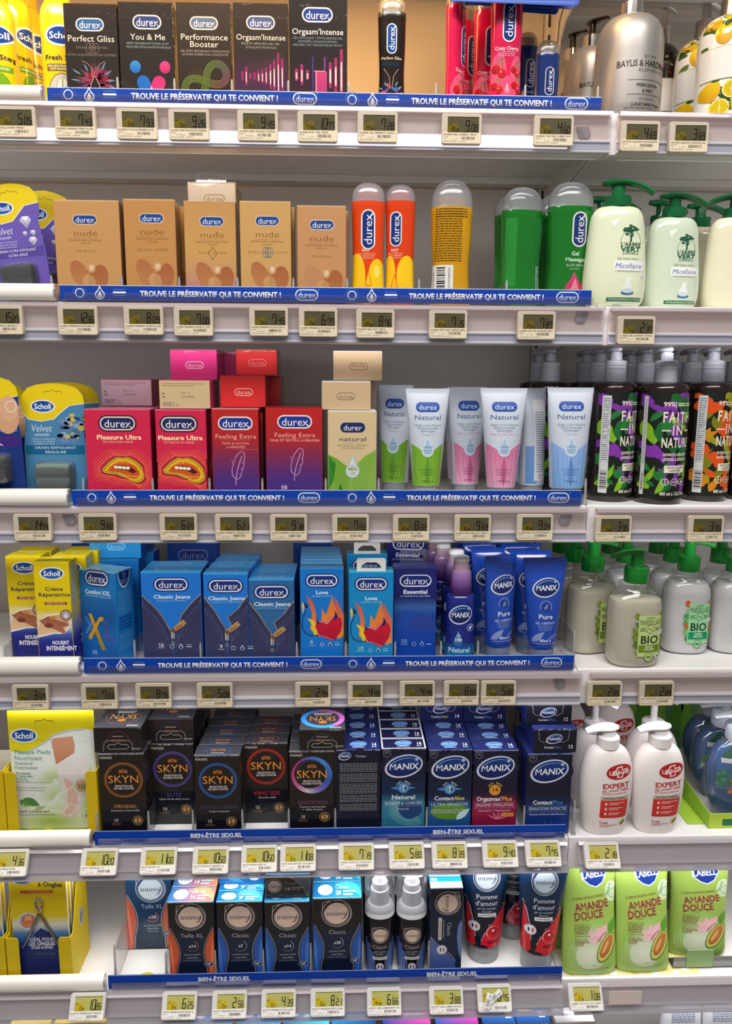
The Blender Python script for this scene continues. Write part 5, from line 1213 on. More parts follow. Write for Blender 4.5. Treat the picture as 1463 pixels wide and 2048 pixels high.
def art_tube(c1, c2, ln, word, wc):
    def f(b, W, yb):
        x = W; s = W / 44
        b.rrect(x, 36, 47 * s, 19, 9, (18, 72, 164), L=2); b.text('durex', x, 36.4, 37 * s, 9.6, (228, 232, 240), st=0, L=3)
        b.text('Natural', x, 56, 54 * s, 9, (70, 96, 140), st=0, L=2)
        for y, t, k in ((71, 'Gel lubrifiant', 53), (76.5, 'Glijmiddel', 41), (82, 'Gleitgel', 30)): b.text(t, x, y, k * s, 4.2, (132, 146, 176), st=0, L=2)
        b.text(word, x, 89, len(word) * 3.4 * s, 4, wc, st=0, L=2)
        n = 14; y1 = yb - 2; lo = 31 * s
        for k in range(n):
            u0, u1 = -1 + 2 * k / n, -1 + 2 * (k + 1) / n; g = lambda u: 132 - 27 * abs(u) ** .8
            pts = []
            vs = []; cs = []
            for q in range(7):
                v = q / 6
                for u in (u0, u1):
                    yy = g(u) + (y1 - g(u)) * v; hw = (W * .985 + (lo - 2 - W * .985) * min(1, yy / yb)) * .99
                    vs.append(b.map(x + u * hw, yy, 1)); cs.append(tuple(c1[j] + (c2[j] - c1[j]) * v for j in range(3)))
            b.add(vs, [(2 * q, 2 * q + 2, 2 * q + 3, 2 * q + 1) for q in range(6)], cs, True)
        for k in (-22, -14, -7, 7, 14, 22): b.line([(x + k * 1.1 * s, 136 - abs(k) * .7), (x + k * s, 160), (x + k * .8 * s, y1 - 4)], .6, ln, L=2)
        b.leaf(x, y1 - 2, x, 130, 10, ln, L=2)
        b.drop(x, 113, 23, 40, (214, 226, 238), L=3); b.drop(x, 114, 20, 35, (150, 184, 214), L=4, col2=(190, 212, 230)); b.text('100%', x, 114, 19 * s, 4.6, (78, 104, 146), st=0, L=5)
        for k in range(3): b.rect(x - 8 + k, 119 + k * 3, 16 - 2 * k, 1.2, (110, 138, 176), L=5)
        dk = tuple(int(c * .55) for c in c1)
        for k in range(3): b.text(('Contient de laloe vera', 'Bevat Aloe Vera', 'Enthalt Aloe Vera')[k], x, 158 + k * 5, (30, 24, 24)[k] * s, 2.6, dk, L=3, st=0)
        b.text('100ml e', x, 181, 24 * s, 5.2, dk, st=0, L=3)
    return f
FW = (196, 204, 216)
GA = art_tube((112, 168, 40), (136, 186, 56), (92, 150, 40), 'Original', (170, 196, 150)); PA = art_tube((206, 116, 156), (232, 168, 196), (190, 90, 140), 'Extra Sensitive', (226, 168, 190)); BA = art_tube((142, 170, 222), (120, 172, 222), (92, 132, 196), 'Hydrate', (180, 196, 222))
CW = (214, 218, 224)
g = 'clear-topped soft tubes on the third shelf'
gel_tube('front green-footed clear tube', 2, 812, 899, 777, .026, 824, 878, 969, 983, FW, GA, CW, group=g)
gel_tube('green-footed tube turned left behind the front green one', 2, 754, 824, 770, .10, 762, 816, 962, 975, FW, GA, CW, rz=-.3, group=g)
gel_tube('front pink-footed clear tube', 2, 950, 1043, 776, .026, 973, 1028, 972, 985, FW, PA, CW, group=g)
gel_tube('pink-footed tube half hidden behind the front pink one', 2, 902, 985, 774, .09, 902, 956, 965, 978, FW, PA, CW, rz=.25, group=g)
gel_tube('third pink-footed tube deeper in the pink file', 2, 892, 968, 776, .15, 895, 945, 955, 970, FW, PA, CW, rz=.2, group=g)
gel_tube('front blue-footed clear tube next to the purple leaf-print bottle', 2, 1083, 1175, 775, .026, 1098, 1164, 972, 985, FW, BA, CW, group=g)
def art_back(b, W, yb):
    b.rect(W - 18, 22, 44, 158, (226, 228, 232), L=2, nx=6, ny=8); b.scribble(W - 14, 46, 34, 26, 4.6, 1.7, (110, 124, 156), L=3, seed=8); b.text('♺', W, 170, 8, 6, (40, 46, 60), L=3) if 0 else b.ring(W - 6, 172, 4.5, 4.5, 1, (40, 46, 60), L=3); b.ring(W + 8, 172, 4.5, 4.5, 1, (40, 46, 60), L=3)
    b.rect(W * .12, 112, W * .5, yb - 116, (120, 150, 206), L=1, nx=6, ny=6, col2=(96, 146, 204))
gel_tube('blue-footed tube turned edge-on to show its white back label', 2, 1034, 1104, 776, .075, 1036, 1088, 966, 980, FW, art_back, CW, rz=.75, group=g)
gel_tube('blue-footed tube deeper behind the edge-on one', 2, 1022, 1096, 776, .125, 1026, 1078, 960, 972, FW, BA, CW, rz=.35, group=g)
# leaf-print pump bottles
def leaf_label(kind, sw=9):
    def f(b):
        r = random.Random(11 if kind else 12); w = 90; y0, y1 = 120, 341
        b.rect(1.2, y0, w - 2.4, y1 - y0, (24, 30, 26), L=1, nx=20, ny=2)
        cols = ((126, 52, 160), (126, 52, 160), (38, 116, 52), (30, 100, 46), (124, 176, 32)) if kind else ((216, 78, 22), (216, 78, 22), (120, 118, 24), (150, 146, 28), (206, 128, 22))
        for k in range(64):
            x = (k * 37 % 90) * .98 + 1; y = y0 + 12 + (k * 61 % 200); a = r.uniform(-1.2, 1.2) - 1.57; l = r.uniform(26, 46)
            xe, ye = x + l * math.cos(a) * .8, y + l * math.sin(a)
            xe = max(3, min(w - 3, xe)); ye = max(y0 + 1, min(y1 - 1, ye)); wd = r.uniform(9, 18)
            c = cols[k % 5]
            if not kind and k % 5 < 2 and k % 3: b.ell(max(9, min(w - 9, x)), min(y1 - 12, max(y0 + 14, y)), 9, 13, c, L=2 + k % 3, rot=r.uniform(-30, 30), n=20)
            else: b.leaf(x, min(y1 - 1, y), xe, ye, wd, c, L=2 + k % 3, bend=r.uniform(-.2, .2))
        x = 57; W = (236, 226, 206)
        b.text('99%|', x - 17, 142, 24, 9, W, st=1, L=6)
        for q in range(2): b.rect(x - 3, 139.5 + q * 4, 15, 2.2, W, L=6); b.rect(x + 14, 139.5 + q * 4, 13, 2.2, W, L=6)
        b.text('FAITH', x, 169, 58, 21, W, st=1, L=6, track=.14); b.text('IN', x, 196, 22, 20, W, st=1, L=6, track=.14); b.rect(x - 29, 195.5, 16, 2.6, W, L=6); b.rect(x + 14, 195.5, 13, 2.6, W, L=6)
        b.text('NATURE', x, 222, 58, 20, W, st=1, L=6, track=.05)
        b.text('LAVANDE & GÉRANIUM' if kind else 'PAMPLEMOUSSE & ORANGE', x, 247, 50, 6, W, st=1, L=6); b.text('LAVENDEL & GERANIUM' if kind else 'POMPELMOES & SINAAS', x, 257, 50, 6, W, st=1, L=6)
        b.rect(x - 21, 270, 41, 15.5, W, L=6, nx=6); b.text('SAVON LIQUIDE', x, 274.5, 33, 4.6, (40, 38, 36), st=1, L=7); b.text('HANDZEEP', x, 281, 24, 4.6, (40, 38, 36), st=1, L=7)
        for q in (-18, 0, 16): b.ring(x + q, 305, 7.6, 7.6, 1.1, W, L=6, n=20)
        b.line([(x - 24, 305), (x - 12, 305)], 1.2, W, L=6); b.line([(x - 18, 299), (x - 18, 311)], 1.2, W, L=6); b.text('4.9', x, 305, 9, 4, W, L=6); b.leaf(x + 13, 309, x + 19, 301, 4, W, L=6)
        b.text('400 ml e 13.5 fl.oz', x, 330, 53, 7, W, st=1, L=6)
        b.rect(3, 126, sw, 208, (206, 206, 204), L=8, nx=3, ny=2); b.scribble(4, 132, sw - 2, 30, 4.6, 1.8, (110, 112, 130), L=9, seed=2); b.barcode(4, 286, sw - 2, 40, L=9, horiz=True)
    return f
def leaf_bottle(label, x0, x1, ytop, Yc, kind, rz, gap=353):
    r = vessel('hand_wash', label, 'soap bottle', 2, x0, x1, ytop, Yc, 0, 'leaf-print pump bottles'); s = (x1 - x0) / 90.0; f = r.hp / 353.0
    r.t.rotation_euler = (0, 0, rz)
    P = [(98, 17), (100, 36), (104, 42), (110, 44.2), (118, 44.6), (340, 44.6), (350, 43.6), (353, 41)]
    part(r, 'bottle', [(y * f, q * s) for y, q in P], (34, 22, 17), m='gloss_plastic', ratio=.98, e=2, sm=0, n=44, art=lambda b: leaf_label(kind, 9 if rz > .2 else 4)(Sc(b, s, f)), art_m='paper')
    c = part(r, 'pump', [(36 * f, 11.5 * s), (52 * f, 11.5 * s), (52.2 * f, 17 * s), (54 * f, 20.5 * s), (62 * f, 20.8 * s), (62.5 * f, 20.2 * s), (66 * f, 20.2 * s), (66.5 * f, 20.8 * s), (70 * f, 20.8 * s), (70.5 * f, 20.2 * s), (96 * f, 21.4 * s), (97.6 * f, 21 * s)], (176, 178, 190), m='soft_plastic', ratio=1, e=2, sm=0, n=28)
    pump_head(r, 22 * f, c, (180, 182, 194), math.degrees(-rz) + 100, 40 * s, 26 * s, 14 * f, stem=(8 * s, 30 * f, 38 * f), m='soft_plastic', droop=.1)
    return r
lb = {}
for k, (x0, x1, yt, Y, kind, rz, l) in enumerate(((1278, 1371, 671, .040, 1, .0, 'purple and green leaf-print bottle nearest the shelf edge, full name facing out'),
    (1180, 1269, 671, .064, 1, .42, 'purple and green leaf-print bottle turned to show its white back label strip'),
    (1373, 1461, 671, .066, 0, .3, 'orange and olive leaf-print bottle left of the one at the right frame edge'),
    (1466, 1554, 671, .07, 0, .1, 'orange and olive leaf-print bottle cut by the right frame edge'))):
    lb[k] = leaf_bottle(l, x0, x1, yt, Y, kind, rz)
for k, n, nm in ((1, 2, 'turned purple leaf-print bottle'), (0, 2, 'nearest purple leaf-print bottle'), (2, 2, 'left orange leaf-print bottle'), (3, 2, 'edge-cut orange leaf-print bottle')):
    for q in range(n):
        y0 = .1145 if k == 0 else (.132, .134, .137, .141)[k]
        dup(lb[k].t, (lb[k].X, y0 + q * .0715, lb[k].z), '%s bottle in the file behind the %s' % (('second', 'third', 'fourth')[q], nm), group='leaf-print pump bottles')
dup(lb[1].t, (lb[1].X - .071, .172, lb[1].z), 'purple leaf-print bottle just behind the front blue-footed tube', group='leaf-print pump bottles')
dup(lb[1].t, (lb[1].X - .071, .245, lb[1].z), 'rearmost purple leaf-print bottle by the upright', group='leaf-print pump bottles')
# ------------------------------------------------------------------ fourth shelf
def ydeck(i, px, py):
    d = CF + CR * ((px - 731.5) / FOC) - CU * ((py - 1024) / FOC)
    return CY + (ZD[i] - CZ) / d.z * d.y
def art_cream(b, w, h):
    b.rect(1, 100, w - 2, h - 102, (40, 44, 140), L=.7, stops=[(0, (214, 190, 40)), (.12, (226, 214, 150)), (.3, (190, 196, 200)), (.42, (60, 80, 168)), (.55, (32, 38, 128)), (1, (36, 36, 120))], ny=10)
    scholl(b, 37, 24, 44, 22, L=2); b.text('Crème', 39, 56.5, 36, 7.8, (44, 44, 74), st=1, L=2); b.text('Réparatrice', 39, 68.5, 64, 8, (44, 44, 74), st=1, L=2)
    b.rect(18, 84.5, 46, 5.4, (150, 60, 72), L=2); b.text('PIEDS TRES SECS', 41, 87.2, 36, 2.8, (226, 190, 180), L=3)
    b.poly([(1, 140), (8, 122), (20, 112), (44, 108), (66, 114), (70, 128), (64, 142), (54, 152), (34, 152), (1, 160)], (232, 224, 220), L=2); b.poly([(1, 143), (9, 125), (22, 115), (44, 111), (64, 117), (67, 128), (60, 140), (50, 148), (32, 149), (1, 156)], (206, 158, 112), L=3, col2=(226, 190, 150))
    b.poly([(5, 124), (24, 114), (40, 122), (62, 128), (66, 134), (52, 138), (58, 148), (52, 152), (36, 142), (18, 136)], (150, 88, 66), L=4, col2=(178, 112, 84)); b.ell(24, 134, 9, 5, (118, 62, 50), L=5); b.ell(34, 117, 7, 3.6, (204, 130, 60), L=5)
    b.ell(60, 112, 12, 12, (126, 84, 66), L=6); b.ell(60, 112, 9.5, 9.5, (176, 160, 152), L=7); b.drop(60, 112, 7, 11, (220, 230, 238), L=8)
    b.text('NOURRIT', 46, 171, 34, 7.6, (236, 234, 236), st=2, L=2); b.text('INTENSÉMENT', 47, 183, 62, 9, (236, 234, 236), st=2, L=2)
YC = ((222, 196, 14), (206, 186, 60), (232, 212, 20))
def cream_side(b, d, h): b.rect(0, 95, d, h - 96, (44, 48, 140), L=1, stops=[(0, (214, 196, 60)), (.3, (130, 140, 190)), (.5, (40, 44, 140)), (1, (36, 36, 120))], ny=6); b.rect(d * .2, 8, d * .5, 90, (196, 196, 170), L=2); b.scribble(d * .22, 10, d * .45, 26, 3.4, 1.4, (150, 148, 160), L=3)
def cream_top(b, w, d): b.rect(w * .4, d * .2, w * .25, d * .14, (236, 232, 190), L=1); b.rect(w * .28, d * .5, w * .45, 1.6, (150, 132, 20), L=1)
c1 = carton('cream_box', 'yellow and blue foot cream carton nearest the shelf edge, full name in view', 3, 65, 137, 1124, .012, .036, YC, art_cream, cream_top, side=(1, cream_side), m='matt_carton')
g = 'yellow and blue foot cream cartons'
dup(c1.t, (c1.X + .013, c1.Y + .038, c1.z), 'foot cream carton second in the right-hand cream file', group=g); dup(c1.t, (c1.X + .020, c1.Y + .076, c1.z), 'foot cream carton rearmost in the right-hand cream file', group=g)
c2 = carton('cream_box', 'foot cream carton at the left, half covered by the one nearest the shelf edge', 3, 14, 85, 1111, .0495, .036, YC, art_cream, cream_top, side=(1, cream_side), m='matt_carton', h=c1.h); c2.t.location.x -= .0035
dup(c2.t, (c2.X - .001, c2.Y + .038, c2.z), 'foot cream carton behind the half covered one', group=g)
NAVY = (22, 40, 110)
def bdurex(b, cx, cy, wd, ht, blue=(24, 46, 122), **k): durex(b, cx, cy, wd, ht, blue=blue, ring=(226, 230, 238), dark=(26, 44, 110), **k)
SKY = (26, 118, 190)
def icons(b, x, y, s=1.0, col=(196, 206, 226)):
    b.ring(x, y, 4.5 * s, 4.5 * s, 1, col, L=3, n=18); b.drop(x + 18 * s, y - 1, 9 * s, 12 * s, col, L=3); b.drop(x + 18 * s, y, 6.5 * s, 8.5 * s, (60, 70, 110), L=4); b.rect(x + 29 * s, y, 11 * s, 1.6, col, L=3); b.rect(x + 29 * s, y - 4, 11 * s, .8, col, L=3)
def art_xx(b, w, h):
    b.rect(1, 60, w - 2, h - 62, SKY, L=.7, stops=[(0, (26, 112, 184)), (.3, (22, 84, 150)), (.6, (28, 110, 186)), (1, (22, 84, 160))], ny=6)
    bdurex(b, 42, 30, 52, 27, L=3); b.text('Comfort XXL', 43, 57, 58, 8.2, (206, 222, 236), st=2, L=2); b.text('EXTRA LARGES ET EXTRA LONGS', 43, 65, 60, 2.8, (150, 190, 220), L=2)
    def X(x, y, s, c, L): b.poly([(x - 16 * s, y - 24 * s), (x - 8 * s, y - 24 * s), (x + 22 * s, y + 46 * s), (x + 12 * s, y + 46 * s)], c, L=L, col2=tuple(int(v * .8) for v in c)); b.poly([(x + 10 * s, y - 20 * s), (x + 20 * s, y - 20 * s), (x + 18 * s, y - 12 * s), (x + 12 * s, y - 12 * s), (x - 12 * s, y + 28 * s), (x - 18 * s, y + 28 * s), (x - 18 * s, y + 22 * s)], c, L=L + 1)
    b.poly([(7, 106), (14, 106), (34, 140), (27, 140)], (70, 120, 184), L=2); b.poly([(26, 112), (32, 112), (14, 141), (7, 141)], (90, 136, 192), L=3); b.poly([(54, 112), (62, 110), (63, 142), (74, 142), (74, 150), (56, 150)], (70, 84, 160), L=2)
    X(34, 124, .98, (214, 164, 30), 4); b.text('10', 28, 176, 12, 8, (200, 220, 236), st=0, L=3)
def xx_side(b, d, h):
    b.ell(d * .5, 2, d * .34, 32, (206, 216, 230), L=1, a0=0, a1=180); b.ell(d * .5, 2, d * .3, 28, (20, 44, 120), L=2, a0=0, a1=180); b.ring(d * .5, 9, 4, 4, 1, (206, 216, 230), L=3); [b.rect(d * .3, 17 + k * 3.4, d * .4 - k * 3, 1.2, (150, 170, 210), L=3) for k in range(3)]
    b.scribble(d * .1, 38, d * .75, 13, 3.6, .8, (120, 190, 226), L=2); [b.rect(d * .12, 88 + k * 7, d * .7, 4.2, (20, 88, 166), L=2) for k in range(4)]; b.scribble(d * .1, 122, d * .75, 9, 3.6, .8, (120, 190, 226), L=2)
xx = carton('condom_box', 'turned light blue carton showing front and side, with a gold X', 3, 150, 234, 1142, .034, .042, (SKY, (30, 126, 198), (120, 176, 214)), art_xx, yaw=-.40, side=(1, xx_side))
g = 'light blue cartons behind the turned one'
x2 = carton('condom_box', 'light blue carton standing behind the turned gold X one', 3, 178, 277, 1119, .095, .04, ((26, 116, 192), (18, 66, 150), (60, 140, 200)), lambda b, w, h: bdurex(b, w / 2, 26, 60, 26, L=3), group=g)
x3 = carton('condom_box', 'light blue carton lying on top behind the turned one, pale outlined badge', 3, 178, 281, 1083, .10, .09, ((32, 142, 208), (20, 76, 160), (70, 150, 206)), end_logo((40, 150, 214), (150, 206, 232), y=.3), base=x2.top + .0008, group=g)
def end_dark(b, w, h): bdurex(b, w * .55, h * .4, 44, 20, L=3)
carton('condom_box', 'dark blue carton end at the back left of the light blue cartons', 3, 142, 216, 1082, .21, .05, ((26, 62, 130), (20, 40, 90), (40, 80, 150)), end_dark, group=None)
dup(x2.t, (x2.X + .012, x2.Y + .05, x2.z), 'light blue carton behind the one that stands behind the turned one', group=g)
def art_zip(n, k=1.0, fade=False):
    def f(b, w, h):
        cx = w * .5; s = w / 120.0; J = (48, 50, 84); V = 128 * k
        bdurex(b, cx, 26, 66, 25, L=3); b.text('Classic Jeans', cx + 1, 51.5 * k ** .5, 74, 7.6, (206, 222, 240), st=2, L=5); b.text('CONFORT ET CONFIANCE', cx, 60 * k ** .5, 61, 3.2, (130, 178, 220), L=5)
        L_ = [(1, 48 * k), (14, 62 * k), (30, 78 * k), (42, 96 * k), (52, 116 * k), (cx - 1, V)]; R_ = [(w - 1, 46 * k), (w - 14, 58 * k), (w - 28, 74 * k), (w - 42, 92 * k), (cx + 12, 112 * k), (cx + 1, V)]
        J2 = (40, 44, 78)
        L_ = [(x * s if x < cx - 1 else x, y) for x, y in L_]; R_ = [(w - (w - x) * (s if x > cx + 15 else 1), y) for x, y in R_]; L_ = [(min(x, cx - 1), y) for x, y in L_]; R_ = [(max(x, cx + 1), y) for x, y in R_]
        b.poly([(1, h - 2)] + L_ + [(cx, h - 2)], J, L=2, col2=(58, 62, 100)); b.poly([(w - 1, h - 2)] + R_ + [(cx, h - 2)], J, L=2, col2=(58, 62, 100))
        for P in (L_, R_):
            b.line(P, 2.2, (30, 30, 48), L=3)
            for a in range(len(P) - 1):
                n_ = 9
                for q in range(n_):
                    t = (q + .5) / n_; x = P[a][0] + (P[a + 1][0] - P[a][0]) * t; y = P[a][1] + (P[a + 1][1] - P[a][1]) * t
                    b.rect(x - 1.4, y - .6, 2.8, 1.1, (176, 160, 140), L=4)
            o = -9 if P is L_ else 9
            b.line([(min(max(x + o, 1.5), w - 1.5), y + 9) for x, y in P[:-1]] + [(cx + o, V + 16)], .7, (104, 108, 146), L=3); b.line([(min(max(x + o * 1.6, 1.5), w - 1.5), y + 13) for x, y in P[:-1]] + [(cx + o, V + 16)], .6, (90, 94, 134), L=3)
        b.rect(cx - 3, V - 2, 2.4, 14, (212, 196, 170), L=6); b.rect(cx + 1.4, V, 2.4, 12, (190, 170, 140), L=6); b.rrect(cx, V - 4, 9, 9, 3, (110, 80, 54), L=5); b.line([(cx - 11, V + 26), (cx + 10, V + 26), (cx + 10, V)], .7, (110, 114, 150), L=3); b.text('ZZ', cx, V + 22, 7, 5, (170, 150, 120), L=4)
        b.rrect(cx + 15, V - 16, 29, 10.5, 4.5, (196, 152, 104), L=7, rot=-38, col2=(166, 120, 76)); b.ell(cx + 24.5, V - 24, 1.8, 1.8, (90, 60, 40), L=8, n=10); b.text('durex', cx + 14, V - 15, 16, 4.6, (120, 84, 52), L=8, rot=-38)
        if n: b.rrect(36 * s ** .3, 155, 17, 14, 3, (74, 78, 114), L=3); b.rrect(36 * s ** .3, 155, 15.4, 12.4, 2.4, (58, 62, 98), L=4); b.text(n, 36 * s ** .3, 153.5, 5.6 * len(n), 7, (220, 224, 236), st=1, L=5); b.rect(36 * s ** .3 - 6, 159, 12, 1.2, (190, 196, 214), L=5); icons(b, 58, 157)
    return f
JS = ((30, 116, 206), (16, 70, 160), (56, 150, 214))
def jeans_top(b, w, d): b.rect(w * .2, d * .35, w * .55, d * .3, (130, 176, 216), L=1); b.rect(w * .24, d * .42, w * .46, d * .16, (70, 140, 206), L=2); b.rect(0, d - 3, w, 2.4, (70, 206, 226), L=2)
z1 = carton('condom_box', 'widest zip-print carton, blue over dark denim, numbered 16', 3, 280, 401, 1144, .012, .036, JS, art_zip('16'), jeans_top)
files(z1, ['zip-print carton behind the widest one numbered 16'], group='zip-print cartons queued behind')
z2 = carton('condom_box', 'middle zip-print carton numbered 9', 3, 405, 495, 1147, .012, .034, JS, art_zip('9', 1.0), jeans_top)
files(z2, ['zip-print carton second behind the one numbered 9', 'zip-print carton third behind the one numbered 9', 'zip-print carton fourth behind the one numbered 9'], group='zip-print cartons queued behind', dx=.0025)
z3 = carton('condom_box', 'rightmost and lowest zip-print carton, without a number in view', 3, 496, 588, 1159, .012, .034, ((46, 100, 154), (22, 66, 140), (56, 150, 214)), art_zip('', .98), jeans_top)
files(z3, ['zip-print carton second behind the rightmost one', 'zip-print carton third behind the rightmost one'], group='zip-print cartons queued behind')
def art_flame(n, dy=0):
    def f(b, w, h):
        cx = w / 2; bdurex(b, cx, 26, 62, 24, L=3); b.text('Love', cx, 50.5 + dy, 25, 7.4, (216, 228, 240), st=2, L=2); b.text('DROLES A METTRE', cx, 58.5 + dy, 40, 2.8, (150, 196, 226), L=2)
        y = 124 + dy; O = (222, 112, 54); O2 = (196, 84, 86)
        b.poly([(42, y - 4), (44, y - 40), (52, y - 26), (66, y - 68), (70, y - 40), (72, y - 62), (86, y - 26), (w - 2, y + 20), (70, y + 24)], O, L=2, col2=(240, 150, 60)); b.poly([(70, y - 64), (88, y - 28), (88, y + 16), (78, y + 26), (74, y - 20)], O2, L=3, col2=(236, 136, 54))
        b.poly([(12, y - 68), (26, y - 54), (32, y - 30), (34, y + 2), (40, y + 20), (20, y + 4), (24, y - 30)], O2, L=3, col2=(240, 150, 54)); b.poly([(14, y - 20), (28, y - 14), (36, y + 4), (30, y + 20), (22, y), (24, y - 6)], (236, 196, 44), L=4); b.poly([(3, y - 48), (6, y - 54), (9, y - 44), (6, y - 28)], (236, 190, 40), L=3)
        b.line([(12, y - 38), (5, y - 20), (4, y), (10, y + 12), (22, y + 17), (36, y + 17)], 1.8, (30, 34, 80), L=5); b.poly([(8, y - 54), (17, y - 44), (10, y - 40)], (30, 34, 80), L=5)
        b.poly([(30, y - 2), (34, y - 12), (44, y - 15), (54, y - 10), (60, y - 20), (70, y - 25), (82, y - 20), (85, y - 8), (82, y + 8), (70, y + 28), (58, y + 26), (38, y + 16)], (206, 24, 50), L=6, col2=(176, 20, 54)); b.line([(36, y - 10), (44, y - 13), (54, y - 8), (62, y - 18), (68, y - 22)], 2.4, (232, 150, 176), L=7); b.line([(42, y + 17), (68, y + 27)], 1.2, (240, 130, 150), L=7)
        b.poly([(32, y - 22), (36, y - 12), (43, y - 10), (34, y - 6)], (34, 34, 84), L=8); b.poly([(70, y - 36), (76, y - 24), (72, y - 16), (64, y - 17), (70, y - 22)], (34, 34, 84), L=8)
        b.text(n, 23 if len(n) < 2 else 24, 154 + dy * 1.3, 6.4 * len(n), 8, (206, 222, 240), st=0, L=3); b.rect(16, 161 + dy, 15, 1.2, (150, 190, 226), L=3); icons(b, 44, 160 + dy, .9, (180, 210, 236))
    return f
LS = ((22, 116, 200), (14, 74, 160), (60, 150, 214))
l1 = carton('condom_box', 'flaming heart carton numbered 6, front of a long file', 3, 599, 687, 1136, .016, .021, LS, art_flame('6'), lambda b, w, d: (b.rect(2, d * .3, w - 4, d * .3, (140, 190, 226), L=1), b.rect(2, d - 2, w - 4, 1.6, (90, 206, 226), L=1)))
files(l1, ['flaming heart carton %s in the file numbered 6' % q for q in ('second', 'third', 'fourth', 'fifth', 'sixth', 'seventh')], group='flaming heart cartons queued behind', gap=.001, dx=-.0008)
l2 = carton('condom_box', 'flaming heart carton numbered 10, with a white slotted hanger', 3, 697, 787, 1143, .006, .03, ((20, 134, 196), (14, 90, 170), (60, 170, 206)), art_flame('10', 5))
b = new('paper'); s_ = l2.sc
w_ = 29 * s_; b.map = lambda x, y, L: (x * s_, .002, l2.h - y * s_)
o = [(-29, 2), (29, 2), (29, -24), (26, -27), (-26, -27), (-29, -24)]; hl = [(-20, -6), (20, -6), (20, -11), (10, -18), (-10, -18), (-20, -11)]
for q in range(6):
    a_ = [o[q], o[(q + 1) % 6], hl[(q + 1) % 6], hl[q]]; v_ = [b.map(x, y, 0) for x, y in a_]; b.add(v_ + [(x, y + .0008, z) for x, y, z in v_], [(0, 1, 2, 3), (4, 7, 6, 5), (0, 1, 5, 4), (2, 3, 7, 6)], (222, 220, 214))
hg = b.build('hanger', l2.t)
dup(l2.t, (l2.X - .002, .125, l2.z), 'flaming heart carton far behind the white hanger', group='flaming heart cartons queued behind')
def art_night(b, w, h):
    b.rect(1, 2, w - 2, h - 3, NAVY, L=.6, stops=[(0, (40, 44, 130)), (.3, (26, 30, 100)), (.42, (60, 110, 176)), (.48, (22, 66, 150)), (1, (20, 62, 160))], ny=10)
    bdurex(b, 43, 26, 64, 25, L=3); b.text('Essential', 43, 49, 49, 7.8, (222, 228, 240), st=2, L=2); b.text('LA CONFIANCE AU QUOTIDIEN', 43, 58, 61, 3.2, (150, 176, 220), L=2)
    b.ell(34, 130, 33, 42, (26, 74, 164), L=2, n=30, a0=180, a1=360); b.ell(58, 134, 30, 38, (40, 66, 150), L=3, n=30, a0=180, a1=360); b.rect(1, 130, w - 2, h - 132, (18, 66, 162), L=4)
    b.text('10', 21, 152, 13, 7.6, (170, 196, 230), st=0, L=6); b.rect(14, 158, 15, 1.2, (140, 170, 214), L=6); b.ring(42, 158, 4.5, 4.5, 1, (160, 186, 224), L=6); b.drop(58, 157, 8, 11, (160, 186, 224), L=6); b.drop(58, 158, 5.6, 7.6, (18, 66, 162), L=7); b.rect(67, 158, 10, 1.6, (160, 186, 224), L=6)
e1 = carton('condom_box', 'plain dark blue carton with a clear hang tab, numbered 10', 3, 788, 874, 1136, .03, .034, ((32, 40, 120), (22, 28, 90), (44, 54, 140)), art_night, tab=(42, 54, 30, .03))
e2 = carton('condom_box', 'dark blue carton leaning sideways behind the plain dark blue one', 3, 764, 846, 1062, .16, .034, ((28, 44, 128), (18, 30, 96), (44, 54, 140)), art_night); e2.t.rotation_euler = (0, .05, .1)
b = new('paper'); 
def board(label, i, px0, px1, py0, Y, col, logo=True):
    xa, z1 = at(px0, py0, Y); xb, _ = at(px1, py0, Y); zb = ZD[i] + .0006; sc = (xb - xa) / (px1 - px0)
    b = new('matt_carton'); b.box(xa, xb, Y, Y + .012, zb, z1, col, ch=.0005); b.map = lambda x, y, L: (xa + x * sc, Y - L * EPS, z1 - y * sc)
    if logo: durex(b, (px1 - px0) * .5, 26 + (1086 - py0), 60, 24, blue=(20, 42, 120), ring=(110, 130, 180), txt=(120, 138, 184), L=2)
    return tag(b.build('backing_board'), label, 'sign')
board('dark blue backing board with a badge behind the zip-print cartons', 3, 333, 436, 1066, .21, (18, 58, 140))
board('dark blue backing board behind the numbered-6 flaming heart file', 3, 586, 664, 1066, .235, (18, 58, 140), False)
for px, l, hh in ((268, 'tall clear divider right of the turned gold X carton', .05), (400, 'clear divider right of the widest zip-print carton', .045), (593, 'clear divider left of the numbered-6 flaming heart carton', .045), (691, 'clear divider between the two flaming heart cartons', .045), (790, 'clear divider left of the plain dark blue carton', .045), (882, 'clear divider left of the pump gel bottle with purple neck', .045), (956, 'clear divider right of the pump gel bottle with purple neck', .045), (1148, 'clear divider at the right end of the fourth blue strip', .06), (6, 'clear divider at the left frame edge on the fourth shelf', .045)): divider(3, px, l, hh=hh)
def manix(b, cx, cy, rx, ry, rot=-14, L=3, text=None, inner=(20, 60, 130), rim=(206, 210, 222)):
    b.ell(cx, cy, rx, ry, rim, L=L, rot=rot); b.ell(cx + .6, cy - .4, rx * .91, ry * .87, inner, L=L + 1, rot=rot, col2=(14, 26, 84)); b.ring(cx, cy + ry * .04, rx * .8, ry * .74, 1.6, (150, 180, 220), L=L + 2, rot=rot, a0=205, a1=320, t2=.6, n=18); b.glow(cx + rx * .66, cy - ry * .62, rx * .12, rx * .12, (230, 236, 244), (60, 100, 160), L=L + 2, n=12)
    b.text('MANIX', cx, cy + ry * .02, rx * 1.5, ry * .52, (232, 232, 236), st=1, L=L + 3, shear=.12, rot=-2)
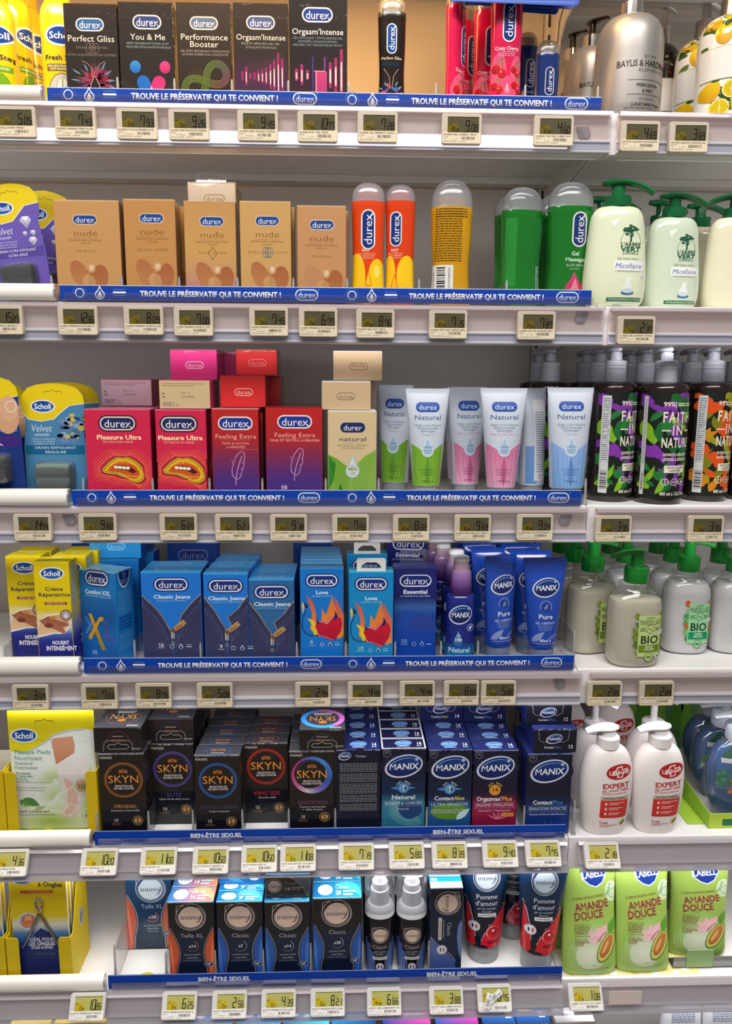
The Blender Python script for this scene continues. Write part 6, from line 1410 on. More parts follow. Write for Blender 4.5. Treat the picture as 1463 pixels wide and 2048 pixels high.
def art_pump(b):
    w = 59; y = 74
    b.rect(1, y + 88, w - 2, 36, (16, 120, 176), L=1, nx=14, ny=4, stops=[(0, (26, 42, 120)), (.35, (18, 110, 170)), (1, (14, 140, 190))])
    manix(b, 27, y + 34, 23, 18, rot=-20); b.drop(23, y + 80, 18, 30, (90, 160, 206), L=2, col2=(40, 90, 160)); b.text('GEL', 24, y + 74, 9, 3.6, (226, 232, 240), L=3, st=0); b.text('100', 23, y + 82, 14, 6.4, (236, 238, 242), st=1, L=3)
    b.ring(47, y + 59, 7, 7, 1, (170, 190, 226), L=2, n=20); b.leaf(44, y + 63, 50, y + 55, 5, (200, 214, 236), L=2)
    b.text('Natural', 26, y + 102, 42, 9, (214, 226, 238), st=1, L=3); b.text('PURE & SENSITIVE', 26, y + 118, 42, 4.6, (60, 120, 180), st=1, L=3)
def pump_gel(label, x0, x1, ytop, Yc, group):
    r = vessel('pump_gel_bottle', label, 'bottle', 3, x0, x1, ytop, Yc, 0, group); f = r.hp / 208.0; s = (x1 - x0) / 59.0
    part(r, 'bottle', [(72 * f, 22 * s), (74 * f, 26 * s), (78 * f, 28.6 * s), (86 * f, 29.4 * s), (200 * f, 29.2 * s), (207.5 * f, 28 * s)], (28, 40, 126), m='gloss_plastic', ratio=.8, e=2.3, sm=0, art=lambda b: art_pump(Sc(b, s, f)))
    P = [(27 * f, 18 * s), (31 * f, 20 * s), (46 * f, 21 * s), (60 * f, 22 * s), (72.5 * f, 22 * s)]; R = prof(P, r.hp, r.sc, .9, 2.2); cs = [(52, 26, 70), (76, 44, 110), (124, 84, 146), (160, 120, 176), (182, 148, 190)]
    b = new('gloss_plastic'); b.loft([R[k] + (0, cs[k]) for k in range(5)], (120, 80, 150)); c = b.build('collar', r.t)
    b = new('gloss_plastic'); R = prof([(1 * f, 12 * s), (3 * f, 15.4 * s), (10 * f, 16.6 * s), (12 * f, 14.8 * s), (27.5 * f, 17 * s)], r.hp, r.sc, .9, 2.2); cs = [(186, 146, 176), (206, 176, 186), (228, 226, 230), (232, 230, 234), (226, 224, 230)]
    b.loft([R[k] + (0, cs[k]) for k in range(5)], (226, 222, 230)); b.build('pump_button', c)
    return r
g = 'pump gel bottles with purple necks'
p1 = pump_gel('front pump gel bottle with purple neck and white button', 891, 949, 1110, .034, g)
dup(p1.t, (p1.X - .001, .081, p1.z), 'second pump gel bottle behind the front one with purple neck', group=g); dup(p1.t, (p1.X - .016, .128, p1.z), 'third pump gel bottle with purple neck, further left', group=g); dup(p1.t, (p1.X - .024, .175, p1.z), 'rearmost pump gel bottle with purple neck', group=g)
def art_pure(b, W, yb):
    x = W; manix(b, x, 57, 27, 19, rot=-14)
    b.ring(x, 94, 12, 12, 1.8, (120, 136, 190), L=2, a0=150, a1=395); b.ell(x, 95, 8, 8, (30, 56, 130), L=2); b.leaf(x - 3, 100, x + 4, 89, 5, (120, 140, 196), L=3)
    b.text('Pure', x, 114, 28, 9, (206, 214, 232), st=1, L=3); b.text('GEL LUBRIFIANT', x, 127, 38, 4.8, (170, 184, 220), st=1, L=3)
    for k in range(3): b.text('INTIEM GLIJMIDDEL INTIME', x, 133 + k * 4, 30 - 3 * k, 2.4, (140, 156, 204), L=3)
    b.leaf(x - 24, 166, x - 2, 144, 12, (130, 146, 200), L=2); b.leaf(x + 4, 160, x + 26, 150, 9, (90, 110, 180), L=2); b.text('80ml e', x + 1, 162, 22, 5.4, (214, 220, 234), st=1, L=3); b.rect(x - 22, 168, 46, 1.2, (150, 160, 200), L=3)
def pure_tube(label, x0, x1, yt, Yc, b0, b1, yb, yc, rz=0, ry=0): 
    r = gel_tube(label, 3, x0, x1, yt, Yc, b0, b1, yb, yc, (30, 70, 170), art_pure, (150, 168, 206), rz=rz, ry=ry, group='blue soft tubes', m='gloss_plastic'); return r
t1 = pure_tube('front right blue tube with a white oval badge', 1043, 1130, 1115, .03, 1055, 1109, 1296, 1312)
t2 = pure_tube('front left blue tube turned towards the right', 970, 1042, 1110, .035, 968, 1022, 1292, 1308, rz=.35, ry=-.0)
for q, (dx, y, l) in enumerate(((-.006, .085, 'second'), (-.012, .135, 'third'), (-.02, .185, 'fourth'))):
    dup(t1.t, (t1.t.location.x + dx * .8 - .004, y, t1.z), 'blue tube %s in the right-hand blue tube file' % l, rz=.06 * q, group='blue soft tubes'); dup(t2.t, (t2.t.location.x + dx - .004, y + .004, t2.z), 'blue tube %s in the left-hand blue tube file' % l, rz=.1 + .1 * q, group='blue soft tubes')
xa, _z = at(1028, 1300, .008); xb, _ = at(1121, 1300, .008)
b = new('clear_plastic'); b.box(xa - .03, xb, .0045, .0053, ZD[3] + .0006, ZD[3] + .03, (230, 232, 236), ch=.0001); tag(b.build('shelf_tray'), 'low clear plastic front wall before the blue tubes', 'tray')
# olive and almond soaps in round-shouldered bottles
def label_bio(kind):
    A, Bc = {'olive': ((186, 204, 130), (110, 134, 36)), 'almond': ((146, 204, 150), (22, 140, 92)), 'peach': ((232, 174, 116), (216, 80, 34))}[kind]
    def f(b):
        x0, y0, w, h = 48, 130, 46, 86; dk = (28, 46, 38); cx = x0 + w / 2; r = random.Random(3)
        for k in range(22):
            s = -1 if k % 2 else 1; yy = y0 + r.uniform(-6, h); xx = cx + s * r.uniform(20, 27)
            b.leaf(cx + s * 20, yy + 6, min(100, max(3, xx + s * 9)), yy - r.uniform(2, 10), 6, r.choice(((104, 130, 48), (130, 150, 66), (84, 112, 44)) if kind == 'olive' else ((86, 160, 90), (60, 140, 80), (120, 180, 110))), L=1 + k % 2)
        for k in range(4): b.ell(cx + (-26 if k % 2 else 25), y0 + (4, 0, h * .62, h * .55)[k], 5, 6, (120, 138, 40) if kind == 'olive' else (206, 84, 40), L=3)
        b.rect(x0, y0, w, h, A, L=4, nx=10)
        b.text('LE PETIT', cx, y0 + 5, 18, 3.4, dk, L=5); b.text('MARSEILLAIS', cx, y0 + 14, 42, 11, dk, st=0, L=5)
        p = [(cx, y0 + 19), (cx + 13, y0 + 28), (cx, y0 + 37), (cx - 13, y0 + 28)]; b.poly([(cx, y0 + 18), (cx + 15, y0 + 28), (cx, y0 + 38), (cx - 15, y0 + 28)], dk, L=5); b.poly(p, A, L=6)
        for k in range(3): b.rect(x0 + 3, y0 + 25 + k * 3, 8, 1.1, dk, L=5); b.rect(x0 + w - 11, y0 + 25 + k * 3, 8, 1.1, dk, L=5)
        b.line([(cx - 7, y0 + 30), (cx - 2, y0 + 25), (cx + 2, y0 + 31), (cx + 7, y0 + 27)], 1.4, dk, L=7); b.ell(cx + 22, y0 + 36, 6, 4.4, (232, 234, 226), L=7, n=16); b.text('SANS', cx + 22, y0 + 36, 8, 2.2, dk, L=8)
        b.text('BIO', cx, y0 + 50, 37, 16, dk, st=1, L=6)
        b.rect(x0 + 2, y0 + 61, w - 4, 16, Bc, L=5, nx=10); b.text({'olive': 'FEUILLE', 'almond': 'AMANDE', 'peach': 'FLEUR'}[kind], cx, y0 + 65, 16, 4, (232, 236, 206), L=6); b.text({'olive': "D'OLIVIER", 'almond': 'DOUCE', 'peach': "D'ORANGER"}[kind], cx, y0 + 70.5, 20, 4, (232, 236, 206), L=6)
        b.ell(cx, y0 + 87, 9, 9, A, L=5, n=24); b.ring(cx, y0 + 87, 9, 9, .8, dk, L=6, n=24); b.text('98%', cx, y0 + 87, 11, 5, dk, L=6)
        b.rect(x0 + w - 8, y0 + 82, 8, 9, (232, 232, 228), L=6); b.rect(x0 + w - 6, y0 + 84, 4, 5, (90, 90, 90), L=7)
    return f
def bio(label, x0, x1, ytop, Yc, kind, ang, rz=0.0, group='round-shouldered soap bottles with green pumps'):
    r = vessel('soap_dispenser', label, 'soap bottle', 3, x0, x1, ytop, Yc, rz, group); s = (x1 - x0) / 105.0; f = r.hp / 242.0
    P = [(67, 27), (69, 32), (72, 33), (76, 31), (82, 33), (92, 43), (104, 50), (120, 52.3), (220, 52.3), (232, 51), (239, 46), (242, 40)]
    P = [(y * f, q * s) for y, q in P]
    clear = kind == 'olive'
    F = [(y, q * .955) for y, q in P if y > (98 if clear else 88) * f]; F[-1] = (F[-1][0] - 1.2 * f, F[-1][1])
    part(r, 'soap', F, (250, 243, 216) if clear else (240, 238, 236), m='clear_liquid' if clear else 'soft_plastic', ratio=.72, e=2.5, sm=0, n=40)
    part(r, 'bottle', P, (236, 240, 238), m='clear_plastic', ratio=.72, e=2.5, sm=4, n=40)
    R = prof(smooth_prof(P, 4), r.hp, r.sc, .72, 2.5); b = new('paper'); b.wrap(R, r.wp, r.hp, r.sc, .0002); label_bio(kind)(Sc(b, s, f)); b.build('label', r.t)
    c = part(r, 'pump', [(36 * f, 20 * s), (38 * f, 23 * s), (48 * f, 23.5 * s), (66 * f, 24 * s), (69 * f, 23 * s)], (20, 118, 36), m='gloss_plastic', ratio=1, e=2, sm=0, n=28)
    pump_head(r, 0, c, (24, 134, 44), ang, 52 * s, 24 * s, 14 * f, stem=(12 * s, 8 * f, 37 * f), droop=.18, back=.3)
    if clear: part(r, 'dip_tube', [(70 * f, 4 * s), (230 * f, 4 * s)], (226, 230, 226), m='hazy_plastic', ratio=1, e=2, sm=0, n=12)
    return r
g = 'round-shouldered soap bottles with green pumps'
o1 = bio('clear olive soap bottle at the shelf edge with a green pump turned left', 1215, 1321, 1097, .03, 'olive', 183)
o2 = bio('clear olive soap bottle behind the front one, to its left', 1131, 1232, 1076, .092, 'olive', -5, rz=.3)
a1 = bio('white almond soap bottle with a mint green label', 1325, 1417, 1076, .085, 'almond', 0, rz=-.12)
q1 = bio('white soap bottle with an orange label at the right frame edge', 1420, 1516, 1079, .085, 'peach', 0, rz=-.1)
W_ = (a1.X + o1.X) / 2
dup(o2.t, (o2.X - .008, .16, o2.z), 'clear olive soap bottle at the back left, mostly hidden', rz=.2, group=g)
dup(a1.t, (a1.X - .079, .150, a1.z), 'white almond soap bottle between the front clear one and the mint-labelled one', rz=.3, group=g)
dup(a1.t, (a1.X + .004, .152, a1.z), 'white almond soap bottle behind the mint-labelled one', rz=.0, group=g)
dup(a1.t, (a1.X - .081, .222, a1.z), 'white almond soap bottle at the far back beside the clear ones', rz=.2, group=g)
dup(q1.t, (q1.X + .006, .152, q1.z), 'white soap bottle behind the orange-labelled one', rz=.2, group=g)
dup(a1.t, (a1.X + .006, .22, a1.z), 'white almond soap bottle rearmost behind the mint-labelled one', rz=.1, group=g)
dup(o2.t, (o2.X - .010, .232, o2.z), 'clear olive soap bottle rearmost by the upright', rz=.1, group=g)
# ------------------------------------------------------------------ fifth shelf
def flat_pack(name, label, i, x0, x1, ytop, ybot, Yc, thick, col, art, cat, m='pouch', rx=0.0, rz=0.0, outline=None, group=None, bot_thick=None, back=None):
    """filled soft pouch: front outline in px, pillow depth"""
    r = vessel(name, label, cat, i, x0, x1, ytop, Yc, rz, group, base=ZD[i] + .0024); w = x1 - x0; hp = r.hp; W = w / 2
    O = outline or [(0, W * .97), (2, W), (hp * .5, W), (hp, W)]
    P = []
    for y, q in O:
        f = y / hp; dpt = thick * (max(.03, min(1, (f * 3.2)) ** .7)) * (1 if bot_thick is None else 1) ; 
        if bot_thick is not None: dpt = bot_thick * max(.03, f ** .8)
        else: dpt = thick * max(.03, math.sin(math.pi * min(.999, max(.001, f))) ** .5)
        P.append((y, q, dpt / max(q, 1), 2.6))
    r.t.rotation_euler = (rx, 0, rz)
    R = prof(P, hp, r.sc); b = new(m); b.loft(R, col, n=44); b.wrap(R, w, hp, r.sc); art(b, w, hp); b.build('pouch_body', r.t)
    return r
def art_mask(b, w, h):
    def R_(x, y, ww, hh, c, **k): b.rect(x, y, ww, hh, c, nx=10, ny=4, **k)
    R_(2, 62, w - 4, h - 64, (222, 226, 220), L=.6)
    R_(1, 0, w - 2, 62, (214, 200, 14), L=1); wave = [(1, 86), (20, 88), (44, 82), (70, 66), (92, 50), (120, 42), (150, 40), (w - 2, 46)]
    b.poly([(1, 60), (w * .5, 60), (w - 1, 44), (w - 1, 46), (150, 40), (120, 42), (92, 50), (70, 66), (44, 82), (20, 88), (1, 86)][0:1] + [(1, 60), (70, 60)] + [(70, 66), (44, 82), (20, 88), (1, 86)], (214, 200, 14), L=1)
    b.poly([(70, 58), (w * .6, 58), (120, 42), (92, 50), (70, 66)], (214, 200, 14), L=1.2)
    b.poly([(w - 1, 44), (150, 39), (120, 41), (92, 49), (80, 60), (w - 1, 66)], (226, 230, 226), L=2)
    b.line([(1, 88), (20, 90), (44, 84), (70, 68), (92, 51), (120, 43), (150, 41), (w - 2, 46)], 3, (176, 190, 206), L=3)
    for k in range(9): b.glow(w * (.72 + .2 * math.sin(k * 2.1)), 120 + k * 13, 42, 34, (176, 200, 120), (222, 228, 218), L=1.1 + k * .02)
    b.glow(w * .45, h - 30, 70, 26, (150, 182, 80), (214, 222, 196), L=1.4); R_(1, h - 14, w - 2, 13, (150, 180, 70), L=1.5)
    b.line([(54, 26), (56, 21), (68, 21), (74, 17), (78, 21), (90, 21), (92, 26)], 1.2, (120, 112, 20), L=3)
    scholl(b, 32, 52, 48, 25, L=4)
    g = (64, 140, 112)
    b.text('Masque Pieds', 47, 84 + 2, 73, 9, g, st=0, L=4); b.text('Nourrissant', 38, 97 + 2, 56, 9, g, st=0, L=4); b.text('Voedend', 28, 108 + 2, 37, 7, g, st=0, L=4); b.text('Voetmasker', 33, 117 + 2, 48, 7, g, st=0, L=4)
    b.text('20 minutes', 26, 131, 30, 4.6, g, st=1, L=4); b.text("A l'aloe vera", 27, 137, 36, 4.6, g, st=1, L=4); b.text('20 minuten', 22, 143, 24, 3.6, g, st=1, L=4); b.text('met aloe vera', 23, 148, 30, 3.2, g, st=0, L=4); b.rect(10, 151.5, 76, .6, (130, 160, 150), L=4)
    b.text('Sensation nourrissante intense', 40, 163, 62, 3.6, (130, 140, 140), st=0, L=4); b.text('Zorgt voor intense voeding', 37, 169, 56, 3.6, (130, 140, 140), st=0, L=4)
    sk = (206, 150, 120)
    b.poly([(86, 66), (90, 58), (128, 54), (132, 74), (128, 100), (94, 114), (90, 92)], sk, L=5, col2=(188, 124, 92)); 
    b.poly([(92, 114), (128, 90), (142, 92), (158, 104), (160, 122), (150, 138), (142, 168), (140, 200), (130, 222), (112, 234), (98, 228), (96, 218), (104, 208), (106, 180), (98, 140)], (226, 222, 220), L=6, col2=(214, 196, 190))
    b.poly([(106, 140), (124, 150), (132, 170), (130, 200), (118, 222), (104, 226), (102, 218), (110, 204), (112, 170)], (214, 176, 156), L=7)
    for P in ([(96, 130), (118, 140), (128, 120), (146, 112)], [(104, 176), (124, 160), (138, 168)], [(102, 214), (116, 200), (132, 208)], [(130, 100), (136, 118), (150, 128)]): b.line(P, 1.2, (238, 238, 238), L=8)
    b.ell(142, 161, 19, 20, (190, 206, 190), L=9); b.ell(142, 161, 14, 14.5, (206, 150, 126), L=10); [b.leaf(138 + k * 4, 170, 134 + k * 7, 152, 4, (84, 124, 70), L=11) for k in range(3)]
    for x0, y0, x1, y1, wd, c in ((14, 192, 34, 206, 15, (96, 146, 70)), (22, 188, 54, 204, 18, (76, 130, 56)), (20, 206, 50, 212, 11, (206, 222, 176)), (40, 214, 66, 206, 8, (150, 180, 90)), (18, 200, 30, 210, 9, (180, 206, 150))): b.leaf(x0, y0, x1, y1, wd, c, L=5)
    b.text('TESTÉ CLINIQUEMENT', 42, 218, 62, 4, (70, 80, 60), st=1, L=5); b.text("24H D'HYDRATATION EN UNE APPLICATION", 44, 225, 78, 3, (90, 100, 70), st=0, L=5); b.text('1', 138, 229, 3.4, 9, (50, 56, 50), st=0, L=9); b.text('PC', 148, 229, 10, 6, (90, 100, 80), st=0, L=9)
mk = flat_pack('foot_mask_pouch', 'green and yellow foot mask pouch with a socked foot, in the yellow tray', 4, 23, 194, 1420, 1656, .029, 9, (204, 194, 70), art_mask, 'pouch', rx=-.0)
mk2 = flat_pack('foot_mask_pouch', 'green and yellow foot mask pouch at the left frame edge', 4, -146, -8, 1480, 1656, .029, 9, (204, 194, 70), lambda b, w, h: art_mask(Sc(b, w / 171.0, h / 240.0), 171, 240), 'pouch', rx=-.0)
def tray(label, i, xl, xr, tabs, ytab, yb, Y0, dep, col, side_h=None, spot_=None, sign=None, topy=None):
    zd = ZD[i] + .0007; a, _ = at(xl, yb, Y0); c, _ = at(xr, yb, Y0); _, zt = at(xl, ytab, Y0)
    t = thing('display_tray', label, 'tray', ((a + c) / 2, Y0, zd)); h = (c - a) / 2; H = zt - zd; th = .0012
    sc = (c - a) / (xr - xl)
    b = new('matt_carton'); b.box(-h, h, 0, dep, 0, th, col, ch=.0002); b.build('base', t)
    sh = side_h or H
    for sx in (-1, 1):
        x0 = -h if sx < 0 else h - th
        b = new('matt_carton'); b.prism([(0, th), (dep, th), (dep, sh), (dep * .45, sh), (.012, H), (0, H)], x0, x0 + th, (238, 236, 230) if 0 else col)
        if sign and sx > 0:
            b.frame((h, dep * .62, sh * .62), (0, sc, 0), (0, 0, -sc), (1, 0, 0)); scholl(b, 0, 10, 34, 17, rot=-80, L=1)
        b.build('side_panel', t)
        w_ = tabs * sc; b = new('matt_carton'); b.prism([(-h, th), (-h + w_, th), (-h + w_, H - .004), (-h + w_ - .003, H), (-h, H)] if sx < 0 else [(h, th), (h - w_, th), (h - w_, H - .004), (h - w_ + .003, H), (h, H)], -.0012, 0, (206, 176, 16), axis='y'); b.build('front_tab', t)
    b = new('matt_carton'); b.box(-h, h, -.0012, 0, th, .012, (206, 176, 16), ch=.0002)
    if spot_: b.map = lambda x, y, L: ((x - (xl + xr) / 2) * sc, -.0012 - L * EPS, .012 - (y) * sc); b.ell(spot_, 0, 13, 15, (226, 210, 10), L=1, a0=180, a1=360)
    b.build('front_lip', t); b = new('matt_carton'); b.box(-h, h, dep - th, dep, th, sh, (232, 230, 224), ch=.0002); b.build('back_panel', t)
    return t
tray('yellow display tray holding the foot mask pouch', 4, 17, 199, 22, 1544, 1656, .012, .07, (222, 196, 20), spot_=98)
mk2.t.location.x = tray('yellow display tray at the left frame edge of the fifth shelf', 4, -168, 15, 20, 1544, 1656, .012, .07, (222, 196, 20)).location.x
BK = (36, 28, 25)
def crest(b, cx, y, col, L=6):
    b.ell(cx, y, 4.2, 4.6, col, L=L, n=14); b.text('S', cx, y, 4, 5.4, (40, 26, 20), st=1, L=L + 1); b.ell(cx - 6.5, y + 1, 2.6, 4, col, L=L, n=12); b.ell(cx + 6.5, y + 1, 2.6, 4, col, L=L, n=12)
def skyn_word(b, cx, cy, w, h, rot=0, L=6, mirror=False):
    b.text('SKYN', cx, cy, w, h, (214, 128, 44), st=0, L=L, rot=rot); b.text('SKYN', cx, cy + .35, w, h * .9, (222, 150, 60), st=-1, L=L + .5, rot=rot)
def art_skyn(ring, word, sub, wc, cx, cy, top=True, n10=True, dy=0, two=None, prismatic=False, bandy=122, namey=116, r=38, nm=True):
    def f(b, w, h):
        b.rect(1, bandy, w - 2, h - bandy - 1, (16, 17, 24), L=1)
        if nm: b.text('MANIX', 15, 9, 25, 5.6, (214, 208, 206), st=0, L=2)
        if prismatic:
            n = 40; cs = [(70, 130, 206), (60, 110, 190), (50, 90, 170), (120, 100, 180), (206, 190, 200), (190, 90, 140), (196, 60, 110), (150, 50, 110), (60, 110, 180), (70, 130, 206)]
            for k in range(n):
                t = k / n * 9; c = cs[int(t)]; d = cs[int(t) + 1]; q = t - int(t); cc = tuple(c[j] + (d[j] - c[j]) * q for j in range(3))
                b.ring(cx, cy, r + 5, r + 4, 9 + 4 * math.sin(k / n * 6.28), cc, L=2, a0=360 * k / n - 60, a1=360 * (k + 1) / n - 60, n=2)
        else:
            dim = tuple(v * .5 + 18 for v in ring)
            b.ring(cx, cy, r + 1.5, r + 1.5, 6.2, dim, L=2); b.ring(cx, cy, r, r, 2.6, ring, L=3)
        b.ring(cx, cy, r - 4.6, r - 4.6, .8, tuple(v * .8 for v in ring), L=4)
        crest(b, cx, cy - 19.5, (170, 96, 44)); skyn_word(b, cx, cy - 2, 63, 16.5)
        b.text('SENSATION DE', cx, cy + 13, 36, 4, (206, 198, 194), st=1, L=5); b.text('NE RIEN PORTER', cx, cy + 18.5, 41, 4, (206, 198, 194), st=1, L=5)
        b.text(word, cx + 1, namey, min(w - 16, len(word) * 5.9), 7.6, wc, st=0, L=5); b.text(sub, cx + 1, namey + 9, min(w - 20, len(sub) * 2.8), 4, (200, 196, 194), st=0, L=5)
        if two: b.text(two, cx + 1, namey + 15, len(two) * 2.8, 4, (200, 196, 194), st=0, L=5)
        y = namey + 31
        b.text('10', cx - 19, y, 9.6, 7.6, (206, 200, 196), st=0, L=5); b.rect(cx - 28, y + 6.6, 19, .8, (150, 100, 60), L=5); b.rect(cx - 27, y + 9.4, 17, .8, (140, 92, 56), L=5)
        b.ring(cx + 25, y + 1, 10.5, 10.5, .9, (190, 150, 96), L=5); b.ell(cx + 25, y + 1, 7, 7, (196, 152, 92), L=5); b.text('S', cx + 25, y + 1, 7, 11, (30, 24, 20), st=1, L=6)
    return f
def skyn_top(ringc):
    def f(b, w, d):
        cx = w / 2; b.ring(cx, d * .55, 26, d * .34, 1.2, ringc, L=1, n=30); b.text('SKYN', cx, d * .5, 30, d * .22, (200, 120, 50), st=0, L=2); b.rect(cx - 13, d * .78, 26, 1.4, (196, 196, 200), L=2)
        b.rect(0, d - 2.2, w, 1.8, (120, 124, 136), L=2)
    return f
def skyn_flat(ringc, prism=False):
    def f(b, w, d):  # large face seen upside down on a lying carton
        cx = w / 2
        if prism:
            for k in range(36):
                t = k / 36; c = (60 + 150 * (1 if t < .5 else 0) * abs(math.sin(t * 6.28)), 110 + 60 * math.cos(t * 6.28), 210)
                c = (214, 110, 200) if .55 < t < .95 else (50, 150, 226) if t < .5 else (120, 120, 220)
                b.ring(cx, d * .6, 45, d * .34, 11, c, L=1, a0=360 * t + 60, a1=360 * (t + 1 / 36) + 60, n=2)
        b.ring(cx, d * .6, 36, d * .28, 1.3, ringc, L=2, n=36)
        b.text('SKYN', cx, d * .6, 56, d * .17, (214, 150, 60), st=0, L=3, rot=180); b.rect(cx - 18, d * .44, 36, d * .03, (210, 206, 206), L=3); b.rect(cx - 20, d * .39, 40, d * .03, (210, 206, 206), L=3); b.ell(cx, d * .74, 9, d * .045, (190, 120, 50), L=3)
        b.text('MANIX', w - 20, d * .93, 24, d * .05, (220, 216, 216), st=0, L=3, rot=180); b.rect(0, d - 1.6, w, 1.4, (96, 100, 110), L=3)
    return f
def skyn_end(ringc):
    def f(b, w, h):
        cx = w / 2; b.ring(cx, h * .62, 23, 26 if h > 50 else h * .42, 1.2, tuple(v * .7 for v in ringc), L=1, a0=185, a1=355); b.text('SKYN', cx, h * .52, 26, 6, (150, 92, 48), st=0, L=2); b.rect(cx - 11, h * .34, 22, 1.4, (170, 166, 166), L=2)
        p = [(cx - 30, h - 3), (cx - 28, h * .62), (cx - 22, h * .52), (cx + 22, h * .52), (cx + 28, h * .62), (cx + 30, h - 3)]; b.line(p, 1.1, (150, 148, 150), L=3); q = [(cx - 22, h * .78), (cx - 18, h * .68), (cx - 6, h * .68), (cx, h * .6), (cx + 6, h * .68), (cx + 18, h * .68), (cx + 22, h * .78), (cx + 18, h * .86), (cx - 18, h * .86)]; b.line(q + [q[0]], 1.1, (170, 168, 170), L=3)
        b.text('MANIX', w - 12, h - 8, 18, 4, (180, 176, 176), st=0, L=2)
    return f
SK = (BK, (24, 20, 20), (58, 60, 68))
BR, PU, BLU, RE = (142, 88, 36), (86, 66, 140), (44, 88, 160), (178, 42, 30)
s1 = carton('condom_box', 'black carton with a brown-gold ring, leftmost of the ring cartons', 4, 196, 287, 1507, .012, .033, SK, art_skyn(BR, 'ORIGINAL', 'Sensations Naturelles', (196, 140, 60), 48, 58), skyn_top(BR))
files(s1, ['black carton behind the brown-gold ring one', 'third black carton in the brown-gold ring file', 'fourth black carton in the brown-gold ring file'], group='black ring cartons queued behind', dx=.002)
carton('condom_box', 'black carton lying on the brown-gold ring carton, ring upside down on top', 4, 186, 282, 1455, .014, .10, SK, skyn_end(BR), skyn_flat(BR), base=s1.top + .0008)
ye = ydeck(4, 340, 1649)
s2 = carton('condom_box', 'black carton with a purple ring, set a little back', 4, 300, 386, 1488, ye, .033, SK, art_skyn(PU, 'ELITE', 'Ultra fin & ultra doux', (88, 70, 150), 43, 55, bandy=103, namey=111), skyn_top(PU))
files(s2, ['black carton behind the purple ring one', 'third black carton in the purple ring file', 'fourth black carton in the purple ring file'], group='black ring cartons queued behind', dx=.002)
carton('condom_box', 'black carton lying on the purple ring carton with a clear hang tab over its end', 4, 294, 386, 1437, ye + .003, .10, SK, skyn_end(PU), skyn_flat(PU), base=s2.top + .0008)
s3 = carton('condom_box', 'black carton with a blue ring, front of the longest file', 4, 387, 480, 1510, .012, .033, SK, art_skyn(BLU, 'EXTRA LUBRIFIÉ', 'Confort maximum', (60, 66, 100), 47, 56, bandy=128, namey=114), skyn_top(BLU))
files(s3, ['black carton second in the blue ring file', 'black carton third in the blue ring file', 'black carton fourth in the blue ring file', 'black carton fifth in the blue ring file', 'black carton sixth in the blue ring file'], group='black ring cartons queued behind', dx=.0018)
yk = ydeck(4, 530, 1646)
s4 = carton('condom_box', 'black carton with a bright red ring', 4, 487, 575, 1486, yk, .033, SK, art_skyn(RE, 'KING SIZE', 'Grande taille', (196, 40, 50), 44, 51, bandy=98, namey=109), skyn_top(RE))
files(s4, ['black carton second in the red ring file', 'black carton third in the red ring file'], group='black ring cartons queued behind', dx=.001)
s5 = carton('condom_box', 'black carton with a pink and blue prismatic ring', 4, 577, 668, 1502, .012, .033, SK, art_skyn((90, 100, 170), 'EXCITATION', 'Texture maxi-perlée', (130, 70, 110), 46, 52, bandy=118, namey=112, prismatic=True, two='+ effet frisson', r=36), skyn_top((120, 90, 170)))
files(s5, ['black carton second in the prismatic ring file', 'black carton third in the prismatic ring file', 'black carton fourth in the prismatic ring file'], group='black ring cartons queued behind')
carton('condom_box', 'black carton lying on the prismatic ring one, glowing pink and blue ring on top', 4, 598, 690, 1459, .013, .10, SK, skyn_end((90, 100, 160)), skyn_flat((110, 110, 190), True), base=s5.top + .0008)
DN = (20, 22, 42)
def mx_top(rim, n='14', word=''):
    def f(b, w, d):
        if rim: b.rect(0, 0, w, d, (214, 216, 222), L=1); b.rect(3, 2, w - 6, d - 5, (24, 28, 66), L=2)
        b.ell(w * .5, d * .45, 17, d * .26, (150, 196, 236), L=3, rot=-6); b.ell(w * .5, d * .45, 15.4, d * .2, (40, 110, 190), L=4, rot=-6); b.text('MANIX', w * .5, d * .45, 25, d * .17, (220, 230, 240), st=0, L=5)
        b.rect(w * .36, d * .76, w * .28, 2, (200, 206, 220), L=3); b.text(n, w - 13, d * .5, 10, d * .3, (226, 228, 234), st=1, L=3); b.rect(w - 18, d * .72, 10, 2, (206, 206, 214), L=3)
        if not rim: b.rect(0, d - 1.6, w, 1.3, (60, 80, 160), L=2)
    return f
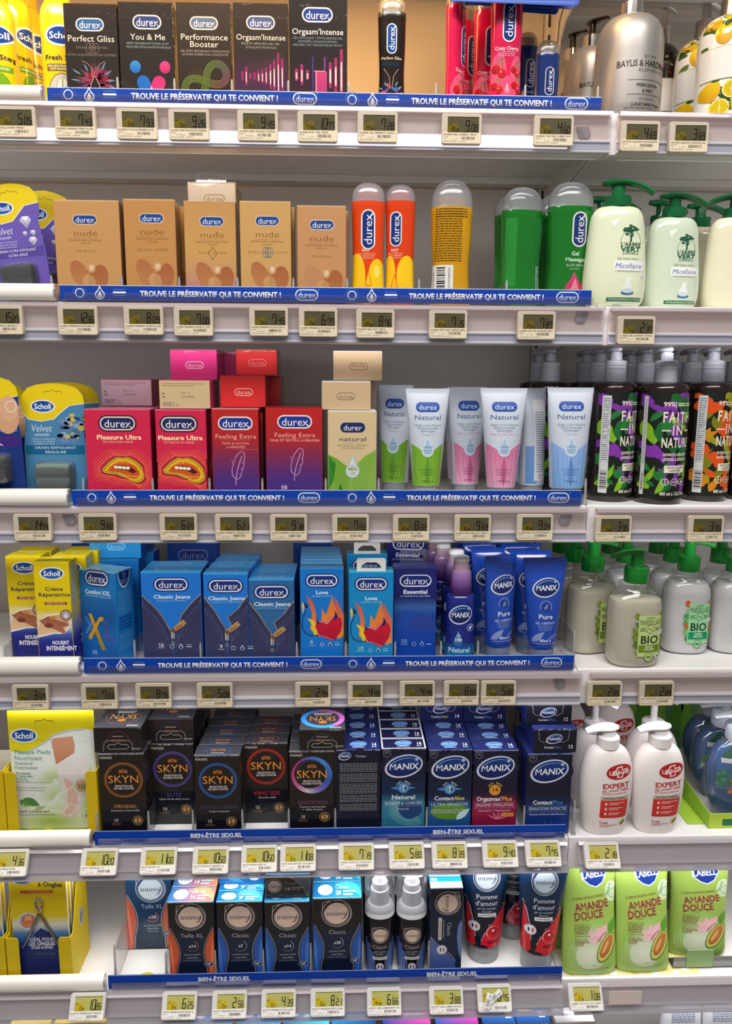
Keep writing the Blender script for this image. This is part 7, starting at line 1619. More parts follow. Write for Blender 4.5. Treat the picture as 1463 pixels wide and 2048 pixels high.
def art_manix(word, w2, c2, sub, txt, kind):
    def f(b, w, h):
        st = {'nat': [(0, DN), (.5, (20, 40, 74)), (.62, (40, 120, 146)), (1, (40, 110, 140))], 'aloe': [(0, DN), (.55, (20, 30, 60)), (.68, (24, 90, 140)), (1, (30, 70, 140))], 'org': [(0, DN), (.55, (30, 20, 44)), (.6, (160, 20, 70)), (.85, (130, 20, 60)), (1, (110, 20, 50))], 'plus': [(0, (22, 22, 34)), (.5, (20, 22, 44)), (.7, (18, 46, 110)), (1, (16, 52, 130))]}[kind]
        b.rect(1, 2, w - 2, h - 3, DN, L=.6, stops=st, ny=14)
        cx = w / 2; b.glow(cx, 38, 48, 34, (30, 44, 110), DN, L=1); manix(b, cx, 38, 39, 24, rot=-15, L=3)
        p = [(4, 5), (18, 5), (18, 13), (11, 19), (4, 13)]; b.line(p + [p[0]], 1.1, (130, 130, 140), L=2); b.text('NO1', 11, 9, 8, 3.6, (140, 140, 150), L=2)
        if kind != 'plus':
            for k, ch in enumerate('MAXI PACK'): a = (-58 + k * 14.5); b.text(ch, cx + 15 * math.sin(math.radians(a)), 85 - 14.5 * math.cos(math.radians(a)), 2.8 if ch != 'I' else 1, 4.2, (226, 196, 90) if kind == 'org' else (214, 222, 232), rot=a, L=4)
            if kind == 'org': b.ell(cx, 86, 11.6, 11.6, (214, 160, 70), L=4); b.ell(cx, 86, 10, 10, (40, 26, 20), L=5); b.ell(cx, 86, 9.4, 9.4, (226, 150, 40), L=6)
            else: b.leaf(cx - 26, 85, cx + 26, 85, 9, (60, 130, 190), L=3); b.glow(cx, 85, 11.6, 11.6, (214, 236, 246), (50, 110, 170), L=4)
            b.text('14', cx, 85.5, 13, 8, (34, 34, 40) if kind == 'org' else (20, 40, 70), st=1, L=7)
        y = 105
        if w2: n1, n2 = len(word) * 5.6, len(w2) * 5.6; T = n1 + n2; k = min(1, (w - 10) / T); b.text(word, cx - T * k / 2 + n1 * k / 2, y, n1 * k, 8.6, (232, 232, 236), st=1, L=4); b.text(w2, cx + T * k / 2 - n2 * k / 2, y, n2 * k - 1.5, 8.6, c2, st=1, L=4)
        else: b.text(word, cx, y, 48, 9, (226, 236, 240), st=1, L=4)
        b.rect(4, 112.5, w - 8, .6, (120, 150, 180), L=3); b.text(sub, cx, 118.5, w - 13, 6.4, (206, 216, 226), st=0, L=4); b.rect(4, 124.5, w - 8, .6, (120, 150, 180), L=3)
        for k, t in enumerate(txt): b.text(t, cx, 130.5 + k * 5, min(w - 16, len(t) * 2.6 + 2), 3.8, (206, 214, 226), st=0, L=6)
        if kind == 'nat':
            for k in range(5): b.ring(cx + 16, 128, 46 - k * 4, 40 - k * 4, 1.6, (90 + k * 14, 160 + k * 8, 176), L=2, a0=60, a1=215)
            b.ell(cx + 14, 132, 24, 20, (22, 60, 110), L=2.5)
        if kind == 'aloe': b.ell(cx, 134, 38, 18, (90, 140, 40), L=2); b.leaf(cx + 14, 152, w - 3, 128, 14, (190, 220, 220), L=3)
        if kind == 'org': b.rrect(w - 18, 140, 25, 8, 2, (220, 150, 40), L=4); b.rrect(w - 18, 140, 22, 3, 1, (190, 120, 40), L=5); [b.leaf(w * .55, 150, w * .55 + 22 * math.cos(k), 150 - abs(18 * math.sin(k)), 2.6, (226, 120, 150), L=3) for k in (0.3, .8, 1.3, 1.9, 2.5)]
        if kind == 'plus': b.drop(cx + 1, 146, 15, 26, (90, 150, 200), L=4, col2=(40, 90, 160)); b.drop(cx + 1, 144, 12, 22, (14, 44, 110), L=5)
    return f
MS = (DN, (24, 30, 70), (30, 40, 96))
def art_leaflet(b, w, h):
    manix(b, 17, 14, 13, 8.5, rot=-12, L=3); b.text('Contact', 49, 14, 21, 5, (190, 192, 200), st=0, L=2); b.ell(48, 3, 8, 6, (30, 30, 46), L=2)
    for k, (y, n) in enumerate(((30, 6), (52, 6), (74, 7), (99, 5), (118, 5))): b.scribble(7, y, w - 14, n, 3.3, 1.1, (150, 148, 150), L=2, seed=k)
m1 = carton('condom_box', 'navy carton turned to its back, covered in rows of fine print', 4, 672, 761, 1499, .012, .034, MS, art_leaflet, mx_top(False))
files(m1, ['navy carton second in the fine print file', 'navy carton third in the fine print file', 'navy carton fourth in the fine print file', 'navy carton fifth in the fine print file'], group='navy cartons queued behind')
m2 = carton('condom_box', 'navy carton fading to teal with pale arcs and a white-rimmed top', 4, 763, 852, 1497, .012, .034, MS, art_manix('Natural', '', None, 'SECURITY & COMFORT', ['Easy-fit'], 'nat'), mx_top(True))
files(m2, ['white-rimmed navy carton second in the teal file', 'white-rimmed navy carton third in the teal file', 'white-rimmed navy carton fourth in the teal file', 'white-rimmed navy carton fifth in the teal file'], group='navy cartons queued behind')
m3 = carton('condom_box', 'navy carton with yellow-green lettering and a green oval at its foot', 4, 857, 945, 1499, .012, .034, MS, art_manix('Contact', 'Aloe', (214, 206, 50), 'ULTRA SENSITIVE', ["Lubrifié avec gel a l'Aloe Vera", 'Lubricated with Aloe Vera gel'], 'aloe'), mx_top(False))
files(m3, ['navy carton second in the green oval file', 'navy carton third in the green oval file'], group='navy cartons queued behind')
m4 = carton('condom_box', 'navy carton with a crimson lower half and an orange roundel', 4, 947, 1037, 1500, .012, .034, MS, art_manix("Orgazmax'", 'Plus', (232, 170, 60), 'ORGASMIC STIMULATION', ['Maxi perlé + TimeControl'], 'org'), mx_top(False))
files(m4, ['navy carton second in the crimson file', 'navy carton third in the crimson file'], group='navy cartons queued behind')
m5 = carton('condom_box', 'navy carton with a blue drop, rightmost below two lying ones', 4, 1055, 1145, 1507, .012, .034, ((26, 24, 34), (28, 44, 120), (30, 40, 96)), art_manix('Contact', 'Plus', (60, 120, 190), 'SENSATIONS INTACTES', ['Finesse & Extra lubrification'], 'plus'), mx_top(False, '12'))
files(m5, ['navy carton second in the blue drop file', 'navy carton third in the blue drop file'], group='navy cartons queued behind')
def mx_end(n, w2, c2):
    def f(b, w, h):
        cx = w * .46; p = [(cx - 30, 2), (cx - 28, h * .44), (cx - 22, h * .56), (cx + 22, h * .56), (cx + 30, h * .44), (cx + 32, 2)]; b.line(p, 1, (140, 142, 156), L=3)
        manix(b, cx + 2, h * .42, 17, 10, rot=-15, L=4); b.text('Contact', cx - 8, h * .78, 20, 4.6, (206, 208, 216), st=1, L=3); b.text(w2, cx + 10, h * .78, 13, 4.6, c2, st=1, L=3); b.text(n, w - 12, h * .76, 10, 7, (230, 230, 234), st=1, L=3)
    return f
ME = ((22, 22, 36), (24, 40, 110), (34, 44, 100))
u1 = carton('condom_box', 'navy carton lying on the blue drop carton, numbered 12', 4, 1067, 1154, 1458, .014, .085, ME, mx_end('12', 'Plus', (60, 120, 190)), base=m5.top + .0008)
carton('condom_box', 'topmost navy carton of the lying pair at the right, numbered 12', 4, 1053, 1144, 1408, .03, .085, ME, mx_end('12', 'Plus', (60, 120, 190)), base=u1.top + .0008)
carton('condom_box', 'navy carton lying behind on the green oval file, numbered 14', 4, 841, 926, 1398, .112, .085, ((26, 32, 80), (24, 40, 110), (40, 52, 120)), mx_end('14', 'Aloe', (200, 196, 60)), base=m3.top + .0008)
carton('condom_box', 'navy carton lying behind on the crimson file, numbered 12', 4, 928, 1012, 1398, .112, .085, ((26, 32, 80), (24, 40, 110), (40, 52, 120)), mx_end('12', 'Plus', (60, 120, 190)), base=m4.top + .0008)
for px, l in ((193, 'clear divider left of the brown-gold ring carton'), (296, 'clear divider left of the purple ring carton'), (385, 'clear divider left of the blue ring carton'), (484, 'clear divider right of the blue ring carton'), (577, 'clear divider left of the prismatic ring carton'), (670, 'clear divider left of the fine print carton'), (853, 'clear divider right of the teal carton'), (1048, 'clear divider left of the blue drop carton'), (1148, 'clear divider at the right end of the fifth strip')): divider(4, px, l, hh=.052 if px < 1100 else .06)
# white shelf paper under the ring cartons
# right bay: white pump soaps
def art_expert(b):
    x0 = 44
    b.ell(77, 168, 27, 16, (220, 200, 180), L=1, rot=-8); b.ell(77, 168, 26, 15, (176, 28, 34), L=2, rot=-8)
    b.poly([(68, 166), (72, 158), (84, 156), (83, 163), (95, 161), (93, 170), (86, 171), (84, 179), (72, 180), (73, 174), (62, 175), (64, 167)], (232, 226, 222), L=3); b.poly([(70, 167.4), (74, 160), (82, 158.4), (81, 165), (92, 163.6), (91, 168.6), (84, 169.6), (82, 177), (75, 178), (75.6, 172), (65, 173), (66, 168.6)], (186, 34, 38), L=4); b.text('Lifebuoy', 77, 168, 42, 7.4, (240, 236, 232), st=1, L=5, rot=-5)
    b.text('EXPERT', 72, 196, 55, 9.6, (184, 44, 44), st=2, L=2, rot=-3); b.text('GEL LAVANT MAINS', 71, 206, 54, 5.2, (184, 44, 44), st=1, L=2, rot=-4); b.text('99% ORIGINAL DE L\'EFFICACITE', 70, 213, 50, 2.8, (190, 70, 66), L=2, rot=-2)
    b.rect(43, 219, 56, 8, (190, 178, 160), L=2, nx=8); b.text('ANTIBACTERIEN', 70, 223, 44, 4, (60, 54, 50), st=1, L=3); b.rect(43, 227, 56, 34, (206, 46, 42), L=2, nx=8, ny=3); b.rect(47, 261, 46, 5, (206, 46, 42), L=2, nx=8); b.ell(47, 261, 4.5, 5, (206, 46, 42), L=2, n=14); b.ell(93, 261, 5.5, 5, (206, 46, 42), L=2, n=14)
    for k in range(3): b.drop(54, 234 + k * 11, 5, 7, (240, 220, 214), L=3); b.rect(60, 232 + k * 11, 32 - 4 * k, 1.6, (236, 190, 184), L=3); b.rect(60, 235.4 + k * 11, 20, 1.6, (236, 190, 184), L=3)
    b.text('Total', 52, 277, 17, 5.6, (176, 60, 56), st=1, L=2); b.rect(45, 282, 34, 1.2, (206, 120, 112), L=2); b.rect(45, 285, 20, 1.2, (206, 120, 112), L=2); b.leaf(84, 283, 94, 269, 8, (226, 190, 50), L=3); b.leaf(86, 284, 97, 272, 6, (70, 110, 50), L=4)
def white_pump(label, x0, x1, ytop, Yc, ang=178, up=0, art=True, group='white pump soap bottles', rz=0.0):
    r = vessel('pump_soap', label, 'soap bottle', 4, x0, x1, ytop, Yc, rz, group); s = (x1 - x0) / 104.0; f = r.hp / 306.0
    Y0 = 82
    P = [(124, 22), (126, 28), (132, 36), (146, 44), (166, 49.5), (192, 52), (228, 51.4), (262, 47.6), (290, 43), (302, 40), (306, 37)]
    k = (306 - 82 * 0) ; P = [((y - 0) * f, q * s) for y, q in P]
    part(r, 'bottle', P, (234, 226, 224), m='soft_plastic', ratio=.6, e=2.35, n=44, art=(lambda b: art_expert(Sc(b, s, f, -9 * s))) if art else None)
    c = part(r, 'collar', [(103 * f, 15 * s), (104 * f, 20 * s), (106 * f, 22 * s), (126 * f, 22.4 * s)], (228, 222, 220), m='soft_plastic', ratio=1, e=2, sm=0, n=28)
    part(r, 'pump', [(92 * f, 9 * s), (94 * f, 13.5 * s), (103.5 * f, 14 * s)], (230, 226, 226), m='soft_plastic', ratio=1, e=2, sm=0, n=24, parent=c) if not up else part(r, 'pump', [((92 - up) * f, 6.5 * s), (100 * f, 6.5 * s), (104 * f, 10 * s)], (230, 226, 228), m='soft_plastic', ratio=1, e=2, sm=0, n=20, parent=c)
    pump_head(r, (80 - up) * f, c, (238, 234, 236), ang, 44 * s, 34 * s, 15 * f, droop=.22, back=.42, m='soft_plastic', tipw=.55)
    return r
w1 = white_pump('front left white pump soap with red label', 1161, 1264, 1370, .024)
w2 = white_pump('front right white pump soap with red label', 1265, 1367, 1368, .026)
g = 'white pump soap bottles'
w3 = white_pump('white pump soap behind the front left one, its pump raised and turned', 1134, 1236, 1352, .10, ang=-35, up=36, art=False)
w4 = white_pump('white pump soap behind the front right one, its pump raised', 1250, 1352, 1352, .10, ang=0, up=36, art=False)
dup(w1.t, (w1.X - .022, .187, w1.z), 'white pump soap third in the left file', group=g); dup(w1.t, (w1.X - .010, .255, w1.z), 'white pump soap rearmost in the left file', group=g)
dup(w2.t, (w2.X - .018, .19, w2.z), 'white pump soap third in the right file', group=g); dup(w2.t, (w2.X - .008, .258, w2.z), 'white pump soap rearmost in the right file', group=g)
def art_reef(b):
    b.poly([(24, 96), (30, 82), (44, 74), (90, 70), (90, 96)], (14, 92, 62), L=3); b.text('PALMOLIVE', 78, 86, 56, 9, (230, 234, 230), st=1, L=4); b.rect(22, 96, 96, 10, (224, 228, 230), L=3, nx=10)
    b.rect(14, 106, 110, 60, (58, 110, 170), L=2, nx=14, ny=4, col2=(90, 130, 150)); r = random.Random(4)
    for k in range(26): b.ell(16 + r.uniform(0, 24), 140 + r.uniform(-16, 16), 5, 4, r.choice(((30, 140, 96), (20, 120, 80), (70, 170, 110))), L=4 + k % 3, n=10)
    for k in range(26): b.ell(40 + r.uniform(0, 40), 158 + r.uniform(-14, 14), 6, 4.5, r.choice(((206, 120, 40), (220, 160, 50), (180, 80, 40))), L=4 + k % 3, n=10)
    b.ell(66, 116, 10, 12, (206, 150, 90), L=6)
def reef(label, x0, x1, ytop, Yc, rz=0.0):
    r = vessel('liquid_soap', label, 'soap bottle', 4, x0, x1, ytop, Yc, rz, 'clear blue soap bottles'); s = (x1 - x0) / 134.0; f = r.hp / 245.0
    P = [(y * f, q * s) for y, q in [(58, 26), (64, 34), (74, 46), (92, 58), (120, 66), (150, 67), (185, 62), (215, 52), (236, 42), (245, 36)]]
    F = [(y, q * .95) for y, q in P if y > 66 * f]; F[-1] = (F[-1][0] - 1.2, F[-1][1])
    part(r, 'soap', F, (44, 92, 150), m='gel', ratio=.5, e=2.3, n=40, art=lambda b: art_reef(Sc(b, s, f)))
    part(r, 'bottle', P, (226, 236, 244), m='clear_plastic', ratio=.5, e=2.3, n=40)
    c = part(r, 'pump', [(26 * f, 14 * s), (28 * f, 26 * s), (31 * f, 28 * s), (58 * f, 28 * s), (62 * f, 27 * s)], (196, 206, 222), m='soft_plastic', ratio=1, e=2, sm=0, n=26)
    pump_head(r, 0, c, (226, 230, 236), 178, 56 * s, 34 * s, 14 * f, droop=.15, stem=(10 * s, 8 * f, 27 * f), m='frost_plastic')
    return r
reef('front clear blue soap bottle at the right frame edge, coral picture', 1409, 1530, 1422, .055)
reef('clear blue soap bottle second from the front at the right', 1380, 1500, 1400, .125)
reef('clear blue soap bottle rearmost at the right', 1360, 1478, 1385, .195)
# green leafy cardboard stand behind the white soaps and its lime tray
a_, zt_ = at(1215, 1395, .305); c_, _ = at(1400, 1395, .305)
b = new('matt_carton'); b.box(a_, c_ + .2, .30, .303, ZD[4] + .0007, min(zt_, ZD[3] - .062), (96, 140, 96), ch=.0003)
b.map = lambda x, y, L: (a_ + x * .001, .30 - L * EPS, ZD[4] + .17 - y * .001)
r = random.Random(9)
for k in range(16): b.leaf(8 + k * 13, 150, 20 + k * 13 + r.uniform(-26, 26), r.uniform(2, 40), 20, r.choice(((84, 150, 40), (110, 170, 50), (70, 120, 70), (140, 186, 70))), L=1 + k % 3, bend=r.uniform(-.15, .15))
tag(b.build('leafy_backdrop'), 'green leafy cardboard backdrop behind the white pump soaps', 'sign')
zz = ZD[4] + .0007; xa, _ = at(1418, 1640, .02)
t = thing('display_tray', 'lime green cardboard tray at the right frame edge of the fifth shelf', 'tray', (xa, .02, zz))
b = new('matt_carton'); b.prism([(0, 0), (.25, 0), (.25, .0012), (0, .0012)], 0, .0008, (170, 200, 60)); b.box(0, .17, 0, .0012, 0, .026, (176, 204, 66), ch=.0002); b.map = lambda x, y, L: (x, -L * EPS, y); b.rect(.022, .004, .05, .012, (40, 110, 60), L=1); b.build('front_lip', t)
b = new('matt_carton'); b.prism([(0, .0012), (.26, .0012), (.26, .05), (.12, .04), (0, .026)], -.0012, 0, (150, 190, 60)); b.build('side_panel', t)
b = new('matt_carton'); b.box(-.03, -.0014, .012, .25, 0, .0010, (160, 196, 62), ch=.0002); b.build('base', t)
# ------------------------------------------------------------------ sixth shelf
def intimy(b, cx, cy, r, L=3, rot=0, face=(206, 180, 164), line=(188, 176, 172), ink=(44, 50, 78)):
    b.ring(cx, cy, r * 1.27, r * 1.27, r * .055, line, L=L); b.ring(cx + r * .04, cy + r * .02, r * 1.12, r * 1.1, r * .05, line, L=L, a0=-60, a1=200)
    a = math.radians(rot); T = lambda x, y: (cx + x * math.cos(a) - y * math.sin(a), cy + x * math.sin(a) + y * math.cos(a))
    b.line([T(-r * 1.2, -r * .35), T(-r * 1.18, -r * 1.0), T(-r * .7, -r * 1.14), T(0, -r * 1.22)], r * .06, line, L=L)
    b.ell(cx, cy, r, r, face, L=L + 1, col2=(min(255, face[0] + 14), min(255, face[1] + 12), min(255, face[2] + 8)))
    p = T(0, r * .02); b.text('intimy', p[0], p[1], r * 1.72, r * .42, ink, st=0, L=L + 2, rot=rot); b.line([T(r * .82, -r * .2), T(r * .84, r * .2), T(r * .6, r * .5), T(r * .42, r * .46)], r * .06, ink, L=L + 2)
def waist(b, w, h, c, c2, line=(176, 160, 156), y0=58):
    for s in (0, 1):
        X = (lambda x: x) if s == 0 else (lambda x: w - x)
        P = [(X(1), y0), (X(6), y0 + 12), (X(13), y0 + 26), (X(18), y0 + 42), (X(20), y0 + 58), (X(18), y0 + 76), (X(14), y0 + 92), (X(12), h - 2)]
        b.poly(P + [(X(1), h - 2)], c, L=1.5, col2=c2); b.line([(x + (2.4 if s == 0 else -2.4), y) for x, y in P], 1.0, line, L=2); b.leaf(X(3), y0 + 26, X(8), h - 10, 6, tuple(min(255, v + 26) for v in c2), L=1.8)
def art_int(word, n, orange=False, x=46):
    def f(b, w, h):
        b.rect(1, 2, w - 2, h - 3, (30, 26, 26), L=.6, stops=[(0, (40, 32, 28)), (.35, (30, 28, 30)), (.5, (18, 38, 60)), (.8, (16, 26, 48)), (1, (22, 36, 70))], ny=10)
        waist(b, w, h, (196, 84, 40) if orange else (44, 84, 156), (206, 92, 60) if orange else (40, 92, 180))
        intimy(b, x, 34, 24, L=3); b.text(word, x + 1, 76, len(word) * 5.1, 9, (196, 190, 194), st=-1, L=3)
        b.ring(x + 1, 100, 12.4, 12.4, 1.4, (196, 90, 70) if orange else (150, 156, 190), L=3, a0=-60, a1=150, t2=.5); b.text('x' + n, x + 1, 100, 4 + 5 * len(n), 6.6, (214, 210, 212), st=1, L=4)
        b.text('préservatifs', x + 1, 119, 33, 4.4, (150, 160, 176), st=0, L=3); b.text('lubrifiés', x + 1, 126.5, 24, 4.4, (150, 160, 176), st=0, L=3); b.text('LATEX DE QUALITE SUPERIEURE', x + 1, 133, 38, 2.4, (130, 140, 160), st=0, L=3)
        b.ell(w - 13, 141, 9.5, 6, (200, 204, 210), L=4); b.ell(w - 13, 141, 8.8, 5.4, (20, 36, 70), L=5); b.text('NF', w - 13, 141, 10, 6, (214, 216, 220), st=1, L=6)
    return f
def int_top(word, n, orange=False):
    def f(b, w, d):
        b.rect(0, 0, w, d, (20, 96, 150), L=1, horiz=True, col2=(206, 120, 90) if orange else (40, 150, 190)); b.leaf(w * .45, d * .1, w, d * .9, d * .5, (226, 150, 110) if orange else (70, 206, 214), L=2, bend=-.2)
        b.ell(w * .25, d * .48, 15, d * .34, (214, 220, 226), L=3); b.text('intimy', w * .25, d * .5, 22, d * .2, (60, 90, 140), st=0, L=4); b.text(word, w * .6, d * .3, len(word) * 4, d * .22, (196, 216, 230), st=0, L=3); b.text(n, w * .52, d * .66, 11, d * .26, (232, 236, 240), st=1, L=3); b.rect(w * .62, d * .52, w * .26, d * .1, (180, 206, 224), L=3); b.rect(w * .62, d * .72, w * .2, d * .1, (180, 206, 224), L=3)
        b.rect(0, d - 2, w, 1.8, (130, 190, 216), L=3)
    return f
IS = ((30, 26, 26), (26, 52, 92), (40, 130, 176))
i1 = carton('condom_box', 'dark carton with orange side curves, numbered x14', 5, 334, 426, 1804, .012, .037, IS, art_int('Taille XL', '14', True), int_top('Taille XL', '14', True))
i2 = carton('condom_box', 'dark carton with blue side curves, numbered x7', 5, 432, 524, 1803, .012, .026, IS, art_int('Classic', '7'), int_top('Classic', '7'))
i3 = carton('condom_box', 'dark carton with blue side curves, numbered x14', 5, 528, 618, 1803, .012, .037, IS, art_int('Classic', '14', x=45), int_top('Classic', '14'))
i4 = carton('condom_box', 'dark carton with blue side curves, numbered x28, slightly wider', 5, 625, 723, 1796, .012, .04, IS, art_int('Classic', '28', x=48), int_top('Classic', '28'))
g = 'dark roundel cartons queued behind'
files(i1, ['dark carton behind the orange-curved x14 one'], group=g); files(i2, ['dark carton second behind the x7 one', 'dark carton third behind the x7 one'], group=g); files(i3, ['dark carton behind the blue-curved x14 one', 'dark carton rearmost behind the blue-curved x14 one'], group=g); files(i4, ['dark carton second behind the x28 one', 'dark carton third behind the x28 one'], group=g)
def art_lie(n):
    def f(b, w, h):
        b.rect(1, 1, w - 2, h - 2, (52, 46, 44), L=1, col2=(60, 54, 52)); b.poly([(w * .4, 1), (w - 1, 1), (w - 1, h - 2), (w * .85, h * .55), (w * .66, h * .2)], (96, 98, 104), L=2); b.line([(w * .38, 1), (w * .62, h * .16), (w * .82, h * .5), (w - 3, h - 3)], 1, (196, 180, 170), L=3)
        intimy(b, w * .2, h * .48, 12.6, L=4); b.text('Classic', w * .55, h * .36, 27, 6.4, (150, 136, 126), st=0, L=4); b.text(n, w * .48, h * .6, 12, 8, (206, 190, 176), st=1, L=4); b.rect(w * .57, h * .52, 26, 2.6, (150, 136, 126), L=4); b.rect(w * .57, h * .6, 20, 2.6, (150, 136, 126), L=4)
    return f
carton('condom_box', 'grey-brown carton lying on the blue-curved x14 carton', 5, 530, 619, 1750, .02, .085, ((52, 46, 44), (40, 70, 110), (60, 130, 170)), art_lie('14'), base=i3.top + .0008)
carton('condom_box', 'blue shiny carton lying upside down behind on the x7 file', 5, 437, 528, 1738, .055, .085, ((24, 84, 150), (24, 60, 110), (60, 130, 180)), lambda b, w, h: (b.rect(1, 1, w - 2, h - 2, (28, 50, 80), L=1, col2=(24, 100, 170)), b.text('Classic', w * .45, h * .55, 26, 6, (170, 190, 210), st=0, L=3, rot=180), b.ell(w * .78, h * .4, 13, 12, (196, 206, 216), L=3), b.leaf(3, h * .2, w * .55, h * .9, 14, (40, 140, 200), L=2)), base=i2.top + .0008)
carton('condom_box', 'dark carton with orange curves standing far behind the orange x14 one', 5, 346, 434, 1692, .16, .037, IS, art_int('Taille XL', '14', True), base=ZD[5] + .0007)
yx = ydeck(5, 295, 1899)
i6 = carton('condom_box', 'tall dark blue carton with orange curves set far back, numbered x28', 5, 248, 340, 1738, yx, .04, ((20, 62, 104), (150, 90, 70), (40, 120, 170)), lambda b, w, h: (b.rect(1, 2, w - 2, h - 3, (20, 62, 104), L=.6, stops=[(0, (22, 70, 116)), (.5, (20, 56, 92)), (1, (20, 46, 66))], ny=6), waist(b, w, h, (206, 92, 60), (214, 110, 84), line=(214, 214, 220)), intimy(b, 51, 45, 24, L=3, face=(196, 212, 224), line=(196, 206, 216), ink=(20, 50, 90)), b.text('Taille XL', 52, 84, 43, 9, (196, 212, 226), st=-1, L=3), b.ring(52, 108, 12, 12, 1.4, (206, 120, 100), L=3, a0=-60, a1=150), b.text('x28', 52, 108, 15, 6.6, (220, 222, 226), st=1, L=4), b.text('préservatifs', 52, 127, 36, 4.6, (180, 196, 210), st=0, L=3), b.text('lubrifiés', 52, 134, 24, 4.6, (180, 196, 210), st=0, L=3), b.text('GRANDE TAILLE', 52, 141, 22, 2.6, (150, 170, 190), L=3), b.ell(81, 146, 9.5, 6, (200, 204, 210), L=4), b.ell(81, 146, 8.8, 5.4, (20, 40, 76), L=5), b.text('NF', 81, 146, 10, 6, (214, 216, 220), st=1, L=6)), None)
# sheet of white shelf paper before it, with a yellow disc
xa, _ = at(243, 1938, .02); xb, _ = at(331, 1938, .02)
b = new('paper'); b.box(xa, xb, .006, yx - .003, ZD[5] + .0004, ZD[5] + .0010, (230, 230, 226), ch=.0001); b.map = lambda x, y, L: (x, y, ZD[5] + .0010 + L * EPS)
b.ell((xa + xb) / 2 + .003, .022, .014, .012, (206, 196, 20), L=1); tag(b.build('shelf_paper'), 'white shelf paper with a yellow half disc before the tall set-back carton', 'paper')
# pump lubricants under clear hoods
def art_pl(b):
    x = 31; 
    b.rect(1.5, 90, 59, 112, (20, 19, 22), L=.8, nx=14, ny=2)
    for s in (0, 1): X = (lambda q: q) if s == 0 else (lambda q: 62 - q); b.poly([(X(3), 132), (X(8), 142), (X(16), 160), (X(19), 178), (X(17), 201), (X(3), 201)], (60, 90, 160), L=2, col2=(96, 120, 176)); b.line([(X(5), 132), (X(11), 144), (X(18), 162), (X(21), 180), (X(19), 201)], .9, (170, 170, 180), L=3)
    intimy(b, x, 121, 13.5, L=3); b.text('Classic', x, 146, 31, 7.6, (190, 186, 188), st=-1, L=4); b.text('gel intime', x, 156, 22, 4.4, (160, 162, 170), st=0, L=4); b.text('lubrifiant', x, 161.5, 20, 4.4, (160, 162, 170), st=0, L=4)
    b.rect(x - 14, 167, 28, 6.4, (220, 216, 212), L=4, nx=5); b.text('MAXI FORMAT', x, 170, 21, 2.8, (60, 60, 66), st=1, L=5); b.ell(x, 188, 8, 8, (206, 204, 206), L=4, n=24); b.ell(x, 188, 5, 5, (236, 236, 236), L=5, n=20); b.rect(x - 4, 185, 2.7, 6, (50, 60, 120), L=6); b.rect(x + 1.4, 185, 2.7, 6, (190, 60, 60), L=6)
def hood_pump(label, x0, x1, ytop, Yc):
    r = vessel('lubricant_pump', label, 'bottle', 5, x0, x1, ytop, Yc, 0, 'hooded pump bottles'); s = (x1 - x0) / 62.0; f = r.hp / 208.0
    part(r, 'bottle', [(88 * f, 29 * s), (92 * f, 30.4 * s), (110 * f, 30.4 * s), (204 * f, 28 * s), (208 * f, 27 * s)], (20, 19, 22), m='gloss_plastic', ratio=.9, e=2.1, sm=0, n=40, art=lambda b: art_pl(Sc(b, s, f)))
    P = [(66 * f, 18 * s), (67 * f, 24 * s), (74 * f, 30 * s), (88 * f, 30.6 * s)]; c = part(r, 'collar', P, (222, 222, 226), ratio=.9, e=2.1, sm=0, n=36)
    part(r, 'pump', [(14 * f, 11 * s), (24 * f, 12 * s), (25 * f, 15.4 * s), (38 * f, 16 * s), (39 * f, 18.4 * s), (67 * f, 19 * s)], (234, 234, 238), ratio=1, e=2, sm=0, n=28, parent=c)
    part(r, 'hood', [(0, 24 * s), (2 * f, 28 * s), (8 * f, 30 * s), (78 * f, 31 * s)], (236, 240, 244), m='blister_plastic', ratio=.9, e=2.1, sm=0, n=36, cap=(False, True))
    return r
h1 = hood_pump('left dark pump bottle under a clear hood', 728, 789, 1736, .036); h2 = hood_pump('right dark pump bottle under a clear hood', 791, 853, 1738, .036)
dup(h1.t, (h1.X - .001, .089, h1.z), 'dark hooded pump bottle behind the left one', group='hooded pump bottles'); dup(h2.t, (h2.X - .001, .089, h2.z), 'dark hooded pump bottle behind the right one', group='hooded pump bottles')
def art_vert(b, w, h):
    b.rect(1, 2, w - 2, h - 3, (26, 30, 40), L=.6, col2=(22, 40, 70)); b.poly([(1, 110), (12, 124), (26, 138), (40, 150), (52, 164), (54, h - 2), (1, h - 2)], (90, 110, 160), L=1, col2=(60, 84, 150)); b.line([(1, 108), (13, 122), (27, 136), (42, 148), (54, 164)], 1, (176, 176, 186), L=2); b.poly([(w - 1, 70), (w - 8, 84), (w - 10, 110), (w - 7, 140), (w - 1, 160)], (100, 120, 170), L=1)
    intimy(b, 35, 34, 20.5, L=3, rot=90); b.text('Classic', 39, 92, 31, 8, (196, 192, 194), st=-1, L=3, rot=90); b.text('gel intime lubrifiant', 28, 92, 42, 4.4, (160, 164, 176), st=0, L=3, rot=90); b.rect(17, 66, 6.6, 50, (206, 196, 190), L=3); b.text('LONGUE ET DOUCE DUREE', 20.3, 91, 40, 2.8, (60, 60, 70), st=1, L=4, rot=90)
    b.ell(25, 138, 10.5, 10.5, (196, 194, 198), L=3); b.ell(25, 138, 7, 7, (226, 224, 224), L=4); b.rect(21, 134, 3, 8, (60, 70, 120), L=5); b.rect(27, 134, 3, 8, (190, 70, 70), L=5)
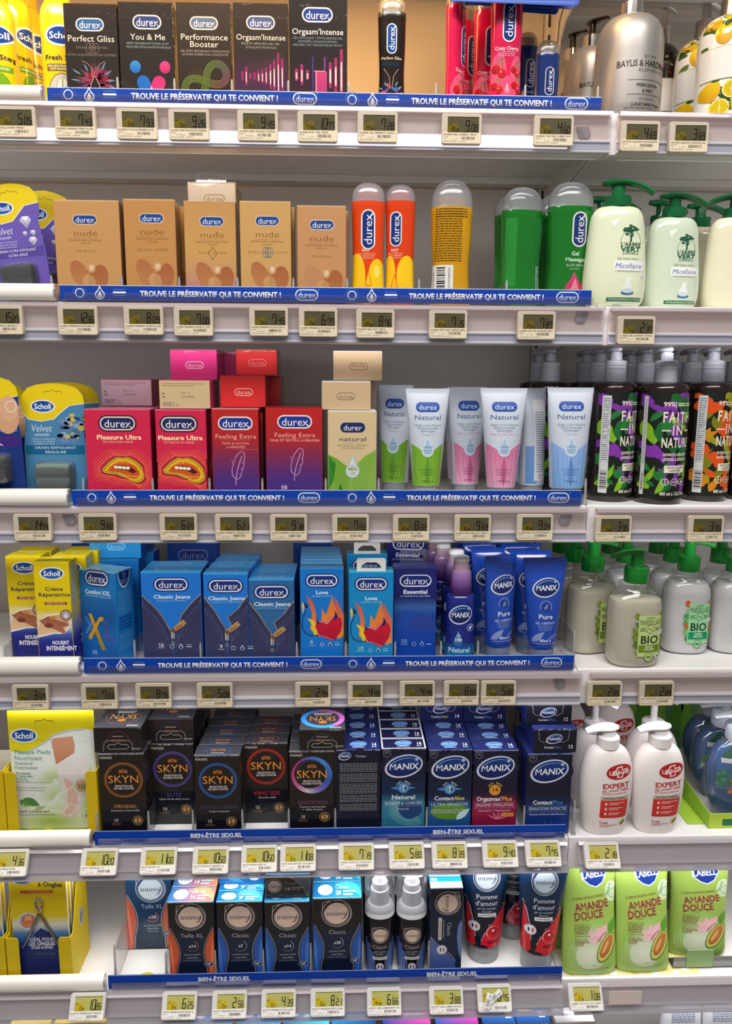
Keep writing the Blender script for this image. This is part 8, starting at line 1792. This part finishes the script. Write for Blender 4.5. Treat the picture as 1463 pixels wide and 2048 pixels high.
v1 = carton('gel_box', 'narrow dark carton with sideways lettering beside the hooded pumps', 5, 861, 926, 1776, .012, .03, ((26, 30, 40), (20, 40, 80), (230, 234, 236)), art_vert, lambda b, w, d: (b.rect(0, 0, w, d * .45, (20, 130, 170), L=1), b.rect(3, d * .15, w * .2, d * .2, (226, 230, 232), L=2), b.rect(0, d - 1.6, w, 1.4, (40, 170, 200), L=2)))
files(v1, ['narrow dark carton second in the sideways lettering file', 'narrow dark carton third in the sideways lettering file'], group='narrow dark cartons queued behind')
def art_cherrytube(b, W, yb):
    x = W; y = -54 + 48
    b.rect(2, 2, 2 * W - 4, yb - 4, (18, 40, 66), L=.8, nx=14, ny=6, stops=[(0, (20, 66, 110)), (.35, (18, 48, 84)), (.7, (16, 26, 40)), (1, (16, 22, 34))])
    RD_, RD2 = (196, 40, 50), (206, 30, 40)
    b.poly([(x - 38, 100), (x - 33, 118), (x - 28, 140), (x - 24, 165), (x - 19, yb - 1), (x - 36, yb - 4)], RD_, L=2, col2=RD2); b.line([(x - 40, 96), (x - 32, 116), (x - 26, 140), (x - 22, 166), (x - 18, yb - 1)], 1.2, (214, 206, 210), L=3)
    b.poly([(x + 36, 112), (x + 20, 138), (x + 2, 158), (x - 8, 178), (x - 14, yb - 1), (x + 32, yb - 3)], RD_, L=2, col2=RD2); b.line([(x + 34, 112), (x + 18, 136), (x + 4, 152)], 1.2, (214, 206, 210), L=3); b.line([(x - 3, 166), (x - 10, 184)], 1.2, (214, 206, 210), L=3)
    b.poly([(x - 2, 166), (x + 2, 156), (x + 12, 152), (x + 24, 158), (x + 30, 170), (x + 22, 182), (x + 12, 186), (x + 2, 178)], (214, 60, 70), L=4); b.poly([(x + 1, 167), (x + 5, 158), (x + 14, 156), (x + 24, 162), (x + 27, 170), (x + 20, 178), (x + 8, 176)], (170, 16, 28), L=5, col2=(206, 30, 40)); b.ell(x + 13, 163, 2.6, 2.4, (250, 220, 220), L=6); b.line([(x + 1, 172), (x, 164), (x + 5, 156), (x + 12, 153)], 1.4, (240, 200, 204), L=6); b.ell(x + 14, 187, 13, 4, (150, 16, 26), L=4)
    intimy(b, x, 57, 21, L=4, face=(186, 204, 220), line=(206, 212, 220), ink=(30, 50, 84))
    b.text('Pomme', x, 94, 42, 9.4, (214, 218, 226), st=0, L=4); b.text("d'amour", x, 107, 44, 9.4, (214, 218, 226), st=0, L=4); b.text('gel de massage', x, 117, 36, 4.4, (170, 180, 196), st=0, L=4); b.text('douceur', x, 123, 20, 4.4, (170, 180, 196), st=0, L=4)
    b.rect(x - 17, 127, 35, 7.4, (226, 224, 222), L=4, nx=5); b.text('PLAISIRS SENSUELS', x, 130.7, 28, 3, (40, 40, 50), st=1, L=5); b.ell(x - 23, 155, 10.6, 10.6, (206, 204, 206), L=5); b.ell(x - 23, 155, 6.6, 6.6, (240, 240, 240), L=6); b.rect(x - 27.6, 151, 3.4, 8, (40, 54, 110), L=7); b.rect(x - 21, 151, 3.4, 8, (190, 50, 56), L=7)
def cherry_tube(label, x0, x1, yt, Yc, b0, b1, yb, yc, ry=0): return gel_tube(label, 5, x0, x1, yt, Yc, b0, b1, yb, yc, (18, 44, 74), art_cherrytube, (226, 226, 224), ry=ry, group='dark blue and red tubes', m='gloss_plastic')
k1 = cherry_tube('left dark blue tube with a red candied apple and a white cap', 917, 1018, 1692, .062, 930, 1000, 1893, 1932)
k2 = cherry_tube('right dark blue tube with a red candied apple, cap behind the strip', 1024, 1128, 1700, .036, 1036, 1106, 1907, 1950, ry=.035)
dup(k1.t, (k1.t.location.x + .062, .118, k1.z), 'dark blue and red tube half hidden behind the right one', rz=-.25, group='dark blue and red tubes')
for px, l, hh in ((229, 'tall clear divider left of the tall set-back carton, sixth shelf', .075), (331, 'clear divider left of the orange-curved x14 carton', .06), (430, 'clear divider left of the x7 carton', .06), (526, 'clear divider right of the x7 carton', .06), (621, 'clear divider left of the x28 carton', .07), (725, 'clear divider right of the x28 carton', .07), (857, 'clear divider left of the narrow sideways-lettered carton', .07)): divider(5, px, l, hh=hh)
# nail clippers in yellow display trays
def art_clip(b, w, h):
    b.rect(1, 2, w - 2, h - 3, (226, 200, 14), L=.6, stops=[(0, (226, 200, 14)), (.42, (222, 196, 20)), (.5, (206, 206, 190)), (.6, (30, 86, 160)), (.72, (24, 40, 110)), (1, (26, 34, 90))], ny=14)
    scholl(b, 27, 26, 41, 17, L=3); b.text('Ciseaux', 82, 24, 49, 9.6, (44, 46, 70), st=1, L=3, rot=3); b.text('à Ongles', 83, 37, 49, 9.6, (44, 46, 70), st=1, L=3, rot=3); b.rect(22, 50, 66, 6, (196, 80, 50), L=3); b.text('SOIN DES PIEDS', 60, 53, 40, 3, (230, 170, 140), L=4)
    b.ell(34, 120, 21, 20, (206, 214, 222), L=3); b.ell(34, 120, 19, 18, (150, 180, 206), L=4); b.poly([(18, 126), (22, 110), (34, 104), (46, 108), (50, 122), (42, 134), (26, 136)], (190, 104, 66), L=5, col2=(206, 130, 90)); b.poly([(26, 118), (28, 108), (40, 107), (42, 118)], (226, 160, 120), L=6)
    b.poly([(30, 190), (44, 150), (58, 136), (w - 26, 156), (w - 26, 206), (24, 206)], (34, 44, 94), L=3)
    b.text('IDÉAL POUR', 58, 162, 50, 7.6, (206, 208, 216), st=1, L=5); b.text('LES ONGLES', 58, 172, 54, 8.4, (206, 208, 216), st=2, L=5); b.text('DURS & ÉPAIS', 58, 181, 44, 6, (206, 208, 216), st=1, L=5); b.text('Acier inoxydable', 63, 195, 42, 4.4, (90, 100, 150), st=0, L=5)
def clipper_pack(label, x0, x1, yt, Y, h=None):
    r = carton('clipper_pack', label, 5, x0, x1, yt, Y, .004, ((226, 200, 14), (226, 226, 220), (226, 200, 14)), art_clip, m='matt_carton', cat='pack', group='nail clipper packs', h=h, base=ZD[5] + .0024)
    b = new('metal'); s = r.sc; w = x1 - x0; hp = r.h / s; P = lambda x, y, d: ((x - w / 2) * s, -d * s, (hp - y) * s)
    for sg in (-1, 1):
        b.tube([P(60 + sg * 3, 62, 5), P(60 + sg * 7, 72, 6), P(60 + sg * 5.4, 84, 6), P(60 - sg * 1, 97, 6 + sg)], [(1.6 * s, 2 * s), (4.4 * s, 3 * s), (4.6 * s, 3 * s), (3.4 * s, 3 * s)], (214, 210, 204), n=12)
        b.tube([P(60 - sg * .5, 96, 6 + sg), P(60 - sg * -8, 112, 6), P(60 + sg * 18, 134, 6), P(60 + sg * 30, 160, 5), P(60 + sg * (36 if sg > 0 else 40), 178, 4)], [(3.4 * s, 3 * s), (4.2 * s, 3 * s), (4.0 * s, 3 * s), (3.4 * s, 2.6 * s), (2.4 * s, 2 * s)], (170, 164, 158), n=12)
    b.tube([P(60, 97, 2), P(60, 97, 11)], 3 * s, (150, 130, 90), n=14); b.build('nail_clipper', r.t)
    return r
cl = clipper_pack('yellow and blue nail clipper pack, clipper in view, in the yellow tray', 24, 139, 1736, .021)
CL = [cl.t]
for k, l in enumerate(('second', 'third', 'fourth')): CL.append(dup(cl.t, (cl.X, cl.Y + .0145 * (k + 1), cl.z), 'nail clipper pack %s in the yellow tray, behind the front one' % l, group='nail clipper packs'))
c0 = clipper_pack('nail clipper pack cut by the left frame edge on the sixth shelf', -115, -1, 1734, .021)
C0 = [c0.t, dup(c0.t, (c0.X, c0.Y + .0145, c0.z), 'second nail clipper pack at the left frame edge', group='nail clipper packs')]
TA = tray('yellow display tray of nail clippers with a badge on its right side', 5, 17, 146, 25, 1876, 1944, .0095, .085, (222, 196, 20), side_h=.155, sign=True)
TB = tray('yellow display tray of nail clippers at the left frame edge', 5, -115, 14, 24, 1876, 1944, .0095, .085, (222, 196, 20), side_h=.155)
for T_, L_ in ((TA, CL), (TB, C0)):
    for o in L_: o.location.x = T_.location.x
# soft refill pouches, right bay
def art_almond(b, w, h):
    GD = (112, 150, 62)
    b.glow(w * .55, h * .74, 46, 54, (206, 214, 190), (140, 182, 76), L=1); b.glow(w * .5, h * .8, 30, 26, (222, 224, 206), (196, 208, 172), L=1.5); [b.ring(w * .5, h * .8, 34 + k * 5, 26 + k * 4, 1, (190, 204, 164), L=2, a0=60, a1=250) for k in range(3)]
    b.poly([(w * .34, 64), (w * .36, 86), (w * .5, 98), (w * .62, 102), (w * .74, 94), (w * .82, 74), (w * .8, 62)], (226, 230, 236), L=2); b.poly([(w * .36, 64), (w * .38, 85), (w * .51, 96), (w * .62, 99.6), (w * .73, 92), (w * .8, 74), (w * .78, 62)], (24, 54, 140), L=3); b.text('LABELL', w * .57, 76, 44, 14, (226, 230, 236), st=1, L=4, rot=-8)
    b.text('Crème lavante mains', w * .46, 119, 62, 6.2, (120, 96, 50), st=0, L=3, rot=-8); M = (150, 36, 62)
    b.text('AMANDE', w * .53, 135, 66, 14, M, st=1, L=3, rot=-8); b.text('DOUCE', w * .47, 153, 57, 14, M, st=1, L=3, rot=-8); b.line([(w * .2, 165), (w * .44, 164), (w * .72, 156)], 1, (120, 84, 50), L=3)
    for k, (t, q, hh, st) in enumerate((('Krem mydlo do rak', 32, 3.4, 0), ('O ZAPACHU', 30, 5, 1), ('SLODKICH', 28, 5, 1), ('MIGDALOW', 30, 5, 1), ('Sabonete liquido', 32, 3.4, 0), ('para as maos', 24, 3.4, 0), ('AMENDOAS', 30, 5, 1), ('DOCES', 17, 5, 1))): b.text(t, w * .21 + q / 2, 171 + k * 5.4, q, hh, (120, 70, 56), st=st, L=3)
    b.ell(w * .9, 110, 13, 20, (196, 216, 176), L=2); b.ring(w * .93, 114, 9, 9, .9, (60, 120, 90), L=3); b.text('Nourrit', w * .84, 106, 24, 4.6, (50, 100, 80), st=1, L=3, rot=-70)
    PKc = (220, 166, 170)
    for a, l, wd in ((205, 26, 15), (160, 24, 13), (300, 30, 15), (255, 24, 12), (20, 20, 10)): b.leaf(w * .66, 196, w * .66 + l * math.cos(math.radians(a)), 196 + l * math.sin(math.radians(a)), wd, PKc, L=4, col2=(232, 196, 196))
    b.line([(w * .62, 204), (w * .7, 192), (w * .78, 186)], 2, (190, 80, 110), L=5); b.leaf(w * .84, 188, w * .97, 160, 16, (96, 150, 50), L=3)
    b.ell(w * .78, 216, 15, 31, (110, 138, 36), L=6, rot=28); b.ell(w * .78, 215, 12.6, 28, (206, 206, 110), L=7, rot=28); b.ell(w * .785, 213, 9.6, 24, (190, 126, 62), L=8, rot=28, col2=(176, 104, 48)); b.ell(w * .76, 214, 3.4, 14, (214, 166, 100), L=9, rot=28)
    b.text('Texture onctueuse et parfumee', w * .64, 256, 42, 2.8, (120, 130, 90), st=0, L=3, rot=-6)
GRP = (150, 180, 82)
def refill(label, x0, x1, ytop, Yc, lean=0.0, rz=0.0):
    r = vessel('refill_pouch', label, 'pouch', 5, x0, x1, ytop + 50, Yc, rz, 'green almond refill pouches'); r.t.rotation_euler = (-lean, 0, rz); w = x1 - x0; hp = r.hp; W = w / 2; P = []
    for y, q, d in ((0, .50, .06), (8, .82, .12), (22, .97, .2), (44, 1.0, .28), (84, .96, .4), (120, .95, .5), (160, .97, .58), (196, .99, .62), (220, 1.0, .6), (231, .97, .5), (238, .9, .42)): P.append((y * hp / 238, W * q, d * .8 * .62 / q * 1.0, 2.3, 0))
    R = prof(P, hp, r.sc); b = new('pouch'); b.loft(R, GRP, n=48); b.wrap(R, w, hp, r.sc)
    f = hp / 238.0; art_almond(Sc(b, w / 108.0, f, 0, -30 * f), 108, 288); b.build('pouch_body', r.t)
    c = new('plastic'); z = (hp - 4) * r.sc; c.loft([(0, .006, .006), (.003, .0075, .0075), (.012, .0075, .0075), (.0135, .006, .006)], (232, 236, 226), n=20, org=(-W * .3 * r.sc, 0, z - .004)); c.build('spout_cap', r.t)
    return r
f1 = refill('leftmost front green almond refill pouch, its foot bulging over the shelf edge', 1128, 1238, 1672, .016, .2)
f2 = refill('middle front green almond refill pouch', 1236, 1344, 1670, .019, .2)
f3 = refill('right front green almond refill pouch in a black tray, cut by the frame', 1340, 1452, 1662, .052, .1, rz=-.1)
for k, (x, l) in enumerate(((f1, 'leftmost'), (f2, 'middle'), (f3, 'right'))): dup(x.t, (x.X - .012, x.Y + .062, x.z), 'green almond refill pouch behind the %s front one' % l, group='green almond refill pouches')
dup(f3.t, (f3.X + .085, f3.Y + .01, f3.z), 'green almond refill pouch beyond the right frame edge', group='green almond refill pouches') if 0 else None
xa, _ = at(1344, 1930, .02)
t = thing('display_tray', 'black-edged tray under the right refill pouch with a pale green card', 'tray', (xa, .018, ZD[5] + .0007))
b = new('plastic'); b.box(0, .2, 0, .02, 0, .004, (40, 40, 40), ch=.0004); b.build('base', t)
b = new('hazy_plastic'); b.box(0, .2, -.0008, 0, .002, .022, (190, 200, 190), ch=.0001); b.build('front_lip', t)
b = new('paper'); b.box(.022, .068, -.0022, -.0012, .003, .036, (150, 180, 120), ch=.0002); b.build('price_card', t)
xa, _ = at(1130, 1950, .01); b = new('paper'); b.box(xa, xa + .23, .006, .2, ZD[5] + .0002, ZD[5] + .0006, (226, 214, 150), ch=.0001); b.map = lambda x, y, L: (x, y, ZD[5] + .0006 + L * EPS)
for k in range(12): b.ell(xa + .01 + k * .018, .010 + (k % 2) * .006, .007, .004, (230, 232, 236) if k % 3 else (206, 190, 110), L=1, n=14)
tag(b.build('shelf_paper'), 'cream patterned shelf paper under the refill pouches', 'paper')
# ------------------------------------------------------------------ base deck: only the tops of what stands there
def low(label, x0, x1, yt, col, top, word, n, Y=.0, d=.06, name='condom_box'):
    def tp(b, w, dd):
        b.rect(0, 0, w, dd, top[0], L=1, horiz=True, col2=top[1])
        if word: b.ell(w * .22, dd * .4, w * .15, dd * .18, (214, 220, 226), L=3); b.text('intimy', w * .22, dd * .4, w * .22, dd * .1, (60, 90, 140), st=0, L=4); b.text(word, w * .6, dd * .3, w * .34, dd * .12, (206, 220, 232), st=0, L=3); b.text(n, w * .5, dd * .52, w * .13, dd * .15, (236, 238, 242), st=1, L=3); b.rect(w * .6, dd * .46, w * .25, dd * .06, (180, 206, 224), L=3)
    return carton(name, label, 6, x0, x1, yt, Y, d, (col, col, top[0]), None, tp, group='carton tops on the base deck')
BT = ((30, 110, 176), (40, 140, 190))
low('blue carton top on the base deck under the tag reading 6.25', 376, 462, 2062, (24, 50, 90), BT, 'Taille XL', '14')
low('blue carton top on the base deck under the tag reading 2.56', 472, 560, 2060, (24, 50, 90), BT, 'Classic', '14')
low('blue carton top on the base deck under the tag reading 4.39', 564, 658, 2058, (24, 50, 90), ((24, 80, 140), (60, 190, 206)), 'Classic', '28')
low('blue carton top on the base deck under the tag reading 8.21', 662, 752, 2062, (24, 40, 70), ((30, 120, 180), (20, 60, 110)), '', '')
low('blue to pink carton top on the base deck under the tag reading 6.66', 766, 862, 2058, (60, 40, 110), ((26, 60, 140), (190, 70, 150)), 'Intense', '28')
low('blue and magenta carton top on the base deck under the tag reading 3.88', 872, 958, 2056, (60, 40, 110), ((30, 80, 160), (180, 60, 150)), '', '')
for x0, x1, y, l in ((966, 1032, 2050, 'left deep blue carton top under the stickered tag'), (1034, 1102, 2048, 'right deep blue carton top under the stickered tag')):
    c = low(l + ' on the base deck', x0, x1, y, (20, 60, 110), ((20, 80, 150), (24, 90, 160)), '', '')
    b = new('paper'); b.map = lambda px, py, L, c=c: (-c.w / 2 + px * c.sc, c.d - py * c.sc, c.h + L * EPS * 2); b.rect(8, 26, 44, 4, (120, 170, 210), L=1); b.rect(8, 34, 30, 4, (206, 180, 90), L=1); b.rect(48, 40, 12, 14, (226, 226, 230), L=1); b.text('14', 54, 47, 7, 6, (60, 70, 90), L=2); b.build('top_print', c.t)
c = carton('soap_box', 'white and beige carton with dark blue lettering on its top, base deck', 6, 1112, 1190, 2044, .0, .05, ((206, 190, 176), (206, 200, 196), (232, 232, 234)), None, lambda b, w, d: (b.text('VENDOME', w / 2, d * .42, w * .62, d * .18, (30, 44, 84), st=0, L=2), b.text('LABORATOIRES', w / 2, d * .68, w * .58, d * .09, (60, 70, 100), st=0, L=2)))
for k, (x0, x1, y, l) in enumerate(((10, 92, 2066, 'left yellow pack top on the base deck'), (100, 205, 2062, 'right yellow pack top on the base deck'))): carton('foot_care_box', l, 6, x0, x1, y, .0, .05, ((216, 190, 16), (206, 180, 20), (222, 198, 20)), None, lambda b, w, d: b.rect(w * .2, d * .3, w * .5, d * .2, (236, 232, 220), L=1), m='matt_carton', group='yellow pack tops on the base deck')
def sachet(label, x0, x1, ytop, Yc):
    r = vessel('refill_pack', label, 'pack', 6, x0, x1, ytop, Yc, 0, 'white packs on the base deck'); W = (x1 - x0) / 2; hp = r.hp
    def art(b): [b.scribble(W * .4, hp * .05 + k * 24, W * 1.2, 6, 3.4, 1.6, (90, 110, 150), L=2, seed=k) for k in range(3)]
    part(r, 'pack_body', [(0, W * .93, .16), (hp * .03, W * .97, .22), (hp * .15, W, .34), (hp * .6, W, .4), (hp, W * .96, .36)], (226, 228, 234), m='pouch', e=3.2, art=art, n=40)
sachet('white and blue pack with rows of print, left one at the lower right corner', 1318, 1395, 2012, .06); sachet('white and blue pack with rows of print, right one at the lower right corner', 1398, 1478, 2010, .06)
# loose barcode stickers across the tag reading 8.75
xs, zs = at(984, 1990, -.028); t = thing('barcode_sticker', 'two loose white barcode stickers crossed over a price tag screen', 'sticker', (xs, -.0335, zs), rx=TILT[5])
for k, (dx, dz, ro, w_) in enumerate(((.004, .002, .62, .024), (-.008, -.004, 1.25, .022))):
    b = new('paper'); b.box(-w_ / 2, w_ / 2, -.0004 - k * .0006, -.0001 - k * .0006, -.0045, .0045, (230, 230, 232), ch=.0001); b.map = lambda x, y, L, k=k: (x, -.0004 - k * .0006 - L * EPS, y); b.barcode(-w_ * .4, -.003, w_ * .5, .006, L=1); b.rect(w_ * .15, -.002, w_ * .28, .0012, (80, 80, 86), L=1)
    o = b.build('sticker', t); o.location = (dx, 0, dz); o.rotation_euler = (0, -ro, 0)
# grey adhesive clips and a blank card seen through the clear rails
for i, x, y, k, l in ((0, 1166, 266, 1, 'grey clip behind the clear rail at the right end of the topmost shelf'), (1, 1163, 634, -1, 'grey clip behind the clear rail at the right end of the second shelf'), (2, 1131, 1040, -1, 'grey clip behind the clear rail at the right end of the third shelf'), (2, 138, 1039, 1, 'grey clip behind the clear rail at the left of the third shelf'), (3, 1118, 1367, 1, 'grey clip behind the clear rail at the right end of the fourth shelf')):
    X, Z = at(x, y, -.005); b = new('plastic'); s_ = .0007
    b.prism([(X + a * k * s_, Z + c * s_) for a, c in ((-14, 11), (10, 11), (15, -3), (9, -11), (-6, -11))], -.0056, -.0034, (150, 140, 140), axis='y'); b.map = lambda px, py, L: (px, -.0056 - L * EPS, py)
    b.poly([(X + a * k * s_, Z + c * s_) for a, c in ((-3, 10), (9, 10), (14, -3), (8, -10), (2, -6))], (170, 160, 160), L=1); tag(b.build('rail_clip'), l, 'clip')
xa, z1 = at(1216, 1979, -.03); xb, z0 = at(1279, 2004, -.03)
b = new('paper'); b.box(xa, xb, -.0345, -.0340, z0, z1, (222, 206, 200), ch=.0001); o = b.build('blank_card'); tag(o, 'blank beige card on the lowest right rail beside the tag reading 1.08', 'card')
